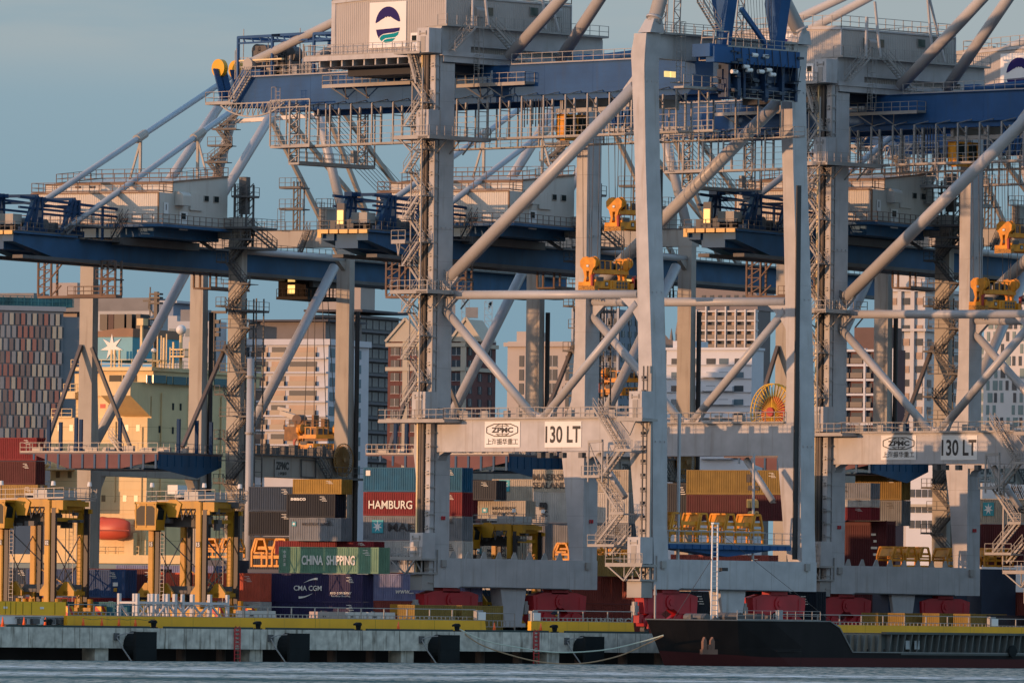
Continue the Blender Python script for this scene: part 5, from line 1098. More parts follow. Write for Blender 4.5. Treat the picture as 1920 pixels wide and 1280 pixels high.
for i, px in enumerate((92, 288, 484, 672, 857, 1040)):
    x0 = A(px, 1172, 1, yw + 0.7)[0]; B_ = thing('bollard', '', 'bollard', A.w((x0, yw + 0.7, 0)), A.a, 'black mooring bollards along the wharf')
    B_['label'] = ['black mooring bollard at far left, below the yellow module', 'black mooring bollard above the leftmost fender', 'black mooring bollard just right of the first red ladder', 'black mooring bollard midway between the second and third fenders', 'black mooring bollard with the mooring ropes tied to it', 'black mooring bollard in front of the short yellow barrier'][i]
    MB().tube((0, 0, 0), (0, 0, 0.12), 0.42, 16).tube((0, 0, 0.1), (0, 0, 0.6), 0.22, 16, 0.3).build('post', RUBBER, B_)
    MB().loft([[(-0.5, -0.22, 0.5), (-0.5, 0.22, 0.5), (-0.55, 0.2, 0.68), (-0.5, -0.2, 0.68)], [(0, -0.32, 0.52), (0, 0.32, 0.52), (0, 0.3, 0.82), (0, -0.3, 0.82)], [(0.3, -0.22, 0.5), (0.3, 0.22, 0.5), (0.32, 0.2, 0.7), (0.3, -0.2, 0.7)]]).build('horn', RUBBER, B_)
# yellow barriers and railings
def X(px, off): return A(px, 1170, 1, yw + off)[0]
def barrier(pa, pb, lab):
    T = thing('crash_barrier', lab, 'barrier', A.w((X(pa, 3), yw + 3, 0)), A.a, 'low yellow barriers along the wharf'); L = X(pb, 3) - X(pa, 3)
    MB().prism([(0, 0, 0.02), (0, 0, 1.14), (L - 0.2, 0, 1.14), (L, 0, 0.02)], (0, 0.5, 0)).build('barrier_wall', BARR, T)
    mb = MB(); k = 8.5
    while k < L: mb.box(k, k + 0.04, -0.012, 0, 0.03, 1.13); k += 8.5
    mb.build('panel_joint', mat('joint_yellow', (0.3, 0.22, 0.02), 0.7, 0.1), T); return T
barrier(126, 912, 'long low yellow barrier along the wharf left of the red bogies'); barrier(996, 1190, 'short low yellow barrier between the fenders and the barge bow'); barrier(1420, 2100, 'low yellow barrier behind the black barge')
def wrail(pa, pb, off, lab, z0=1.05, z1=2.25):
    T = thing('railing', lab, 'railing', A.w((X(pa, off), yw + off, 0)), A.a, 'galvanised railings behind the yellow barriers'); L = X(pb, off) - X(pa, off); mb = MB(); m = int(L / 3.2)
    for i in range(m + 1): mb.cut().beam((i * L / m, 0, 0), (i * L / m, 0, z1), 0.10)
    mb.build('post', GALV, T); mb = MB(); mb.beam((0, 0, z1), (L, 0, z1), 0.09).beam((0, 0, z1 - 0.75), (L, 0, z1 - 0.75), 0.07).beam((0, 0, z0 + 0.12), (L, 0, z0 + 0.12), 0.07)
    m = int(L / 0.62)
    for i in range(m): mb.box(i * 0.62, i * 0.62 + 0.09, -0.05, 0.0, z0 + 0.1, z1 - 0.75)
    mb.build('rail', GALV, T)
wrail(128, 455, 4.2, 'galvanised railing behind long yellow barrier, left of middle'); wrail(458, 890, 4.2, 'galvanised railing behind long yellow barrier in front of navy containers'); wrail(1000, 1185, 4.2, 'galvanised railing in front of the brick red containers'); wrail(1450, 1856, 4.2, 'galvanised railing above the black barge', 1.0, 2.2); wrail(900, 965, 6, 'short galvanised railing at the gap between yellow barriers', 0.4, 1.9); wrail(1865, 2100, 4.2, 'galvanised railing at the right edge above the barge', 1.0, 2.0)
# pedestal boxes
for px, lab in ((898, 'white and tan power pedestal at end of the long railing'), (1001, 'grey power pedestal at start of the short yellow barrier'), (1860, 'white power pedestal at right above the barge')):
    T = thing('power_pedestal', lab, 'pedestal', A.w((X(px, 3.6), yw + 3.6, 0)), A.a, 'power pedestals at barrier ends')
    MB().box(-0.5, 0.4, -0.2, 0.3, 0, 2.2).build('cabinet', GALV, T); MB().box(-0.35, 0.7, -0.28, -0.21, 1.2, 2.0).build('cabinet_door', WHITE, T)
# cones
CO = mat('cone_orange', (0.85, 0.13, 0.02), 0.5, 0.05)
c0 = thing('traffic_cone', '', 'traffic cone', (0, 0, 0), 0, 'orange cones along the wharf edge')
MB().box(-0.22, 0.22, -0.22, 0.22, 0, 0.05).build('base', CO, c0); MB().tube((0, 0, 0.05), (0, 0, 0.95), 0.19, 12, 0.04).build('cone_body', CO, c0, True)
MB().tube((0, 0, 0.32), (0, 0, 0.48), 0.142, 12, 0.114).tube((0, 0, 0.62), (0, 0, 0.74), 0.09, 12, 0.068).build('reflective_band', WHITE, c0)
cl_ = [(5, 1.2, 'leftmost cone on the wharf'), (45, 1.4, 'orange cone second from left below the yellow module'), (85, 1.4, 'orange cone third from left below the yellow module'), (156, 2.2, 'orange cone just right of the yellow module'), (191, 1.4, 'orange cone left of the brightest cone'), (223, 1.3, 'brightest banded orange cone on the wharf'), (254, 1.6, 'orange cone right of the brightest cone'), (290, 1.8, 'orange cone just above the leftmost fender bollard'), (747, 1.2, 'lone orange cone in front of long yellow barrier'), (927, 1.3, 'orange cone between the two yellow barriers'), (1014, 1.0, 'orange cone above the right red ladder')]
for i, (px, off, lab) in enumerate(cl_):
    loc = A.w((X(px, off), yw + off, 0))
    if i == 0: c0.location = loc; c0['label'] = lab
    else: dup(c0, loc, 0, lab)
BT = MB()
pts = []
for a_, b_ in zip((156, 191, 223, 254), (191, 223, 254, 290)):
    p, q = A.w((X(a_, 1.5), yw + 1.5, 0.9)), A.w((X(b_, 1.5), yw + 1.5, 0.9)); mid = add(mul(add(p, q), 0.5), (0, 0, -0.12)); BT.beam(p, mid, 0.05, 0.06).beam(mid, q, 0.05, 0.06)
tag(BT.build('barrier_tape', mat('tape_black_yellow', (0.25, 0.2, 0.03), 0.6, 0.5, scale=3), None), 'black and yellow tape strung between the wharf cones', 'tape')
# yellow module on white plinth, far left
T = thing('service_module', 'bright yellow steel service module on a white plinth at far left', 'machine', A.w((X(-40, 4), yw + 4, 0)), A.a); L = X(123, 4) - X(-40, 4)
MODY = mat('module_yellow', (0.95, 0.49, 0.008), 0.5, 0.05)
MB().box(0, L, 0, 3, 1.15, 2.45).build('housing', MODY, T); MB().box(0, L, 0.15, 3, 0.25, 1.14).build('plinth', WHITE, T)
mb = MB()
for f in (0.3, 0.36, 0.42, 0.5, 0.6, 0.87): mb.box(L * f, L * f + 0.06, -0.05, 0, 1.2, 2.4)
mb.build('panel_joint', mat('joint_yellow', (0,) * 3), T); mb = MB()
for f in (0.45, 0.6, 0.78, 0.9): mb.cut().box(L * f, L * f + 0.9, -0.3, 0.14, 0.3, 0.8).beam((L * f - 0.4, -0.1, 0.9), (L * f + 1.2, -0.1, 0.9), 0.12)
mb.build('drive_unit', DARKG, T)
for f in (0.28, 0.7): MB().box(L * f, L * f + 0.5, -0.03, -0.005, 1.75, 1.95).build('label_plate', WHITE, T)
# galvanised racks
def rack(px, w, lab, ny=2):
    T = thing('steel_rack', lab, 'rack', A.w((X(px, 7), yw + 7, 0)), A.a, 'galvanised steel racks on the wharf'); mb = MB(); h = 3.4
    for j in range(ny):
        for i in range(4):
            x = i * w / 3; mb.beam((x, j * 2.6, 0), (x, j * 2.6, h), 0.3)
            if i < 3: mb.beam((x, j * 2.6, h - 0.9), (x + w / 3, j * 2.6, h - 0.9), 0.26).beam((x, j * 2.6, 0.5), (x + w / 3, j * 2.6, h - 0.9), 0.18) if i % 2 else mb.beam((x, j * 2.6, h - 0.9), (x + w / 3, j * 2.6, h - 0.9), 0.26).beam((x, j * 2.6, h - 0.9), (x + w / 3, j * 2.6, 0.3), 0.18)
    for i in range(4): mb.beam((i * w / 3, 0, h - 0.9), (i * w / 3, 2.6, h - 0.9), 0.2)
    mb.build('frame', mat('bright_galvanised', (0.52, 0.52, 0.52), 0.4, 0.1), T)
rack(257, 6.2, 'grey galvanised rack at left below straddle 15'); rack(328, 7.2, 'grey galvanised rack at right below straddle 15')
# orange clutter, lamp mast
LM = thing('light_mast', 'tall plain grey steel mast right of the stair tower, rising from the container yard', 'mast', atY(465, 1080, 60)[:2] + (0,), 0)
p = atY(465, 672, 60)
MB().tube((0, 0, 0), (0, 0, p[2]), 0.52, 14, 0.40).build('pole', mat('mast_grey', (0.36, 0.37, 0.38), 0.5, 0.1), LM, True)
mb = MB()
for f in (0.25, 0.5, 0.72, 0.93): mb.tube((0, 0, p[2] * f), (0, 0, p[2] * f + 0.2), 0.56, 14)
mb.build('collar', GALV, LM)
# ================================================================ black barge with ribbed hold, moored at right
BY = yw - 9.5; HB = 6.2
bx0 = A(1212, 1160, 1, BY)[0]; bz = A(1212, 1160, 1, BY)[2]
SHIP = thing('cargo_barge', 'black cargo ship with rust marks and ribbed grey hold wall, moored at right', 'ship', A.w((bx0, BY, 0)), A.a)
HM = bpy.data.materials.new('barge_hull'); HM.use_nodes = True; n = HM.node_tree; b = n.nodes['Principled BSDF']; b.inputs['Roughness'].default_value = 0.7; b.inputs['Specular IOR Level'].default_value = 0.15
t = n.nodes.new('ShaderNodeTexCoord'); sx = n.nodes.new('ShaderNodeSeparateXYZ'); n.links.new(t.outputs['Object'], sx.inputs['Vector'])
cr = n.nodes.new('ShaderNodeValToRGB'); cr.color_ramp.elements[0].color = (0.006, 0.006, 0.007, 1); cr.color_ramp.elements[1].color = (0.022, 0.02, 0.02, 1); n.links.new(wn((1, 1, 0.5), 0.6, 6), cr.inputs['Fac'])
mr = n.nodes.new('ShaderNodeMapRange'); mr.inputs['From Min'].default_value = -2.55; mr.inputs['From Max'].default_value = -2.45; mr.inputs['To Min'].default_value = 1; mr.inputs['To Max'].default_value = 0
# boot topping rises toward the bow
q = n.nodes.new('ShaderNodeMath'); q.operation = 'MULTIPLY_ADD'; q.inputs[1].default_value = 0.055; n.links.new(sx.outputs['X'], q.inputs[0]); n.links.new(sx.outputs['Z'], q.inputs[2])
qm = n.nodes.new('ShaderNodeMath'); qm.operation = 'SUBTRACT'; qm.inputs[1].default_value = 0.9
mn = n.nodes.new('ShaderNodeMath'); mn.operation = 'MINIMUM'; mn.inputs[1].default_value = 12.0; n.links.new(sx.outputs['X'], mn.inputs[0]); n.links.new(mn.outputs[0], q.inputs[0]); n.links.new(q.outputs[0], qm.inputs[0])
n.links.new(qm.outputs[0], mr.inputs['Value'])
mm = n.nodes.new('ShaderNodeMix'); mm.data_type = 'RGBA'; mm.inputs['B'].default_value = (0.07, 0.018, 0.018, 1); n.links.new(cr.outputs['Color'], mm.inputs['A']); n.links.new(mr.outputs['Result'], mm.inputs['Factor'])
rs = n.nodes.new('ShaderNodeValToRGB'); rs.color_ramp.elements[0].position = 0.72; rs.color_ramp.elements[1].position = 0.76; n.links.new(wn((1, 1, 0.35), 0.9, 6), rs.inputs['Fac'])
m3 = n.nodes.new('ShaderNodeMix'); m3.data_type = 'RGBA'; m3.inputs['B'].default_value = (0.22, 0.12, 0.07, 1); n.links.new(mm.outputs['Result'], m3.inputs['A']); n.links.new(rs.outputs['Color'], m3.inputs['Factor']); n.links.new(m3.outputs['Result'], b.inputs['Base Color'])
rings = []; XS = [0, 0.6, 1.6, 3, 5, 8, 12, 17, 21, 22.5, 24.5, 60, 120]
zlow = WZ + 1.55
for i, x in enumerate(XS):
    bd = HB * (1 - max(0, 1 - x / 13) ** 1.9) + 0.05; xo = max(0, 3.4 - 0.0 * x)
    bw_ = HB * (1 - max(0, 1 - (x) / 17) ** 1.6) * (0.0 if x < 0.1 else 1) + 0.04
    zt = bz - 0.0 * x if x <= 21 else (bz - (x - 21) / 3.5 * 1.55 if x < 24.5 else zlow)
    k = 3.4 * max(0, 1 - x / 17)   # rake of the stem
    rings.append([(x, -bd, zt), (x + k * 0.5, -(bd * 0.55 + bw_ * 0.45), zt * 0.4 + WZ * 0.6 - 0.0), (x + k, -bw_, WZ - 1.0), (x + k, bw_, WZ - 1.0), (x + k * 0.5, bd * 0.55 + bw_ * 0.45, zt * 0.4 + WZ * 0.6), (x, bd, zt)])
hull = MB().loft(rings).build('hull', HM, SHIP)
mb = MB()
for a_, b_ in zip(rings, rings[1:]):
    for k in (0, 5): mb.beam(a_[k], b_[k], 0.16, 0.12)
mb.build('gunwale', mat('gunwale_grey', (0.16, 0.16, 0.15), 0.6, 0.2), SHIP)
HG = mat('hold_grey_green', (0.055, 0.065, 0.062), 0.6, 0.2, streak=0.4, dirt=(0.12, 0.07, 0.04)); HBN = mat('hold_brown', (0.20, 0.16, 0.12), 0.6, 0.2)
zc_ = A(1700, 1181, 1, BY - HB + 1)[2] ; zc_ = 0.35
MB().box(22.8, 29.8, -HB + 0.7, HB - 0.7, zlow, zc_ - 0.1).build('fore_coaming', HBN, SHIP)
MB().box(29.8, 120, -HB + 0.7, HB - 0.7, zlow, zc_).box(29.8, 120, -HB - 0.05, -HB + 0.7, zc_ - 0.12, zc_ + 0.12).box(32, 120, -HB - 0.12, -HB + 0.5, zlow - 0.25, zlow + 0.02).build('hold_coaming', HG, SHIP)
mb = MB()
for i in range(58): x = 30.6 + i * 1.08; mb.cut().prism([(x, -HB + 0.7, zlow), (x, -HB + 0.7, zc_ - 0.1), (x, -HB + 0.0, zc_ - 0.1), (x, -HB + 0.35, zlow)], (0.12, 0, 0))
for i in range(6): x = 23.4 + i * 1.08; mb.cut().prism([(x, -HB + 0.7, zlow), (x, -HB + 0.7, zc_ - 0.2), (x, -HB + 0.2, zc_ - 0.2), (x, -HB + 0.4, zlow)], (0.12, 0, 0))
mb.build('coaming_rib', mat('rib_grey', (0.13, 0.14, 0.135), 0.6, 0.2), SHIP)
for x in (33.2, 34.6): MB().box(x, x + 0.75, -HB + 0.3, -HB + 0.4, zlow + 0.35, zlow + 1.25).build('hatch_cover', mat('pale_grey_paint', (0.32, 0.34, 0.34), 0.6, 0.1), SHIP)
ANC = mat('anchor_rust', (0.17, 0.09, 0.06), 0.85, 0.3)
ax0 = A(1328, 1205, 1, BY - HB)[0] - bx0; yy_ = -HB - 0.12; zz0 = -2.0
MB().box(ax0 - 1.15, ax0 + 1.15, yy_ - 0.15, yy_ + 0.2, zz0, zz0 + 0.5).prism([(ax0 - 0.85, yy_, zz0 + 0.4), (ax0 - 0.3, yy_, zz0 + 0.4), (ax0 - 0.35, yy_, zz0 + 1.4), (ax0 - 0.6, yy_, zz0 + 1.75), (ax0 - 0.85, yy_, zz0 + 1.3)], (0, 0.3, 0)).prism([(ax0 + 0.85, yy_, zz0 + 0.4), (ax0 + 0.3, yy_, zz0 + 0.4), (ax0 + 0.35, yy_, zz0 + 1.4), (ax0 + 0.6, yy_, zz0 + 1.75), (ax0 + 0.85, yy_, zz0 + 1.3)], (0, 0.3, 0)).box(ax0 - 0.15, ax0 + 0.15, yy_ - 0.1, yy_ + 0.3, zz0 + 0.3, zz0 + 1.0).build('anchor', ANC, SHIP)
# white lattice mast, deck gear
mx_ = A(1339, 1155, 1, BY)[0] - bx0; mzt = A(1339, 980, 1, BY)[2]
m_ = MB()
m_.beam((mx_ - 0.46, 0, bz - 1), (mx_ - 0.40, 0, mzt), 0.13).beam((mx_ + 0.46, 0, bz - 1), (mx_ + 0.40, 0, mzt), 0.13)
z = bz
while z < mzt: m_.beam((mx_ - 0.42, 0, z), (mx_ + 0.42, 0, z), 0.07); z += 0.5
m_ = m_.box(mx_ - 0.4, mx_ + 0.4, -0.2, 0.2, mzt - 0.1, mzt + 0.05).build('lattice_mast', WHITE, SHIP)
z = A(1350, 1068, 1, BY)[2]
MB().beam((mx_ + 0.3, 0, z - 0.2), (mx_ + 1.0, 0, z - 0.1), 0.08).box(mx_ + 0.8, mx_ + 1.7, -0.3, 0.2, z - 0.1, z + 0.25).build('search_light', BLACK, m_)
MB().tube((mx_ - 0.3, 0, mzt - 3.5), (4, 0, bz), 0.03, 5).tube((mx_ - 0.3, 0, mzt - 0.5), (mx_ + 18, 0, bz), 0.025, 5).build('mast_stay', ROPE, m_)
px_ = A(1228, 1150, 1, BY)[0] - bx0
MB().tube((px_, 0, bz - 0.5), (px_, 0, A(1228, 1100, 1, BY)[2]), 0.11, 8).tube((px_, 0, A(1228, 1115, 1, BY)[2]), (px_, 0, A(1228, 1095, 1, BY)[2]), 0.2, 8, 0.05).build('jack_staff', GALV, SHIP)
mb = MB(); random.seed(3)
for i in range(16):
    x = 5 + i * 1.0; mb.tube((x, -1.5 + (i % 4), bz - 0.5), (x, -1.5 + (i % 4), bz + 0.25 + 0.3 * (i % 3 == 0)), 0.22 + 0.1 * (i % 2), 8)
mb.tube((7, -2, bz + 0.2), (7, 1, bz + 0.2), 0.45, 12).tube((12, -2, bz + 0.3), (12, 1, bz + 0.3), 0.5, 12).box(15, 16.2, -1.5, 1, bz, bz + 0.7).build('winch', DARKG, SHIP)
MB().rail([(8, -HB + 1.0, bz), (20, -HB + 0.4, bz)], 1.0, 1.2, 0.05).build('railing', GALV, SHIP)
mb = MB(); mb.box(17.3, 17.9, -2.5, -2.0, bz, bz + 1.1).build('deck_locker', mat('pale_grey_paint', (0,) * 3), SHIP)
MB().tube((bx0 * 0 + 49.5, -HB - 0.1, -1.4), (49.5, -HB - 0.35, -1.4), 0.62, 18).build('tyre_fender', RUBBER, SHIP)
# mooring ropes
def rope(pts, r, m, lab):
    n_ = len(pts) - 1; out = []
    y0_, y1_ = yw + 0.5, BY - 2.0
    P = [A(px, py, 1, y0_ + (y1_ - y0_) * i / n_) for i, (px, py) in enumerate(pts)]; sm = []
    for i in range(n_):
        p0 = P[max(0, i - 1)]; p1 = P[i]; p2 = P[i + 1]; p3 = P[min(n_, i + 2)]
        for k in range(5):
            u = k / 5; sm.append(tuple(0.5 * ((2 * b_) + (-a_ + c_) * u + (2 * a_ - 5 * b_ + 4 * c_ - d_) * u * u + (-a_ + 3 * b_ - 3 * c_ + d_) * u ** 3) for a_, b_, c_, d_ in zip(p0, p1, p2, p3)))
    sm.append(P[-1]); o = MB().path([A.w(p) for p in sm], r, 6).build('mooring_rope', m); tag(o, lab, 'rope', 'mooring ropes from the bollard to the barge bow')
rope([(862, 1179), (905, 1199), (960, 1211), (1040, 1222), (1130, 1218), (1200, 1203), (1244, 1190)], 0.07, mat('rope_pale_green', (0.42, 0.50, 0.42), 0.9, 0.1), 'upper pale green mooring rope running to the barge bow')
rope([(862, 1180), (900, 1207), (960, 1228), (1020, 1241), (1090, 1243), (1160, 1229), (1215, 1205), (1244, 1191)], 0.07, mat('rope_brown', (0.36, 0.25, 0.15), 0.9, 0.1), 'lower sagging brown mooring rope running to the barge bow')

WBL = mat('chalky_white_concrete', (0.60, 0.57, 0.52), 0.9, 0.12, streak=0.5, dirt=(0.3, 0.27, 0.22)); PBL2 = mat('pinkish_concrete', (0.42, 0.34, 0.30), 0.9, 0.2)
for i, (pa, pb, m, lab) in enumerate(((456, 518, WBL, 'white concrete block behind railing, leftmost'), (594, 649, PBL2, 'pinkish grey concrete block behind railing'), (651, 688, WBL, 'white concrete block just right of the pinkish one'), (689, 742, WBL, 'white concrete block next to the tan container'))):
    T = thing('concrete_block', lab, 'concrete block', A.w((X(pa, 6.5), yw + 6.5, 0)), A.a, 'concrete blocks behind the railing'); L = X(pb, 6.5) - X(pa, 6.5)
    MB().prism([(0, 0, 0), (0.12, 0, 1.85), (L - 0.12, 0, 1.85), (L, 0, 0)], (0, 1.2, 0)).build('block', m, T); MB().box(L * 0.2, L * 0.3, -0.03, 0, 1.3, 1.45).box(L * 0.2, L * 0.3, 0.2, 0.3, 1.8, 1.95).build('lifting_lug', DARKG, T)


mb = MB()
for i in range(1, 12): mb.cut().box(i * 2.6 + 1.0, i * 2.6 + 1.03, -HB - 0.02 if i > 4 else -HB * 0.9, -HB + 0.2, -3.1, -1.3 if i > 7 else 0.0) if i > 5 else None
mb.cut().box(13, 60, -HB - 0.02, -HB + 0.1, -1.62, -1.58)
mb.build('plate_seam', mat('seam_black', (0.03, 0.025, 0.022), 0.8, 0.3), SHIP)
# ================================================================ shipping containers
CC = {}
for k, c in dict(navy=(0.026, 0.022, 0.07), green=(0.14, 0.26, 0.17), orange=(0.55, 0.10, 0.055), lav=(0.17, 0.19, 0.32), blue=(0.03, 0.07, 0.17), teal=(0.006, 0.10, 0.19), red=(0.17, 0.012, 0.02),
                 maroon=(0.08, 0.016, 0.02), brick=(0.26, 0.06, 0.045), grey=(0.17, 0.185, 0.20), dgrey=(0.03, 0.036, 0.045), beige=(0.38, 0.34, 0.27), white=(0.46, 0.44, 0.40), olive=(0.22, 0.145, 0.035), tan=(0.34, 0.22, 0.07),
                 yellow=(0.33, 0.19, 0.035), slate=(0.02, 0.045, 0.08), black=(0.006, 0.013, 0.024), pgrey=(0.42, 0.40, 0.37), tealc=(0.03, 0.15, 0.20)).items():
    CC[k] = mat('container_' + k, c, 0.55, 0.14, streak=0.5, dirt=tuple(v * 0.5 + 0.015 for v in c), spec=0.2, scale=0.9)
_cm = {}
def cmesh(L):
    if L in _cm: return _cm[L]
    h, w = 2.59, 2.44; m = MB(); m.corr((-L + 0.12, 0.02, 0), (-0.12, 0.02, 0), 0.14, h - 0.1, (0, -1, 0), 0.28, 0.045)
    m.corr((-0.02, w - 0.12, 0), (-0.02, 0.12, 0), 0.14, h - 0.1, (1, 0, 0), 0.28, 0.03).corr((-L + 0.02, 0.12, 0), (-L + 0.02, w - 0.12, 0), 0.14, h - 0.1, (-1, 0, 0), 0.28, 0.045).corr((-0.12, w - 0.02, 0), (-L + 0.12, w - 0.02, 0), 0.14, h - 0.1, (0, 1, 0), 0.5, 0.045)
    for x in (-L, -0.14):
        for y in (0, w - 0.14): m.box(x, x + 0.14, y, y + 0.14, 0, h)
    for z, d in ((0, 0.16), (h - 0.11, 0.1)):
        m.box(-L + 0.14, -0.14, 0, 0.08, z, z + d).box(-L + 0.14, -0.14, w - 0.08, w, z, z + d).box(-0.1, 0, 0.14, w - 0.14, z, z + d).box(-L, -L + 0.1, 0.14, w - 0.14, z, z + d)
    m.box(-L + 0.08, -0.08, 0.08, w - 0.08, h - 0.06, h - 0.02)
    me = bpy.data.meshes.new('container_shell'); me.from_pydata(m.v, [], m.f); me.materials.append(CC['grey'])
    d = MB().box(-0.02, 0.01, 0.14, w - 0.14, 0.16, h - 0.11)
    for y in (0.5, 0.95, 1.5, 1.95): d.tube((0.04, y, 0.1), (0.04, y, h - 0.08), 0.035, 6).box(0.01, 0.06, y - 0.08, y + 0.08, 1.0, 1.1)
    for z in (0.4, 1.0, 1.6, 2.2): d.box(0.01, 0.03, 0.16, w - 0.16, z, z + 0.05)
    md = bpy.data.meshes.new('container_door'); md.from_pydata(d.v, [], d.f); md.materials.append(CC['grey']); _cm[L] = (me, md); return _cm[L]
LW = mat('letter_cream', (0.72, 0.70, 0.62), 0.6, 0.05); LK = mat('letter_black', (0.02, 0.02, 0.025), 0.6, 0.05); LG = mat('letter_gold', (0.55, 0.36, 0.12), 0.6, 0.05); LT = mat('star_teal', (0.03, 0.32, 0.38), 0.6, 0.05)
UX = (1, 0, 0)
def star(par, x, z, s):
    MB().box(x - s, x + s, -0.045, -0.03, z - s, z + s).build('star_panel', LT, par)
    p = []
    for i in range(14): r = s * (0.88 if i % 2 == 0 else 0.34); t = pi / 2 + i * pi / 7; p.append((x + r * cos(t), -0.07, z + r * sin(t)))
    MB().prism(p, (0, 0.02, 0)).build('star', WHITE, par)
def marks(par, L, m):
    mb = MB()
    for i in range(4): mb.box(-1.9 + 0.3 * (i % 2), -1.3 + 0.1 * i, -0.06, -0.04, 2.25 - i * 0.15, 2.30 - i * 0.15)
    mb.build('marking', m, par)
def cont(fr, px, Y, yt, yb, L, col, label, txt=None, corner='r', group='shipping containers in the yard'):
    sh, dr = cmesh(L)
    if Y is None: of = {1646: 19, 1696: 15, 1761: 11.5, 1819: 8}.get(px, 7.5); Y = A.w((A(px, 1180, 1, yw + of)[0], yw + of, 0))[1]
    p = atY(px, yb, Y); q = atY(px, yt, Y); z0 = p[2] if yb < 1150 else 0.0
    loc = (p[0], Y, z0)
    if corner == 'l': loc = add(loc, mul(fr.ex, L))
    if Y is None: pass
    o = link('shipping_container', sh, None, CC[col]); tag(o, label, 'shipping container', group)
    o.location = loc; o.rotation_euler = (0, 0, fr.a); o.scale = (1, 1, (q[2] - z0) / 2.59)
    d = link('door', dr, o, CC[col])
    if txt: txt(o, L)
    if fr is D and (not txt or 'lettered' not in label): marks(o, L, LW if col not in ('white', 'beige', 'grey', 'pgrey') else LK)
    return o
def T_(s, w, h, xc, zc, m=None, b=0.0, **k): return lambda o, L: text(s, m or LW, o, (xc if xc < 0 else -L + xc, -0.055, zc), UX, Z3, w, h, bold=b, **k)
def multi(*fs): return lambda o, L: [f(o, L) for f in fs]
def vert(chars, x, z, s, m=None): return lambda o, L: [text(c, m or LW, o, (-L + x, -0.055, z - i * s * 1.25), UX, Z3, s, s, bold=0.01) for i, c in enumerate(chars)]
def mk(o, L): marks(o, L, LW)
# ---- front rows
def cma(o, L):
    text('CMA CGM', LW, o, (-6.6, -0.055, 1.25), UX, Z3, 3.4, 0.48, bold=0.012); text('eco container', LW, o, (-2.55, -0.055, 0.85), UX, Z3, 2.6, 0.28, bold=0.004); text('bamboo flooring', LW, o, (-2.55, -0.055, 0.52), UX, Z3, 2.3, 0.22, bold=0.0)
    for s, cx in ((1, -6.2), (-1, -6.9)):
        up = [(cx + s * (-0.9 + 1.7 * i / 10), 1.25 + s * (0.5 + 0.48 * sin(pi * 0.5 * i / 10))) for i in range(11)]; lo = [(x + 0.0, z - s * (0.015 + 0.02 * i)) for i, (x, z) in enumerate(up)]
        MB().prism([(x, -0.06, z) for x, z in up] + [(x, -0.06, z) for x, z in lo[::-1]], (0, 0.012, 0)).build('swoosh', LW, o)
    MB().box(-11.6, -11.2, -0.06, -0.04, 0.4, 0.75).build('yellow_mark', YELLOW, o)
cont(D, 678.5, 16, 1128, 1180, 12.19, 'navy', 'dark navy container on the ground below the one with curved swoosh marks')
cont(D, 678.7, 16, 1076, 1128, 12.19, 'navy', 'dark purple navy container with white lettering and curved swoosh marks', cma)
cont(D, 709.5, 16, 1025.5, 1075, 12.19, 'green', 'green container with large white capitals, topmost of the front stack', multi(T_('CHINA  SHIPPING', 6.5, 0.95, -6.1, 1.28, b=0.03), vert('中国海运', 0.75, 2.05, 0.32)))
cont(D, 487, 16.2, 1074, 1127, 12.19, 'orange', 'orange red container behind straddle 15, left of the swoosh one')
cont(D, 487, 16.2, 1127.5, 1180, 12.19, 'pgrey', 'pale grey container on the ground below the orange red one')
cont(D, 884, 28, 1076, 1127, 12.19, 'lav', 'lavender blue container lettered www. right of the swoosh one', multi(T_('www...', 2.2, 0.36, 4.0, 0.85, b=0.02, shear=0.2), lambda o, L: MB().box(-5.7, -4.5, -0.08, -0.03, 0.6, 1.9).build('patch', CC['dgrey'], o), T_('M', 0.9, 0.55, -3.7, 0.95, b=0.05, shear=0.3), lambda o, L: MB().prism([(-5.3, -0.08, 1.95), (-4.2, -0.08, 1.95), (-4.6, -0.08, 2.1), (-5.1, -0.08, 2.1)], (0, 0.02, 0)).build('swoosh', LW, o)))
cont(D, 884, 28, 1127.5, 1180, 12.19, 'brick', 'brick red container under the lavender blue one', lambda o, L: MB().box(-L + 2.2, -L + 4.6, -0.07, -0.03, 1.4, 2.3).build('label_plate', YELLOW, o))
cont(D, 234, 14, 1067, 1120, 12.19, 'blue', 'blue container with white and yellow marks between the two yellow straddles', multi(lambda o, L: MB().box(-1.35, -0.95, -0.07, -0.03, 0.55, 0.9).build('yellow_mark', YELLOW, o), lambda o, L: MB().box(-1.45, -0.85, -0.07, -0.03, 1.05, 1.4).build('label_plate', WHITE, o)))
cont(D, 232, 14, 1120.5, 1180, 12.19, 'red', 'red container directly under the blue one, mostly hidden')
cont(D, 242, 9, 1128, 1180, 12.19, 'tealc', 'teal blue container on the ground in front of the hidden red one')
cont(D, 300, 22, 1066, 1118, 12.19, 'maroon', 'dark red container just right of the blue marked one', T_('O', 0.8, 0.9, -1.2, 1.2))
cont(D, 300, 22, 1118.5, 1180, 12.19, 'dgrey', 'dark grey container behind the hazard striped wheel guard')
cont(D, 62, 24, 1064, 1110, 12.19, 'slate', 'slate blue container behind the left straddle')
cont(D, 62, 24, 1111, 1180, 12.19, 'dgrey', 'dark container under the slate blue one at left')
cont(D, 400, 28, 1060, 1074, 12.19, 'lav', 'pale lavender container top seen above the orange red one')
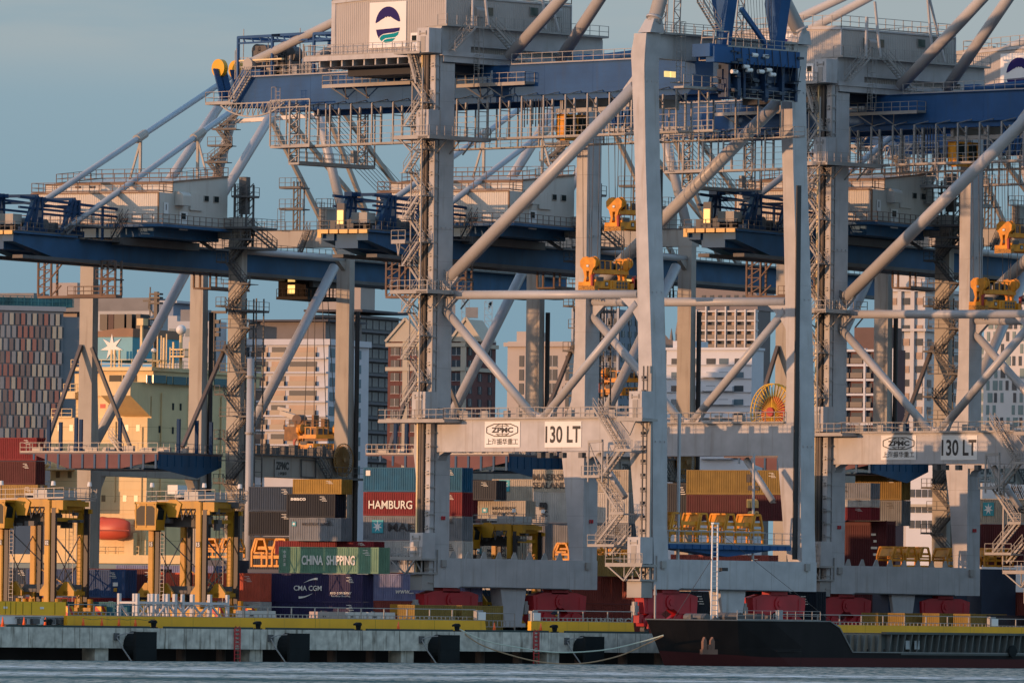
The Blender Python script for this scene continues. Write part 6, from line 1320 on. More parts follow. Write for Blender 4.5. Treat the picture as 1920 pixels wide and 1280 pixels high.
# ---- stack right of the middle, behind the land legs
cont(D, 866, 31, 876, 922, 12.19, 'teal', 'dark teal container, top of the tall stack left of the crane leg', lambda o, L: MB().box(-L + 0.35, -L + 0.9, -0.07, -0.03, 1.7, 2.25).build('label_plate', LW, o))
cont(D, 866, 31, 922.5, 967, 12.19, 'red', 'crimson container with white capitals under the dark teal one', T_('HAMBURG', 5.4, 0.92, 3.4, 1.2, b=0.012))
cont(D, 866, 31, 967.5, 1013, 12.19, 'grey', 'grey container with a pale star on a teal square', multi(lambda o, L: star(o, -L + 1.8, 1.45, 0.7), T_('MAERSK', 6.2, 0.85, 6.2, 1.4, LK, 0.015)))
cont(D, 866, 31, 1013.5, 1073, 12.19, 'white', 'white container with dark capitals below the grey star one', T_('HAMBURG', 4.2, 0.75, 5.6, 1.0, LK))
cont(D, 872, 46, 1073.5, 1180, 12.19, 'maroon', 'dark maroon container behind the lavender blue one')
cont(D, 640, 36, 898, 926, 6.06, 'yellow', 'ochre yellow container at the stack top behind the stair flight')
cont(D, 628, 36, 925.5, 970, 6.06, 'black', 'near black container with small white lettering under the ochre one', T_('seaco', 1.9, 0.3, 1.5, 2.0, b=0.03))
cont(D, 639, 30, 970.5, 1014, 6.4, 'grey', 'grey rusty container with small star below the near black one', multi(lambda o, L: star(o, -L + 0.6, 1.9, 0.25), T_('MAERSK LINE', 3.4, 0.3, 3.3, 1.9, LK, 0.015)))
cont(D, 700, 30, 1014.5, 1040, 12.19, 'red', 'dark red container peeking above the green one')
cont(D, 556, 44, 912, 958, 6.06, 'slate', 'blue grey container left of the near black one, upper')
cont(D, 556, 44, 958.5, 1004, 6.06, 'black', 'black container below the blue grey one')
cont(D, 556, 44, 1004.5, 1180, 6.06, 'dgrey', 'dark container at the foot of the black stack')
# ---- seen through the nearest crane
cont(D, 918, 80, 900, 926, 12.19, 'slate', 'slate container high up seen through the crane gate')
cont(D, 886, 78, 926.5, 962, 12.19, 'red', 'red container behind the crane leg, below the slate one')
cont(D, 872, 76, 962.5, 1004, 12.19, 'dgrey', 'dark grey container low behind the crane leg')
cont(D, 1010, 88, 898, 938, 6.06, 'beige', 'rusty beige container with teal star above the lettered beige one', lambda o, L: star(o, -L + 1.6, 1.8, 0.7))
cont(D, 985, 70, 938.5, 972, 6.06, 'beige', 'rust streaked beige container lettered in black above the small straddle', multi(lambda o, L: star(o, -L + 0.9, 1.2, 0.35), T_('MAERSK', 3.1, 0.45, 3.4, 1.5, LK, 0.015), T_('SEALAND', 3.1, 0.42, 3.4, 0.8, LK, 0.015)))
cont(D, 930, 70, 900, 937, 6.06, 'dgrey', 'dark blue grey container left of the teal star one')
cont(D, 1178, 74, 880, 922, 12.19, 'beige', 'beige container high behind the tapered land leg', multi(T_('MAERSK', 4.4, 0.75, 1.6 + 0.6, 1.7, LK, 0.015), T_('SEALAND', 4.4, 0.7, 1.6 + 0.6, 0.75, LK, 0.015)))
cont(D, 1178, 74, 922.5, 980, 12.19, 'white', 'white container with three black letters behind the tapered land leg', multi(T_('m', 1.0, 0.65, 1.2 + 0.2, 1.4, LK, 0.07), T_('sc', 0.9, 0.5, 1.2 + 0.3, 0.75, LK, 0.015)))
cont(D, 1178, 74, 980.5, 1050, 12.19, 'grey', 'plain grey container behind the tapered land leg')
cont(D, 1178, 74, 1050.5, 1180, 12.19, 'maroon', 'dark red container at the foot of the white and grey stack')
cont(D, 968, 62, 988, 1016, 6.06, 'beige', 'sunlit cream container behind the small straddle, upper', T_('HAMBURG', 2.6, 0.5, 2.2, 1.5, LK))
cont(D, 968, 62, 1016.5, 1052, 6.06, 'beige', 'sunlit cream container with star behind the small straddle, lower', multi(lambda o, L: star(o, -L + 1.2, 1.4, 0.45), T_('MAERSK', 2.4, 0.45, 3.6, 1.5, LK, 0.015), T_('SEALAND', 2.4, 0.4, 3.6, 0.85, LK, 0.015)))
cont(D, 868, 58, 1008, 1060, 6.06, 'maroon', 'maroon container at left foot of the small straddle')
cont(D, 1240, 52, 1081, 1132, 12.19, 'brick', 'brick red container in the gap between the red bogies, upper')
cont(D, 1240, 52, 1132.5, 1180, 12.19, 'brick', 'brick red container in the gap between red bogies, lower', T_('HAMBURG', 5.5, 0.8, 3.9 + 1.8, 0.95, b=0.01))
cont(D, 1182, 50, 1040, 1080, 6.06, 'tan', 'tan container above the brick red pair')
cont(D, 1010, 50, 1106, 1180, 12.19, 'slate', 'slate container under the land side sill beam')
cont(D, 1470, 60, 881, 927, 12.19, 'olive', 'mustard container with three black letters above the orange spreader racks', multi(T_('m', 1.5, 0.9, 8.3, 1.75, LK, 0.08), T_('sc', 1.4, 0.55, 8.4, 0.7, LK, 0.07)))
cont(D, 1470, 60, 927.5, 976, 12.19, 'maroon', 'maroon container with three gold letters under the mustard one', multi(T_('m', 1.5, 0.9, 8.3, 1.75, LG, 0.08), T_('sc', 1.4, 0.55, 8.4, 0.7, LG, 0.07)))
cont(D, 1300, 66, 905, 976, 6.06, 'dgrey', 'dark grey container left of the mustard stack')
cont(D, 1440, 60, 1040, 1108, 12.19, 'brick', 'ribbed red grey container under the blue storage deck')
cont(D, 1530, 64, 1108, 1180, 12.19, 'black', 'black container under the water side sill beam')
cont(D, 1335, 60, 1108, 1180, 12.19, 'dgrey', 'charcoal container left of the white lattice mast foot')
# ---- right hand side
cont(D, 1632, 82, 905, 935, 12.19, 'grey', 'grey container lettered K seen through the right crane gate', T_('K', 0.9, 0.9, -3.3, 1.6, LK, 0.015))
cont(D, 1632, 82, 935.5, 950, 12.19, 'white', 'white container under the grey one lettered K')
cont(D, 1632, 82, 950.5, 975, 12.19, 'red', 'red container low in the right crane gate')
cont(D, 1660, 84, 975.5, 1180, 12.19, 'maroon', 'maroon wall of container behind the yellow poles')
cont(D, 1690, 120, 890, 937, 6.06, 'olive', 'olive container right of the old crane leg, upper')
cont(D, 1690, 120, 937.5, 985, 6.06, 'grey', 'pale grey container right of the old crane leg, lower')
cont(D, 2010, 96, 935, 982, 12.19, 'beige', 'beige container with teal square at the right photo edge', multi(lambda o, L: star(o, -L + 1.6, 1.5, 0.7), T_('MAERSK', 5.2, 0.8, 6.0, 1.5, LK, 0.015)))
cont(D, 2010, 96, 982.5, 1060, 12.19, 'maroon', 'dark maroon container at the right photo edge')
cont(D, 2010, 97, 1110, 1180, 12.19, 'brick', 'brown red container low at the right photo edge')
# ---- twenty foot tan boxes standing square to the wharf
for px, Y, yt, lab, col in ((777, None, 1133, 'tan twenty foot container with sunlit end, left of two by the barrier', 'olive'), (866, None, 1134, 'olive twenty foot container at the end of the long railing', 'olive'), (1646, None, 1148, 'first tan twenty foot container behind the barge, from left', 'olive'), (1696, None, 1148.5, 'second tan twenty foot container behind the barge, from left', 'olive'), (1761, None, 1149, 'third tan twenty foot container behind the barge, from left', 'olive'), (1819, None, 1150, 'rightmost tan twenty foot container behind the barge', 'olive')):
    cont(A, px, Y, yt, 1181, 6.06, 'olive', lab, None, 'l', 'tan twenty foot containers')
cont(A, 1856, None, 1152, 1183, 12.19, 'dgrey', 'long dark container right of the tan ones behind the barge', None, 'l')
# ---- deck cargo on the cream ship
cont(D, 68, 232, 820, 863, 12.19, 'red', 'red container on the ship deck at left edge, upper')
cont(D, 66, 232, 864, 908, 12.19, 'maroon', 'maroon container on the ship deck at left edge, lower')
cont(D, 70, 232, 908.5, 950, 12.19, 'tan', 'tan container under the maroon one on the ship deck')
# ================================================================ straddle carriers
HAZ = bpy.data.materials.new('hazard_stripes'); HAZ.use_nodes = True; n = HAZ.node_tree; b = n.nodes['Principled BSDF']; t = n.nodes.new('ShaderNodeTexCoord'); w_ = n.nodes.new('ShaderNodeTexWave'); w_.bands_direction = 'DIAGONAL'; w_.inputs['Scale'].default_value = 0.55; cr = n.nodes.new('ShaderNodeValToRGB'); cr.color_ramp.interpolation = 'CONSTANT'; cr.color_ramp.elements[0].color = (0.75, 0.42, 0.02, 1); cr.color_ramp.elements[1].position = 0.5; cr.color_ramp.elements[1].color = (0.55, 0.04, 0.03, 1); n.links.new(t.outputs['Object'], w_.inputs['Vector']); n.links.new(w_.outputs['Fac'], cr.inputs['Fac']); n.links.new(cr.outputs['Color'], b.inputs['Base Color'])
def straddle(num, brand, label, loc, sc=1.0):
    S = thing('straddle_carrier', label, 'straddle carrier', loc, D.a, 'yellow straddle carriers in the yard'); S.scale = (sc, sc, sc)
    H_ = 13.2; XA, XB = 0.0, 5.75; W_ = 7.2
    for x in (XA, XB):
        for y in (0, W_ - 0.6):
            l = MB().box(x, x + 0.54, y, y + 0.6, 1.9, H_).box(x + 0.54, x + 0.62, y + 0.05, y + 0.55, 1.9, H_).build('leg', YELLOW, S)
            MB().box(x + 0.78, x + 1.25, y + 0.1, y + 0.5, 2.6, H_ - 0.8).build('cable_chain', BLACK, S)
            if y == 0:
                MB().box(x + 0.06, x + 0.56, -0.03, -0.005, 8.45, 9.05).build('number_plate', BLACK, l); text(num, WHITE, l, (x + 0.31, -0.035, 8.75), UX, Z3, 0.40, 0.42, bold=0.02)
    for y in (0, W_ - 0.6):
        MB().box(-1.2, 8.0, y - 0.15, y + 0.75, 1.1, 2.0).build('bottom_beam', YELLOW, S)
        MB().box(-2.2, -1.2, y - 0.25, y + 0.85, 0.55, 2.15).build('wheel_guard', HAZ, S); MB().box(8.0, 9.0, y - 0.25, y + 0.85, 0.55, 2.15).build('wheel_guard', HAZ, S)
        for k in range(4): wl = MB().tube((-0.6 + k * 2.5, y + 0.05, 0.72), (-0.6 + k * 2.5, y + 0.55, 0.72), 0.72, 20).build('wheel', RUBBER, S); MB().tube((-0.6 + k * 2.5, y + 0.0, 0.72), (-0.6 + k * 2.5, y + 0.6, 0.72), 0.32, 12).build('rim', YELLOW, wl)
        for k in range(6): MB().tube((-0.7 + k * 1.6, y + 0.3, 2.0), (-0.7 + k * 1.6, y + 0.3, 2.9), 0.3, 10).build('suspension', YELLOW, S) if k != 1 else None
        mb = MB().beam((0.3, y + 0.3, H_ - 0.3), (XB + 0.3, y + 0.3, H_ - 0.3), 0.5, 0.8).beam((-0.2, y + 0.3, 9.9 + 2.2), (XB + 1.6, y + 0.3, 9.9 + 2.2), 0.35, 0.45)
        if y > 0: mb.beam((0.3, y + 0.3, 6.5), (XB + 0.3, y + 0.3, 3.4), 0.12)
        mb.build('top_beam', YELLOW, S)
    if brand: text(brand, BLACK, S, (6.6, -0.16, 1.55), UX, Z3, 1.8, 0.42, bold=0.02)
    mb = MB()
    for x in (XA, XB): mb.box(x + 0.1, x + 0.6, 0.6, W_ - 0.6, H_ - 1.0, H_).box(x + 0.1, x + 0.5, 0.6, W_ - 0.6, H_ - 2.2, H_ - 1.8)
    mb.box(-0.8, 0.0, 0.3, 2.6, H_ - 2.2, H_ - 0.4).box(XB + 0.7, XB + 2.1, 0.2, 1.0, H_ - 1.0, H_).box(XB + 0.9, XB + 1.3, 1.0, W_ - 0.4, H_ - 0.6, H_ - 0.1).prism([(2.4, -0.1, H_ - 1.6), (3.6, -0.1, H_ - 1.6), (4.0, -0.1, H_ - 0.2), (3.4, -0.1, H_ + 0.25), (2.6, -0.1, H_ + 0.25), (2.0, -0.1, H_ - 0.2)], (0, 0.9, 0))
    mb.build('cross_beam', YELLOW, S)
    mb = MB().box(XB - 1.6, XB + 0.1, 0.3, W_ - 1, H_ + 0.1, H_ + 1.1).box(0.3, 1.6, W_ - 2.4, W_ - 0.6, H_, H_ + 0.8); mb.build('engine_cover', mat('engine_grey', (0.42, 0.43, 0.42), 0.5, 0.1), S)
    mb = MB()
    random.seed(len(num) + int(num))
    for i in range(26): mb.cut().cb((random.uniform(0.5, 7.2), random.uniform(0.2, 6), H_ - random.uniform(0.2, 2.6)), random.uniform(0.3, 1.3), 0.8, random.uniform(0.15, 0.8))
    for i in range(8): mb.cut().path([(0.8 + i * 0.6, 0.1, H_ - 0.5), (1.1 + i * 0.6, 0.0, H_ - 1.5 - 0.2 * (i % 3)), (1.5 + i * 0.6, 0.1, H_ - 0.7)], 0.05, 5)
    mb.build('hydraulic_unit', DARKG, S)
    mb = MB().box(1.7, 3.3, 0.5, 2.6, H_ - 0.4, H_ + 0.5).tube((4.2, 2, H_), (4.2, 2, H_ + 1.5), 0.2, 8).box(1.0, 5.2, 1.5, 4.5, H_ - 2.6, H_ - 1.4); mb.build('machinery', DARKG, S)
    mb = MB().rail([(-0.3, 0, H_), (XB + 2.3, 0, H_ + 0.2), (XB + 2.3, W_ - 0.5, H_ + 0.2)], 1.1, 1.2, 0.06).rail([(-0.3, W_ - 0.3, H_), (XB + 2, W_ - 0.3, H_)], 1.1, 1.2, 0.06)
    mb.ladder((XA + 1.8, -0.15, 2.6), (XA + 1.8, -0.15, H_ - 1.2), (1, 0, 0), 0.45).ladder((XB - 0.6, W_ - 0.8, 2.6), (XB - 0.6, W_ - 0.8, H_), (1, 0, 0), 0.5)
    mb.build('railing', GALV, S)
    for x, y in ((0.2, 0.3), (XB + 0.4, 1.0), (XB + 1.7, W_ - 1)): p_ = MB().tube((x, y, H_), (x, y, H_ + 1.6), 0.05, 6).build('beacon_post', DARKG, S); MB().tube((x, y, H_ + 1.55), (x, y, H_ + 2.0), 0.26, 10, 0.2).build('beacon', WHITE, p_)
    # cab hung at the upper left corner
    c = MB().prism([(-0.3, -2.0, H_ - 2.8), (2.0, -2.0, H_ - 2.8), (2.3, -2.0, H_ - 0.8), (1.7, -2.0, H_ - 0.2), (0.1, -2.0, H_ - 0.2), (-0.6, -2.0, H_ - 0.9)], (0, 0.12, 0)).prism([(-0.3, -0.3, H_ - 2.8), (2.0, -0.3, H_ - 2.8), (2.3, -0.3, H_ - 0.8), (1.7, -0.3, H_ - 0.2), (0.1, -0.3, H_ - 0.2), (-0.6, -0.3, H_ - 0.9)], (0, 0.12, 0)).box(-0.5, 2.2, -2.1, -0.2, H_ - 0.25, H_ - 0.05).box(-0.4, 2.1, -2.1, -0.2, H_ - 3.0, H_ - 2.75)
    for x in (-0.45, 0.75, 1.95): c.box(x, x + 0.14, -2.06, -1.9, H_ - 2.8, H_ - 0.2)
    c.box(1.95, 2.1, -2.05, -0.3, H_ - 2.8, H_ - 1.9); c = c.build('operator_cab', YELLOW, S)
    MB().prism([(-0.2, -2.04, H_ - 2.5), (1.9, -2.04, H_ - 2.5), (2.1, -2.04, H_ - 0.9), (1.6, -2.04, H_ - 0.45), (0.2, -2.04, H_ - 0.45), (-0.45, -2.04, H_ - 1.0)], (0, 1.7, 0)).build('cab_glass', GLASS, c)
    # crossed bracing, hoist spreader
    mb = MB()
    for x in (XA + 0.3, XB + 0.3): mb.beam((x, 0.6, 3.0), (x, W_ - 0.6, 9.5), 0.08).beam((x, W_ - 0.6, 3.0), (x, 0.6, 9.5), 0.08)
    mb.beam((0.4, 0.2, 10.8), (XB, W_ - 0.5, 3.2), 0.09).beam((1.4, W_ - 0.3, 11), (XB, W_ - 0.3, 6.5), 0.14).beam((XB, W_ - 0.3, 6.5), (1.6, W_ - 0.3, 2.6), 0.14); mb.build('bracing', DARKG, S)
    mb = MB()
    for x in (1.4, 4.9):
        for y in (1.2, W_ - 1.5): mb.cut().tube((x, y, 4.6), (x, y, H_ - 1), 0.04, 5)
    mb.build('hoist_rope', ROPE, S)
    sp = MB().box(-1.5, 8.2, 3.0, 3.6, 3.9, 4.4).box(0.2, 6.5, 2.2, 2.5, 3.6, 3.95).box(0.2, 6.5, 4.1, 4.4, 3.6, 3.95); sp = sp.build('spreader_frame', DARKG, S)
    mb = MB()
    for x in (-1.0, 1.2, 5.4, 7.6): mb.cut().prism([(x - 1.0, 1.4, 3.2), (x + 1.0, 1.4, 3.2), (x + 1.0, 1.4, 3.7), (x + 0.2, 1.4, 4.7), (x - 0.2, 1.4, 4.7), (x - 1.0, 1.4, 3.7)], (0, 0.4, 0)).box(x - 0.3, x + 0.3, 1.4, 4.8, 3.3, 3.7)
    mb.build('spreader_arm', YELLOW, sp)
    return S
def gpos(px, Y): p = atY(px, 1180, Y); return (p[0], Y, 0)
straddle('15', 'TEREX', 'yellow straddle carrier numbered 15 in front of the cream ship', gpos(276, 10))
straddle('02', 'NOELL', 'yellow straddle carrier numbered 02 at the left photo edge', gpos(-7, 8))
straddle('07', '', 'smaller far yellow straddle carrier seen through the nearest crane gate', gpos(872, 47), 0.88)
# ================================================================ hanging container spreaders
def spreader(label, loc, rz, num, top, grp='orange container spreaders hanging from the cranes'):
    S = thing('container_spreader', label, 'container spreader', loc, rz, grp)   # origin at the lit end, bottom; x along the container
    L = 6.1
    e = MB().box(0, 0.5, 0, 2.4, 0.0, 0.75); e = e.build('end_beam', ORANGE, S)
    HZ2 = mat('orange_black_check', (0.35, 0.16, 0.02), 0.6, 0.8, scale=9)
    MB().box(-0.03, 0, 0.0, 2.4, -0.15, 0.35).box(0, 0.5, -0.03, 0, -0.15, 0.35).build('hazard_band', HZ2, e)
    MB().box(L - 0.5, L, 0, 2.4, 0, 0.75).build('end_beam', ORANGE, S)
    m = MB().box(0.5, 2.6, 0.3, 2.1, 0.1, 1.0).box(2.6, L - 0.5, 0.2, 2.2, 0.0, 1.0).box(0.3, L - 0.3, 0.5, 0.8, 1.65, 2.0).box(0.3, L - 0.3, 1.6, 1.9, 1.65, 2.0).box(3.0, 3.3, 0.15, 0.2, 0.1, 0.9); m.build('main_frame', ORANGE, S)
    mb = MB()
    for i in range(4): mb.cut().box(3.6 + i * 0.45, 3.85 + i * 0.45, 0.14, 0.2, 0.55, 0.85).box(3.6 + i * 0.45, 3.85 + i * 0.45, 0.14, 0.2, 0.15, 0.45)
    mb.box(0.7, 1.6, 0.25, 0.3, 0.85, 1.25).box(0.6, 1.7, 0.3, 1.8, 1.0, 1.3).build('frame_opening', DARKG, S)
    MB().box(1.9, 2.35, 0.26, 0.3, 0.35, 0.8).build('number_plate', BLACK, S); text(num, WHITE, S, (2.12, 0.25, 0.57), UX, Z3, 0.36, 0.3, bold=0.03)
    for x in (0.15, L - 0.75):   # headblock uprights with twin sheaves
        u = MB()
        prof = [(0.55, 0.7), (0.75, 1.3), (0.45, 2.1), (0.1, 2.4), (0.05, 3.0), (0.5, 3.4), (1.2, 3.3), (1.9, 3.4), (2.35, 3.0), (2.3, 2.4), (1.95, 2.1), (1.65, 1.3), (1.85, 0.7), (1.5, 0.7), (1.35, 1.2), (1.4, 1.9), (1.0, 1.9), (1.05, 1.2), (0.9, 0.7)]
        u.prism([(x, a, z) for a, z in prof], (0.35, 0, 0)); u = u.build('headblock_plate', ORANGE, S)
        MB().tube((x + 0.4, 0.6, 2.9), (x + 0.62, 0.6, 2.9), 0.58, 18).tube((x + 0.4, 1.8, 2.9), (x + 0.62, 1.8, 2.9), 0.58, 18).build('sheave', ORANGE, u)
        MB().box(x - 0.04, x, 1.0, 1.4, 2.3, 2.6).box(x - 0.04, x, 1.02, 1.32, 0.95, 1.3).build('number_plate', BLACK, u)
        MB().box(x - 0.05, x - 0.03, 1.04, 1.36, 2.34, 2.56).build('lamp_plate', WHITE, u)
    mb = MB().box(0.9, L - 0.9, 0.5, 1.9, 2.0, 2.15)
    for x in (1.2, 2.0, 2.9, 3.8, 4.5): mb.box(x, x + 0.12, 0.45, 0.55, 2.1, 3.1)
    mb.box(1.1, 4.7, 0.45, 0.53, 3.0, 3.08); mb.build('headblock_frame', ORANGE, S)
    MB().box(1.1, 1.8, 0.6, 1.6, 2.1, 2.8).box(3.0, 3.6, 0.7, 1.5, 2.1, 2.9).tube((4.2, 0.6, 2.5), (4.2, 1.7, 2.5), 0.35, 12).build('power_pack', DARKG, S)
    mb = MB()
    for x, s in ((-0.25, 1), (L + 0.05, -1)): mb.cut().prism([(x, 0.1, 0.3), (x + 0.2, 0.1, 0.3), (x + 0.2, 0.1, 1.2), (x + 0.45, 0.1, 1.6), (x - 0.05, 0.1, 1.45)], (0, 0.25, 0))
    mb.build('flipper', mat('flipper_red', (0.35, 0.03, 0.02), 0.5, 0.1), S)
    for x in (0.7, L - 0.4):
        for y in (0.15, 1.1, 1.35, 2.25): MB().tube((x - 0.15, y, 3.0), (x - 0.15 + (0.0 if x < 2 else 0.0), y + (1.2 if y > 1.2 else -0.6) * 0.3, top), 0.035, 5).build('hoist_rope', ROPE, S)
    return S
def sp_at(px, py, x=9.6): p = A(px, py, 0, x); return p
for i, (px, py, lab, num) in enumerate(((1085, 541, 'orange spreader numbered 39 resting above the long horizontal brace', '39'), (1134, 430, 'upper orange spreader numbered 35 half hidden by the pale water leg', '35'))):
    p = sp_at(px + 30, py); spreader(lab, A.w(p), A.a, num, zgb - 1.5 - p[2])
    w2 = add(A.w(p), mul(A.ex, 63.2)); spreader(['lower orange spreader numbered 56 on the right crane', 'upper orange spreader at the right photo edge'][i], w2, A.a, ['56', '55'][i], zgb - 1.5 - p[2])
for k, (px, py, lab) in enumerate(((552, 846, 'low brownish orange spreader below the old crane cab'), (1124, 741, 'orange spreader of the old crane seen between the middle crane legs'))):
    Y = 195 - 15 * k; p = atY(px, py, Y); S = spreader(lab, p, D.a, '3', 0); 
    for o in kids(S):
        if o.name.startswith('hoist_rope'): o.scale = (1, 1, 1); bpy.data.objects.remove(o)
    tz = atY(px, 560 if k == 0 else 556, Y)[2] - p[2]
    for x in (0.8, 2.2, 4.0, 5.3): MB().tube((x, 1, 3), (x * 0.6 + 0.8, 1, tz), 0.05, 5).build('hoist_rope', ROPE, S)
# ================================================================ orange spreader racks (parked frames)
def srack(label, loc, rz, L, n_, h=2.9, grp='orange spreader racks'):
    S = thing('spreader_rack', label, 'rack', loc, rz, grp)
    mb = MB().box(0, L, 0, 0.3, h * 0.30, h * 0.42).box(0, L, 2.0, 2.3, h * 0.30, h * 0.42).box(0, L, 0.1, 0.35, h * 0.62, h * 0.74).box(0, L, 0, 0.25, 0, 0.22)
    mb.build('rail_beam', ORANGE, S)
    for i in range(n_):
        x = i * (L - 1.9) / max(1, n_ - 1); m2 = MB()
        for a, b in (((x, 0, 0), (x, 0, h * 0.55)), ((x + 1.9, 0, 0), (x + 1.9, 0, h * 0.55)), ((x, 0, h * 0.55), (x + 0.45, 0, h)), ((x + 1.9, 0, h * 0.55), (x + 1.5, 0, h)), ((x + 0.45, 0, h), (x + 1.5, 0, h)), ((x + 0.7, 0, h), (x + 0.3, 0, h * 0.5)), ((x + 0.3, 0, h * 0.5), (x + 1.6, 0, h * 0.5))):
            m2.beam(a, b, 0.2).beam(add(a, (0, 2.2, 0)), add(b, (0, 2.2, 0)), 0.2)
        m2.prism([(x + 0.02, 0.1, h * 0.55), (x + 0.45, 0.1, h * 0.97), (x + 0.45, 2.1, h * 0.97), (x + 0.02, 2.1, h * 0.55)], (0.08, 0, 0)); m2.beam((x + 0.45, 0, h), (x + 0.45, 2.2, h), 0.2).beam((x + 1.5, 0, h), (x + 1.5, 2.2, h), 0.2)
        m2.build('cradle', ORANGE, S)
    return S
p = A(1255, 1020, 1, 1.0)
srack('long orange spreader rack on the blue deck between the pale water legs', A.w((p[0], 1.0, zb1 + 0.02)), A.a, 14.4, 4, 3.2)
for px, yt, yb, Y, fr, L, k, lab in ((472, 1010, 1062, 40, D, 7.0, 3, 'orange brown spreader rack left of the green container'), (1038, 1018, 1050, 60, D, 5, 2, 'orange spreader rack right of the small straddle'), (1140, 1030, 1080, 62, A, 6, 2, 'orange spreader rack beside the stairs of the nearest crane'), (1672, 1025, 1062, 76, A, 6.5, 3, 'bright orange spreader rack in the right crane gate'), (1776, 1028, 1062, 92, A, 3, 1, 'small orange spreader rack behind the tapered leg'), (1846, 1028, 1062, 96, A, 5, 2, 'dark orange spreader rack near right photo edge'), (380, 1010, 1045, 50, D, 4, 2, 'orange spreader rack behind straddle 15')):
    p = atY(px, yb, Y); q = atY(px, yt, Y); srack(lab, p, fr.a, L, k, q[2] - p[2])
    st_ = MB().box(-0.5, L + 0.5, 0, 2.4, -p[2], -0.25) if p[2] > 1 else None
    if st_: o = st_.build('steel_pallet', mat('pallet_dark_blue', (0.03, 0.045, 0.08), 0.6, 0.2)); o.location = p; o.rotation_euler = (0, 0, fr.a); tag(o, 'dark stack base under the ' + lab.split(' spreader')[0] + ' rack at ' + {472: 'left of the green container', 1038: 'small straddle', 1140: 'crane stairs', 1672: 'right crane gate', 1776: 'tapered leg', 1846: 'right photo edge', 380: 'straddle 15'}[px], 'steel base', 'dark bases under spreader racks')
# ================================================================ cream container ship behind the old crane
SY = 236.0; s0 = atY(275, 900, SY); K = Fr((s0[0], SY, 0), -28.4)
def kx(px, y=0.0, py=900): return K(px, py, 1, y)[0]
def kz(py, px=240, y=0.0): return K(px, py, 1, y)[2]
def ky(px, x=0.0, py=900): return K(px, py, 0, x)[1]
CREAM = mat('ship_cream', (0.70, 0.53, 0.27), 0.6, 0.07, streak=0.3, dirt=(0.45, 0.3, 0.15)); CREAMD = mat('ship_cream_front', (0.66, 0.52, 0.27), 0.6, 0.06)
SH = thing('container_ship', 'cream superstructure of a container ship with blue star funnel behind the old crane', 'ship', K.O, K.a)
MB().box(kx(95), 0, 0, 28, kz(1052), kz(783)).box(kx(133), 0, 1.0, 28, kz(783), kz(742)).box(kx(133), 0.0, 0.6, 28, kz(742), kz(700)).build('superstructure', CREAM, SH)
yn = ky(242)
MB().prism([(kx(187, yn), yn, kz(743)), (kx(187, yn), yn, kz(717)), (kx(187, yn), 0.7, kz(717)), (kx(187, yn), 0.7, kz(780))][::-1], (-kx(187, yn) + 0.02, 0, 0)).build('bridge_wing', CREAM, SH)
MB().box(kx(180), 0.6, 0.3, 28, kz(716), kz(692)).box(kx(134), 0.9, -0.6, 28.3, kz(695), kz(690)).build('bridge', CREAM, SH)
def kw(n_, face, p0, p1, q0, q1, m=GLASS, par=SH):
    if face == 'y': return MB().box(kx(p0), kx(p1), -0.04, 0.02, kz(q1), kz(q0)).build(n_, m, par)
    return MB().box(-0.02, 0.05, ky(p0), ky(p1), kz(q1, (p0 + p1) / 2), kz(q0, (p0 + p1) / 2)).build(n_, m, par)
PB = mat('porthole_brown', (0.20, 0.15, 0.08), 0.3, 0.1)
for p0, q0 in ((107, 796), (129, 796), (194, 796), (233, 796), (254, 796), (105, 884), (127, 884), (191, 928), (231, 928), (252, 928), (191, 975), (231, 975), (252, 975)): kw('window', 'y', p0, p0 + 7, q0, q0 + 12, PB)
for p0, q0 in ((321, 753), (335, 753), (355, 755), (296, 797), (321, 798), (300, 850), (340, 852)): kw('window', 'x', p0, p0 + 3.2, q0, q0 + 13)
for p0, p1, q0 in ((272, 281, 703), (284, 308, 703), (310, 320, 705), (322, 346, 706), (348, 362, 707), (366, 385, 708), (399, 424, 710), (428, 450, 711)):
    w_ = MB().box(0.58, 0.68, ky(p0, 0.6), ky(p1, 0.6), K((p0 + p1) / 2, q0 + 15, 0, 0.6)[2], K((p0 + p1) / 2, q0, 0, 0.6)[2]).build('bridge_window', TEALG, SH)
for p0, p1 in ((203, 225), (228, 240), (243, 254)): MB().box(kx(p0, 0.3), kx(p1, 0.3), 0.2, 0.32, kz(715), kz(703)).build('bridge_window', GLASS, SH)
kw('warning_board', 'y', 186, 196, 757, 765, mat('board_red', (0.5, 0.04, 0.02), 0.5, 0.1))
mb = MB().box(kx(95), kx(133), -0.2, 4, kz(783), kz(782)).box(kx(115), kx(142), -0.5, 4, kz(747), kz(735)).rail([(kx(95), 0, kz(782)), (kx(133), 0, kz(782))], 1.1, 1.3, 0.08).rail([(kx(117), 0, kz(735)), (kx(142), 0, kz(735))], 1.1, 1.3, 0.08).rail([(kx(134), -0.5, kz(690)), (0.9, -0.5, kz(690)), (0.9, 28, kz(690))], 1.1, 1.6, 0.08)
for i in range(4): mb.box(kx(96), 0.0, -0.05, 0.0, kz(1052 - i * 45) - 0.04, kz(1052 - i * 45) + 0.04)
mb.rail([(kx(165, -1), -1, kz(1040)), (kx(262, -1), -1, kz(1040))], 1.1, 1.5, 0.08).box(kx(25), 8, -1.6, 30, kz(1056), kz(1040)).build('deck_edge', CREAM, SH)
MB().box(kx(-30), 60, -1.5, 30, -3.5, kz(1057)).build('hull', mat('hull_blue', (0.03, 0.12, 0.17), 0.5, 0.1), SH)
MB().box(kx(245), kx(262), -1.4, -0.4, kz(1040), kz(998)).box(kx(180), kx(262), -1.4, -0.2, kz(1050), kz(1041)).build('davit_housing', CREAM, SH)
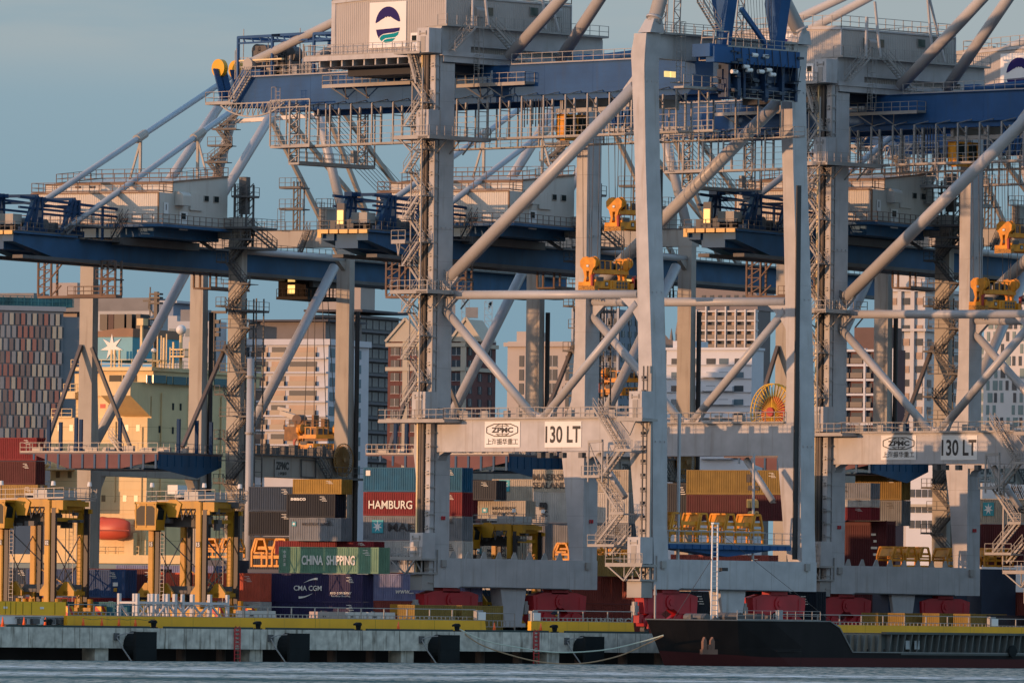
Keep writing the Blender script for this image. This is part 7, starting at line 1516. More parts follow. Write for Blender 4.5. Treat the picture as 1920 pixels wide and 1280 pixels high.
mb = MB().rail([(kx(70, -1), -1, kz(925)), (kx(95, -1), -1, kz(925))], 3.0, 1.2, 0.1).beam((kx(45, -1), -1, kz(918)), (kx(88, -1), -1, kz(868)), 0.7).box(kx(27, -1), kx(95, -1), -1.2, 1, kz(935), kz(915)).build('crane_jib', CREAM, SH)
MB().box(2, 3.5, 2, 9, kz(925), kz(908)).build('white_locker', WHITE, SH)
# lifeboat
lb = MB(); zc_ = kz(992); rg = []
for u in range(11):
    x = kx(172, -2.5) + (kx(245, -2.5) - kx(172, -2.5)) * u / 10; f = max(0.12, (1 - abs(2 * u / 10 - 1) ** 3)); f2 = 1.0 if u < 8 else 0.7
    rg.append([(x, -2.5 + 1.2 * f * cos(t), zc_ + (1.55 if sin(t) > 0 else 1.45) * (0.55 + 0.45 * f) * sin(t) * (1.1 if u in (1, 2, 3) and sin(t) > 0.5 else 1)) for t in [i * 2 * pi / 14 for i in range(14)]])
LB = lb.loft(rg).build('lifeboat', mat('lifeboat_orange', (0.62, 0.10, 0.05), 0.45, 0.08), None, True)
LB.location = K.O; LB.rotation_euler = (0, 0, K.a); tag(LB, 'enclosed orange red lifeboat hung beside the cream ship superstructure', 'lifeboat')
MB().box(kx(178, -3.8), kx(243, -3.8), -3.75, -3.68, zc_ - 0.25, zc_ - 0.1).build('grab_line', mat('dark_red', (0.25, 0.02, 0.02), 0.6, 0.1), LB)
# funnel
FB = mat('funnel_blue', (0.05, 0.30, 0.42), 0.5, 0.08); yf_ = 3.0
fn = MB().box(kx(150, yf_), kx(245, yf_), yf_, yf_ + 12, kz(674), kz(628)).build('funnel', FB, SH)
MB().prism([(kx(150, yf_) - 0.1, yf_ - 0.1, kz(630)), (kx(245, yf_) + 0.1, yf_ - 0.1, kz(630)), (kx(245, yf_) + 0.1, yf_ - 0.1, kz(614)), (kx(225, yf_), yf_ - 0.1, kz(613)), (kx(180, yf_), yf_ - 0.1, kz(619)), (kx(150, yf_) - 0.1, yf_ - 0.1, kz(624))], (0, 12.2, 0)).build('funnel_cowl', mat('cowl_brown', (0.22, 0.12, 0.07), 0.6, 0.2), fn)
p = []; cx_, cz_, R_ = kx(207, yf_), kz(649), 1.75
for i in range(14): r = R_ * (1.0 if i % 2 == 0 else 0.36); t_ = pi / 2 + i * pi / 7; p.append((cx_ + r * cos(t_), yf_ - 0.12, cz_ + r * sin(t_)))
MB().prism(p, (0, 0.08, 0)).build('star', WHITE, fn)
for p0, p1, m in ((183, 197, BLACK), (199, 209, mat('flue_dark_red', (0.05, 0.02, 0.02), 0.6, 0.2)), (210, 229, BLACK), (233, 243, BLACK), (251, 259, BLACK)): MB().box(kx(p0, 5), kx(p1, 5), 5, 7.5, kz(616), kz(586)).build('exhaust_flue', m, fn)
MB().box(kx(180, 9), kx(282, 9), 9, 13, kz(650), kz(578)).build('engine_casing', mat('casing_grey', (0.36, 0.38, 0.39), 0.6, 0.1), fn)
# radar mast and domes
mb = MB()
x_ = kx(289, 4); mb.beam((x_, 4, kz(690)), (x_, 4, kz(545)), 0.5).beam((kx(264, 4), 4, kz(562)), (kx(294, 4), 4, kz(562)), 0.2).beam((kx(277, 4), 4, kz(590)), (kx(277, 4), 4, kz(536)), 0.13).beam((kx(274, 4), 4, kz(575)), (x_, 4, kz(592)), 0.15).beam((kx(274, 4), 4, kz(575)), (kx(277, 4), 4, kz(545)), 0.12)
for q in (549, 556, 566, 596, 610): mb.box(x_ - 0.9, x_ + 0.7, 3.6, 4.5, kz(q) - 0.15, kz(q) + 0.1)
mb.build('radar_mast', BLACK, SH)
mb = MB(); xm = kx(397, 6); mb.beam((xm, 6, kz(690)), (xm, 6, kz(584)), 0.5).beam((xm - 0.3, 6, kz(583)), (kx(421, 6), 6, kz(583)), 0.28, 0.35)
for q in (600, 615, 624): mb.box(xm, xm + 0.9, 5.8, 6.3, kz(q) - 0.3, kz(q) + 0.2)
mb.build('radar_mast', BLACK, SH)
def dome(px, py, r, y_=3.0):
    x, z = kx(px, y_), kz(py, px); rg = []
    for i in range(9): t_ = -pi / 2 + pi * i / 8; rg.append([(x + r * cos(t_) * cos(a_), y_ + r * cos(t_) * sin(a_), z + r * (1.0 if t_ > 0 else 0.9) * sin(t_)) for a_ in [k * pi / 8 for k in range(16)]])
    MB().loft(rg).build('satellite_dome', WHITE, SH, True); MB().tube((x, y_, z - r), (x, y_, kz(690)), 0.22, 8).build('dome_post', CREAM, SH)
dome(336, 617, 0.68); dome(285, 656, 0.36)
mb = MB()
for i, px in enumerate((262, 292, 299, 304, 309, 316, 322, 352, 358, 368, 376)): mb.cut().beam((kx(px, 2), 2, kz(690)), (kx(px, 2), 2, kz((640, 612, 628, 632, 625, 650, 640, 640, 600, 655, 640)[i], px)), 0.14 if i % 3 else 0.24)
for px in (206, 212, 221, 256): mb.cut().beam((kx(px, 1), 1, kz(690)), (kx(px, 1), 1, kz(655)), 0.22)
for q, a_, b_ in ((668, 318, 345), (676, 276, 300), (655, 320, 342)): mb.cut().box(kx(a_, 2), kx(b_, 2), 1.6, 3.4, kz(q) - 0.08, kz(q) + 0.08)
mb.rail([(kx(318, 2), 1.6, kz(668)), (kx(345, 2), 1.6, kz(668))], 1.0, 0.6).box(kx(256, 2), kx(268, 2), 1.5, 2.8, kz(609), kz(596)).beam((kx(262, 2), 2, kz(650)), (kx(262, 2), 2, kz(600)), 0.3).build('signal_mast', CREAM, SH)
# small deck crane near the middle
p = atY(560, 820, 215); SC_ = thing('mobile_crane', 'orange brown mobile crane with lattice jib above the old crane beam', 'crane', p, D.a); SC_.scale = (0.85, 0.8, 0.8)
MB().box(-2.5, 5, 0, 2.4, -0.5, 1.6).box(-1, 1, 0.4, 2, 1.6, 2.6).box(2, 2.4, 0.4, 2, 1.6, 3.6).box(3.6, 4.2, 0.4, 2, 1.6, 3.0).rail([(-2.5, 0, 1.6), (5, 0, 1.6)], 1.1, 1.0).build('housing', mat('crane_orange_dirty', (0.20, 0.085, 0.02), 0.6, 0.5, scale=1.5), SC_)
MB().tube((-0.5, 0.2, 2.9), (-0.5, 2.2, 2.9), 0.8, 14).build('winch_drum', RUSTG, SC_)
q = atY(500, 750, 215); e = (q[0] - p[0], 0, q[2] - p[2]); MB().beam((0, 1, 3), (e[0] * 0.88 + e[2] * 0, 1, e[2] * 0.85), 0.9, 0.7).beam((e[0] * 0.5, 1, e[2] * 0.5 + 2.0), (e[0], 1, e[2]), 0.5).build('jib', GALV, SC_)
MB().tube((4, 1, 3.0), (e[0] * 0.6, 1, e[2] * 0.75), 0.06, 5).tube((4.5, 1, 2.6), (e[0] * 0.4, 1, e[2] * 0.6), 0.06, 5).build('jib_rope', ROPE, SC_)
# ================================================================ city behind
_wm = {}
def unitbox(m, nm):
    k = (m.name, nm)
    if k not in _wm:
        b = MB().box(0, 1, 0, 1, 0, 1); me = bpy.data.meshes.new(nm); me.from_pydata(b.v, [], b.f); me.materials.append(m); _wm[k] = me
    return _wm[k]
def ub(nm, m, par, x, y, z, sx, sy, sz):
    o = link(nm, unitbox(m, nm), par); o.location = (x, y, z); o.scale = (sx, sy, sz); return o
WG = mat('window_glass_city', (0.05, 0.065, 0.08), 0.15, 0.5, scale=0.2); CURT = mat('curtained_glass', (0.26, 0.17, 0.13), 0.4, 0.75, scale=0.5); WB = mat('window_glass_blue', (0.10, 0.16, 0.20), 0.15, 0.3, scale=0.2)
FRM = mat('window_frame_white', (0.5, 0.5, 0.5), 0.5, 0.05); BALC = mat('balcony_glass', (0.085, 0.075, 0.075), 0.25, 0.3, scale=0.4)
class Bld:
    def __init__(s, label, px0, pxc, px1, ytop, Y, wm, rz=-25, cat='building', base=None):
        p = atY(pxc, ytop, Y); s.fr = Fr((p[0], Y, 0), rz); s.T = thing('city_building', label, cat, (p[0], Y, 0), radians(rz), 'city buildings behind the port')
        s.zt = p[2]; s.W = -s.fr(px0, ytop, 1, 0)[0]; s.Dp = max(6, s.fr(px1, ytop, 0, 0)[1]) if px1 > pxc else 14; s.k = F / (Y + 950)
        s.body = MB().box(-s.W, 0, 0, s.Dp, 0, s.zt).build('wall', wm, s.T); s.wm = wm; s.nw = 0
    def x(s, px): return s.fr(px, 700, 1, 0)[0]
    def y(s, px): return s.fr(px, 700, 0, 0)[1]
    def z(s, py, px=None): return atY(px if px else 960, py + (0 if px else 0), s.fr.O[1])[2] if px else s.zt - (py) / s.k
    def grid(s, face, x0, x1, z0, dz, nz, nx, ww, wh, m, frame=True, inset=0.0, nm='window'):
        for j in range(nz):
            for i in range(nx):
                if s.nw >= 98: return s
                u = x0 + (x1 - x0) * (i + 0.5) / nx - ww / 2; z = z0 - j * dz - wh
                if z < 1: continue
                if face == 'f': o = ub(nm, m, s.T, u, -0.12, z, ww, 0.14, wh)
                else: o = ub(nm, m, s.T, -0.02, u, z, 0.14, ww, wh)
                s.nw += 1
                if frame and ww > 1.5:
                    if face == 'f': f = MB().box(0.48, 0.52, -0.4, 0, 0, 1).box(-0.02, 1.02, -0.6, 0, -0.04, 0.0).build('mullion', FRM, o) if ('m', m.name) not in _wm else link('mullion', _wm[('m', m.name)], o)
                    else: f = MB().box(1, 1.4, 0.47, 0.53, 0, 1).build('mullion', FRM, o) if ('n', m.name) not in _wm else link('mullion', _wm[('n', m.name)], o)
                    _wm.setdefault(('m' if face == 'f' else 'n', m.name), f.data)
        return s
    def slab(s, x0, x1, y0, y1, z, h, m, nm='floor_slab'): MB().box(x0, x1, y0, y1, z - h, z).build(nm, m, s.T); return s
# patterned facade at far left
pf_ = [mat('panel_beige', (0.55, 0.47, 0.35), 0.7, 0.05), mat('panel_grey', (0.36, 0.34, 0.32), 0.7, 0.05), mat('panel_brick', (0.42, 0.19, 0.14), 0.7, 0.05), mat('panel_brown', (0.27, 0.20, 0.17), 0.7, 0.05)]
B = Bld('office block with checkered beige brown and grey facade panels at far left', -70, 119, 148, 584, 820, mat('office_grey', (0.17, 0.19, 0.21), 0.6, 0.05), 20)
MB().box(0, 3.6, 0.4, 20, 0, B.zt - 1).build('side_wall', MATS['office_grey'], B.T)
cw, rh = B.W / 17.5, 24.0 / B.k; mbs = [MB() for _ in pf_]; random.seed(11)
for j in range(11):
    for i in range(17):
        x = -B.W + i * cw + (0.45 * cw if j % 2 else 0) + 0.2; z1_ = B.zt - 0.4 - j * rh
        if x + cw * 0.62 < -0.1: mbs[(i * 7 + j * 3 + (i * j) % 3) % 4].box(x, x + cw * 0.62, -0.25, 0, z1_ - rh + 0.12, z1_ - 0.1)
        if B.nw < 98 and i >= 8: ub('window', WG, B.T, x + cw * 0.64, -0.14, z1_ - rh + 0.3, cw * 0.3, 0.14, rh - 0.5); B.nw += 1
for m_, mb in zip(pf_, mbs): mb.build('facade_panel', m_, B.T)
MB().box(-B.W, 0.4, -0.4, B.Dp, B.zt, B.zt + 0.9).build('parapet', mat('office_trim', (0.34, 0.36, 0.38), 0.6, 0.05), B.T)
MB().box(-B.W, 2.5, 2, B.Dp, B.zt + 0.9, B.zt + 2.6).rail([(-B.W, 1.5, B.zt + 0.9), (2.5, 1.5, B.zt + 0.9)], 2.0, 1.4, 0.12).build('roof_screen', mat('roof_teal', (0.03, 0.13, 0.15), 0.6, 0.4), B.T)
B.grid('s', 1.0, B.Dp - 0.5, B.zt - 1.5, rh * 1.7, 6, 1, 0.5, rh * 1.4, WG)
B = Bld('low brown red block behind the checkered office', -60, 90, 95, 561, 1000, mat('brown_block', (0.12, 0.07, 0.06), 0.7, 0.1)); B.slab(-14, -4, 1, 8, B.zt + 1.4, 1.4, mat('roof_grey', (0.2, 0.2, 0.2), 0.8, 0.1), 'roof_plant')
B = Bld('plain beige windowless block with two small lights', 98, 145, 190, 530, 1050, mat('beige_render', (0.36, 0.32, 0.29), 0.8, 0.04))
for px in (103, 136): ub('wall_lamp', LAMP, B.T, B.x(px) - 0.3, -0.1, B.zt - (566 - 530) / B.k, 0.6, 0.1, 0.6)
B.grid('f', B.x(112), B.x(128), B.zt - 34 / B.k, 3, 1, 3, 0.9, 1.5, WG)
B.slab(-8, 20, -4, 6, B.zt - 30 / B.k, 3, mat('roof_grey', (0,) * 3), 'annex')
B = Bld('pale blue grey plant building with roof steps behind the ship', 286, 325, 357, 567, 980, mat('blue_grey_render', (0.17, 0.22, 0.29), 0.7, 0.05)); B.slab(-B.W, B.W * .5, -3, 3, B.zt - 26 / B.k, 8, mat('pale_render', (0.42, 0.44, 0.46), 0.8, 0.05), 'annex'); B.slab(-5.5, 1, -0.3, B.Dp + .5, B.zt + 0.4, 0.5, mat('pale_render', (0,) * 3), 'roof_edge')
B = Bld('white low building with vents behind the ship radar dome', 292, 400, 425, 602, 900, mat('pale_render', (0,) * 3)); B.grid('f', -B.W + 1, -1, B.zt - 1.5, 4, 3, 6, 1.4, 1.6, WB); B.slab(-8, -3, 1, 5, B.zt + 2.4, 2.4, mat('roof_grey', (0,) * 3), 'roof_plant')
# white and beige apartment block
APW = mat('apartment_white', (0.52, 0.53, 0.56), 0.7, 0.04); APS = mat('apartment_shade_wall', (0.55, 0.57, 0.62), 0.7, 0.04)
B = Bld('cream apartment block with wide glazed balconies left of middle', 440, 616, 692, 640, 900, APW); fh = 27.2 / B.k
B.slab(-B.W - 0.5, 0.6, -0.6, B.Dp, B.zt + 0.5, 1.2, APW, 'parapet')
for j in range(9):
    z = B.zt - 1.0 - j * fh
    for a_, b_ in ((0.02, 0.16), (0.19, 0.36), (0.40, 0.55), (0.59, 0.88)):
        if B.nw < 98:
            ub('window', CURT if (j + int(a_ * 10)) % 2 else WG, B.T, -B.W * (1 - a_), -0.1, z - fh * 0.72, B.W * (b_ - a_), 0.12, fh * 0.68); B.nw += 1
            o = ub('balcony', BALC, B.T, -B.W * (1 - a_), -0.75, z - fh * 0.74, B.W * (b_ - a_), 0.08, fh * 0.34); B.nw += 0
    B.slab(-B.W, -0.1, -0.8, 0, z - fh * 0.74, 0.35, APW)
for j in range(9):
    for a_, w_ in ((0.04, 0.12), (0.22, 0.08), (0.42, 0.1), (0.72, 0.08)): ub('window', WB, B.T, 0.02, B.Dp * a_, B.zt - 1.4 - j * fh - fh * 0.6, 0.12, B.Dp * w_, fh * 0.6)
B.slab(-B.W * 0.9, -B.W * 0.08, 2, B.Dp, B.zt + 4.0, 3.4, mat('penthouse_dark', (0.15, 0.13, 0.12), 0.7, 0.1), 'penthouse'); B.slab(-B.W * 0.92, -B.W * 0.02, 0.5, B.Dp, B.zt + 4.5, 0.4, mat('roof_dark', (0.06, 0.06, 0.07), 0.8, 0.1), 'roof')
ab = B
# dark apartment block with roof overhangs
DKA = mat('dark_apartment', (0.075, 0.08, 0.09), 0.6, 0.1)
B = Bld('dark grey apartment tower with overhanging flat roofs', 585, 672, 748, 590, 1000, DKA); fh = 27 / B.k
for j in range(12): B.slab(-B.W - 0.4, 0.9, -0.8, B.Dp + 0.8, B.zt - 0.2 - j * fh, 0.4, mat('slab_grey', (0.12, 0.12, 0.13), 0.7, 0.1))
B.grid('s', 0.5, B.Dp - 0.5, B.zt - 1.0, fh, 11, 6, B.Dp / 8, fh * 0.6, mat('pale_curtain_glass', (0.20, 0.20, 0.20), 0.3, 0.8, scale=0.15), False)
B.grid('f', -B.W + 0.5, -0.5, B.zt - 1.0, fh, 3, 4, B.W / 6, fh * 0.6, CURT, False)
B.slab(-B.W * 1.1, 1.8, -1.8, B.Dp + 1.5, B.zt + 1.1, 0.5, mat('roof_dark', (0,) * 3), 'roof'); B.slab(-B.W * 0.9, B.W * 0.0, 1, B.Dp * 0.4, B.zt + 6.5, 5.4, mat('beige_render', (0,) * 3), 'penthouse'); B.slab(-B.W * 1.3, 0.8, 0, B.Dp * 0.5, B.zt + 7.2, 0.5, mat('roof_dark', (0,) * 3), 'roof')
MB().tube((0, B.Dp * 0.5, B.zt + 6), (0.6, B.Dp * 0.5, B.zt + 7.6), 0.9, 12, 1.3).build('satellite_dish', DKA, B.T)
# brick and cream gabled apartments
BRK = mat('brick_wall', (0.12, 0.045, 0.04), 0.8, 0.15, scale=1); CRM = mat('cream_stucco', (0.42, 0.38, 0.30), 0.7, 0.05)
B = Bld('brick and cream apartment building with gabled roofs', 728, 870, 930, 640, 940, BRK); fh = 24 / B.k
def gable(x0, x1, zb, h, yd):
    MB().prism([(x0, -0.5, zb), (x1, -0.5, zb), ((x0 + x1) / 2, -0.5, zb + h)], (0, yd, 0)).build('gable', CRM, B.T)
    MB().beam((x0 - 0.4, -0.6, zb), ((x0 + x1) / 2, -0.6, zb + h + 0.3), 0.6, 0.5).beam((x1 + 0.4, -0.6, zb), ((x0 + x1) / 2, -0.6, zb + h + 0.3), 0.6, 0.5).build('gable_moulding', CRM, B.T)
gable(B.x(728), B.x(795), B.zt, 4.5, 8); gable(B.x(848), B.x(902), B.zt, 4.6, 8)
for z_ in (0.3, 2 * fh, 6 * fh): B.slab(-B.W - 0.4, 0.5, -0.5, B.Dp + 0.4, B.zt - z_, 0.8, CRM, 'cornice')
for x_ in (-B.W * 0.8, -B.W * 0.3, -0.6): B.slab(x_, x_ + 1.2, -0.3, 0, B.zt, 40, CRM, 'pilaster')
B.grid('f', -B.W + 0.5, -0.5, B.zt - 1.2, fh, 9, 7, 2.0, fh * 0.62, WG); B.grid('s', 0.5, B.Dp - 0.5, B.zt - 1.2, fh, 9, 3, 1.8, fh * 0.6, WG)
MB().prism([(-B.W, 4, B.zt), (-B.W, 16, B.zt), (-B.W, 10, B.zt + 4)], (B.W, 0, 0)).build('roof', mat('slate_roof', (0.07, 0.07, 0.08), 0.7, 0.1), B.T)
# art deco beige
B = Bld('beige art deco building with flat cornice', 952, 1068, 1090, 640, 860, mat('deco_beige', (0.42, 0.37, 0.33), 0.75, 0.04)); fh = 26 / B.k
B.slab(-B.W - 0.6, 0.6, -0.7, B.Dp, B.zt - 0.2, 0.8, mat('deco_beige', (0,) * 3), 'cornice'); B.slab(B.x(968), B.x(990), 0, 8, B.zt + 2.0, 2.0, mat('deco_beige', (0,) * 3), 'parapet')
for a_, b_ in ((973, 983), (1026, 1046), (1060, 1068)): B.grid('f', B.x(a_), B.x(b_), B.zt - 44 / B.k * 0.6, fh, 8, 1, (b_ - a_) / B.k * 0.95, fh * 0.8, WG)
# grey modern tower between legs
B = Bld('blue grey office tower with square windows behind the crane stairs', 1075, 1160, 1202, 580, 1100, mat('office_blue_grey', (0.14, 0.18, 0.23), 0.6, 0.05)); fh = 23 / B.k
B.grid('f', -B.W + 0.5, -0.5, B.zt - 2, fh, 10, 7, 2.3, fh * 0.55, WG); B.grid('s', 0.5, B.Dp - 0.5, B.zt - 2, fh, 9, 3, 1.8, fh * 0.5, WG)
for i in range(8): B.slab(-B.W + i * B.W / 7 - 0.25, -B.W + i * B.W / 7 + 0.25, -0.4, 0, B.zt + 0.3, 60, mat('office_trim', (0,) * 3), 'pier')
# hotel tower
B = Bld('hotel tower with blank grey top and white gridded balconies', 1290, 1421, 1445, 582, 1000, mat('hotel_dark', (0.13, 0.12, 0.12), 0.7, 0.05)); fh = 17.8 / B.k
HWT = mat('hotel_white', (0.55, 0.54, 0.53), 0.6, 0.04)
MB().prism([(-B.W + 2, -0.6, B.zt), (0.2, -0.6, B.zt), (0.2, -0.6, B.zt + 3.0), (-1.8, -0.6, B.zt + 6.2), (-B.W + 2, -0.6, B.zt + 6.2)], (0, 10, 0)).build('crown', mat('hotel_taupe', (0.19, 0.165, 0.16), 0.7, 0.04), B.T)
for i in range(8): ub('window', WG, B.T, -B.W + 3.5 + i * 1.9, -0.7, B.zt + 2.0, 0.9, 0.12, 1.3)
for i in range(8): B.slab(-B.W + i * (B.W - 0.3) / 7, -B.W + i * (B.W - 0.3) / 7 + 0.3, -1.3, 0, B.zt + (2.4 if i in (2, 4) else 0.2), 45, HWT, 'fin')
for j in range(13):
    B.slab(-B.W, 0.2, -1.0, 0, B.zt - j * fh, 0.35, HWT)
    ub('balcony', BALC, B.T, -B.W, -1.05, B.zt - j * fh - fh + 0.05, B.W, 0.07, fh * 0.42)
    for i in range(7): ub('window', CURT if (i + j) % 3 else WG, B.T, -B.W + i * (B.W - 0.3) / 7 + 0.45, -0.12, B.zt - j * fh - fh * 0.92, (B.W - 0.3) / 7 - 0.6, 0.12, fh * 0.7)
# white streamlined apartments
SW = mat('stream_white', (0.55, 0.57, 0.60), 0.6, 0.04)
B = Bld('white streamlined apartment building with rounded balconies', 1250, 1410, 1424, 655, 900, SW); fh = 25.5 / B.k
for j in range(8):
    for i, a_ in enumerate((0.06, 0.28, 0.47, 0.62, 0.80)): ub('window', WB if (i + j) % 2 else WG, B.T, -B.W * (1 - a_), -0.12, B.zt - 1.6 - j * fh - fh * 0.5, B.W * 0.105, 0.14, fh * 0.42)
    if j: B.slab(-B.W * 0.58, -B.W * 0.2, -1.1, 0, B.zt - 0.5 - j * fh - fh * 0.52, 1.0, SW, 'balcony'); B.slab(-B.W, -0.1, -0.25, 0, B.zt - 0.3 - j * fh, 0.18, mat('office_trim', (0,) * 3))
B.slab(-B.W * 0.95, -B.W * 0.7, 1, 8, B.zt + 1.8, 1.8, SW, 'roof_plant'); B.slab(-B.W - .3, 0.3, -0.4, B.Dp, B.zt + 0.4, 0.5, SW, 'parapet')
# church spires
p = atY(1248, 655, 980); T = thing('church_tower', 'small gothic church tower with pinnacles between the crane legs', 'church', (p[0], 980, 0), 0, None); zb_c = p[2]; ST = mat('church_stone', (0.22, 0.19, 0.17), 0.8, 0.15)
MB().box(-5, 2.6, 0, 6, 0, zb_c + 0.5).build('wall', ST, T); MB().prism([(-4.5, -0.3, zb_c), (2.5, -0.3, zb_c), (-1.0, -0.3, zb_c + 4.2)], (0, 6, 0)).build('gable', ST, T)
for x, h in ((-5, 3.2), (-3.0, 4), (2.4, 4.8), (1.2, 3.5), (3.4, 3)): MB().box(x - 0.35, x + 0.35, -0.5, 0.3, zb_c - 3, zb_c + h - 1.5).tube((x, -0.1, zb_c + h - 1.5), (x, -0.1, zb_c + h + 1.0), 0.5, 6, 0.05).build('pinnacle', ST, T)
# red and white grid building
B = Bld('apartment building with white grid frame and brick panels right of middle', 1586, 1676, 1692, 655, 860, mat('brick_panel', (0.10, 0.035, 0.035), 0.7, 0.1)); fh = 27.5 / B.k
GW = mat('grid_white', (0.52, 0.54, 0.57), 0.6, 0.04)
for j in range(8):
    B.slab(-B.W, 0.3, -0.9, 0, B.zt - j * fh, 0.45, GW)
    for i, (a_, b_) in enumerate(((0.02, 0.10), (0.13, 0.38), (0.44, 0.56), (0.62, 0.72), (0.78, 0.96))): ub('window', WG, B.T, -B.W * (1 - a_), -0.12, B.zt - j * fh - fh * 0.93, B.W * (b_ - a_), 0.14, fh * 0.62); ub('balcony', BALC, B.T, -B.W * (1 - a_), -0.85, B.zt - j * fh - fh * 0.95, B.W * (b_ - a_), 0.06, fh * 0.36)
for i in (0, 0.41, 0.75, 0.985): B.slab(-B.W * (1 - i), -B.W * (1 - i) + 0.45, -1.0, 0, B.zt + 0.2, 45, GW, 'pier')
B.slab(-B.W * 0.95, -B.W * 0.2, 3, 9, B.zt + 4.5, 4.4, mat('brown_block', (0,) * 3), 'penthouse')
# cream towers
B = Bld('cream stone tower with bay windows and urns behind the right crane', 1660, 1735, 1806, 540, 960, mat('tower_cream', (0.50, 0.49, 0.48), 0.7, 0.04)); fh = 25.5 / B.k
for x_ in (-B.W, -B.W * 0.66, -B.W * 0.33): B.slab(x_, x_ + B.W * 0.09, -0.7, 0, B.zt - 0.5, 75, mat('tower_cream', (0,) * 3), 'pilaster')
for j in range(14):
    for i in range(3): ub('window', WG if (i + j) % 2 else CURT, B.T, -B.W * (0.88 - i * 0.33), -0.15, B.zt - 2.2 - j * fh - fh * 0.45, B.W * 0.17, 0.2, fh * 0.5)
    for i in range(4): ub('window', WG if (i * j) % 3 else CURT, B.T, 0.02, B.Dp * (0.07 + i * 0.24), B.zt - 2.2 - j * fh - fh * 0.45, 0.14, B.Dp * 0.1, fh * 0.5)
B.slab(-B.W - 0.5, 0.6, -0.7, B.Dp + .5, B.zt, 0.7, mat('tower_cream', (0,) * 3), 'cornice'); B.slab(-B.W * 0.95, -B.W * 0.1, 2, B.Dp * 0.8, B.zt + 6.5, 6.4, mat('tower_cream', (0,) * 3), 'penthouse'); B.slab(-B.W - .5, 0.6, -0.9, B.Dp, B.zt - 3 * fh, 0.5, mat('tower_cream', (0,) * 3), 'cornice')
for x_ in (-B.W * 0.7, -B.W * 0.3, -0.8): MB().tube((x_, -0.4, B.zt), (x_, -0.4, B.zt + 0.9), 0.25, 10, 0.5).tube((x_, -0.4, B.zt + 0.9), (x_, -0.4, B.zt + 1.7), 0.55, 10, 0.1).build('urn', mat('tower_cream', (0,) * 3), B.T)
B = Bld('white gridded office tower with green glass at the right photo edge', 1846, 1990, 2010, 520, 940, mat('grid_tower_white', (0.58, 0.56, 0.54), 0.7, 0.04)); fh = 23 / B.k; random.seed(5); GG = mat('green_grid_glass', (0.16, 0.24, 0.24), 0.2, 0.3, scale=0.3)
for j in range(14):
    for i in range(7):
        if random.random() < 0.92: ub('window', GG if random.random() < 0.6 else WG, B.T, -B.W + 0.7 + i * (B.W - 1) / 7 * 0.62 + (0.3 if j % 2 else 0), -0.12, B.zt - 1.2 - j * fh - fh * 0.72, B.W / 7 * (0.26 if (i + j) % 3 else 0.42), 0.14, fh * 0.78)
B = Bld('pale glass tower right of the cream one', 1770, 1850, 1862, 640, 1060, mat('glass_tower_pale', (0.30, 0.34, 0.36), 0.4, 0.05)); fh = 22 / B.k; B.grid('f', -B.W + 0.4, -0.4, B.zt - 1, fh, 10, 7, 1.3, fh * 0.7, GG)
B = Bld('low white block with vents below the old crane leg at right', 1700, 1780, 1800, 905, 700, SW); B.grid('f', -B.W + 0.5, -0.5, B.zt - 1.2, 2.8, 3, 6, 1.0, 1.4, WG); B.slab(-B.W, 0.5, -0.8, 3, B.zt - 40 / B.k, 0.5, CRM, 'eave')
B = Bld('low white block behind the red and white grid apartments', 1700, 1752, 1790, 870, 760, SW); B.grid('s', 0.5, 9, B.zt - 1.2, 2.8, 2, 4, 1.0, 1.4, WG)
# distant tower cranes
TCB = mat('tower_crane_blue', (0.28, 0.42, 0.52), 0.6, 0.1)
def tcrane(px, ytop, ybot, Y, jib, lab, box_=None):
    p = atY(px, ybot, Y); q = atY(px, ytop, Y); T = thing('tower_crane', lab, 'tower crane', (p[0], Y, 0), 0, 'pale blue tower cranes over the city'); zt = q[2]; zb_ = p[2]; mb = MB()
    for a_ in (-0.9, 0.9):
        for b_ in (-0.9, 0.9): mb.beam((a_, b_, 0), (a_, b_, zt), 0.22)
    nn = int((zt - zb_) / 1.6) + 4
    for i in range(nn): z = zt - i * 1.6; mb.beam((-0.9, -0.9, z), (0.9, -0.9, z - 1.6), 0.16).beam((0.9, -0.9, z), (-0.9, -0.9, z), 0.14)
    mb.build('mast', TCB, T); e = (jib[0] / F * (Y + 950), 0, zt - 2 + jib[1] / F * (Y + 950)); mb = MB().beam((0, 0, zt - 2), e, 0.2).beam((0, 0, zt - 0.4), add(e, (0, 0, 0.6)), 0.2)
    for i in range(14):
        u, v = i / 14, (i + 1) / 14; a_ = add((0, 0, zt - 2), mul(sub(e, (0, 0, zt - 2)), u)); b_ = add((0, 0, zt - 0.4), mul(sub(add(e, (0, 0, 0.6)), (0, 0, zt - 0.4)), v)); mb.beam(a_, b_, 0.14)
    mb.build('jib', TCB, T); MB().box(-5.5, -2.5, -1, 1, zt - 4, zt - 1.5).build('counterweight', GALV, T)
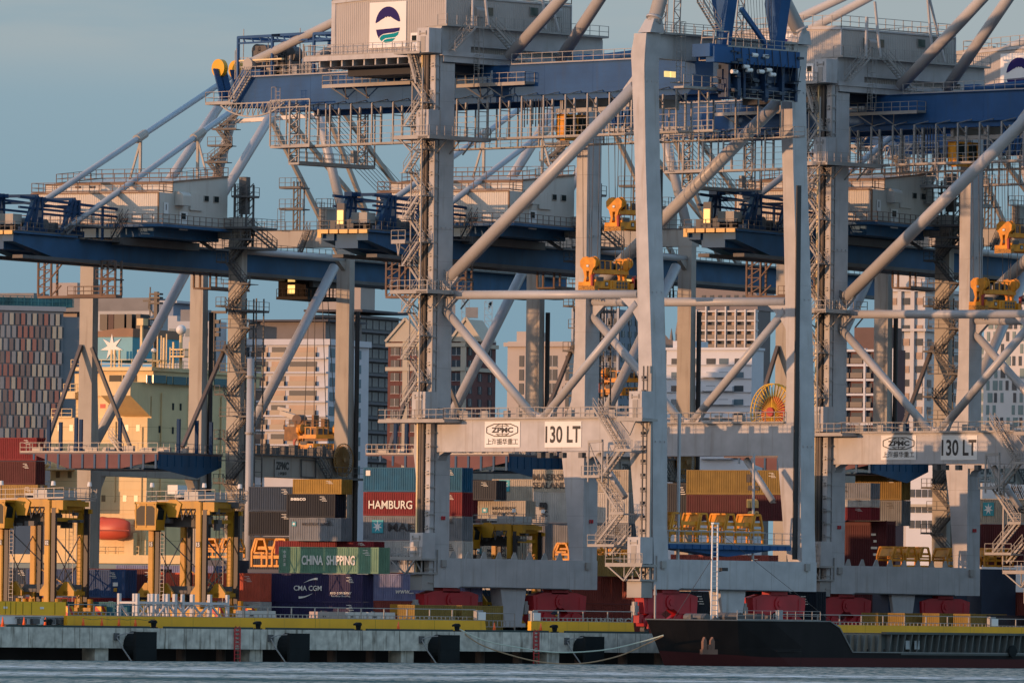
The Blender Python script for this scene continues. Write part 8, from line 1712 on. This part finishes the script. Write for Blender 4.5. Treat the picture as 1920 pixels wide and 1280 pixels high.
tcrane(915, 565, 640, 1250, (8, 12), 'pale blue tower crane right of the gabled building'); tcrane(872, 560, 640, 1300, (-12, 22), 'pale blue tower crane beside the grey land leg'); tcrane(940, 292, 345, 1350, (10, 6), 'small pale blue crane tip high above the old machinery house') if False else None
for i, (px, Y, h) in enumerate(((900, 930, 4.5), (868, 925, 4.5), (745, 930, 3.5))): pass

mb = MB()
for q in (800, 826, 850, 876, 902, 930, 956, 984, 1012): mb.cut().box(kx(95) + 0.05, -0.05, -0.012, 0.0, kz(q) - 0.03, kz(q) + 0.03); mb.cut().box(0.0, 0.012, 0.05, 27.9, kz(q) - 0.03, kz(q) + 0.03)
mb.build('plate_seam', mat('ship_seam', (0.45, 0.33, 0.16), 0.7, 0.2), SH)
mb = MB()
for px, a_, b_ in ((150, 790, 1030), (216, 790, 940), (266, 800, 1030)): mb.cut().tube((kx(px), -0.12, kz(b_)), (kx(px), -0.12, kz(a_)), 0.09, 6)
for px in (300, 352, 412): mb.cut().tube((0.12, ky(px), kz(1000, px)), (0.12, ky(px), kz(735, px)), 0.09, 6)
mb.build('drain_pipe', CREAM, SH)
mb = MB()
for q in (935, 880): mb.cut().box(kx(95), kx(140), -1.3, 0, kz(q) - 0.1, kz(q)).rail([(kx(95), -1.25, kz(q)), (kx(140), -1.25, kz(q))], 1.1, 1.2, 0.08)
mb.build('side_balcony', CREAM, SH)
# ================================================================ crane copies
CR2 = dup(CR, Ashift(63.2), A.a, 'new grey gantry crane at right, its load board cut near the photo edge')
CR3 = dup(CR, Ashift(103.7), A.a, 'new grey gantry crane farthest right, only its house and rear girder showing')
tag(CR, 'new grey gantry crane with raised blue boom, nearest and most complete of the new cranes')
for i, (px, py, Y, lab) in enumerate(((171 + 642.5, 797, 145.5, 'old weathered grey crane seen through the frame of the nearest new crane'), (171 + 1307.5, 794, 131, 'old weathered grey crane between the two right-hand new cranes'))):
    p = atY(px, py, Y); dup(OC, (p[0], Y, 0), D.a, lab)
# ---------------------------------------------------------------- end
print('objects', len(COL.objects))
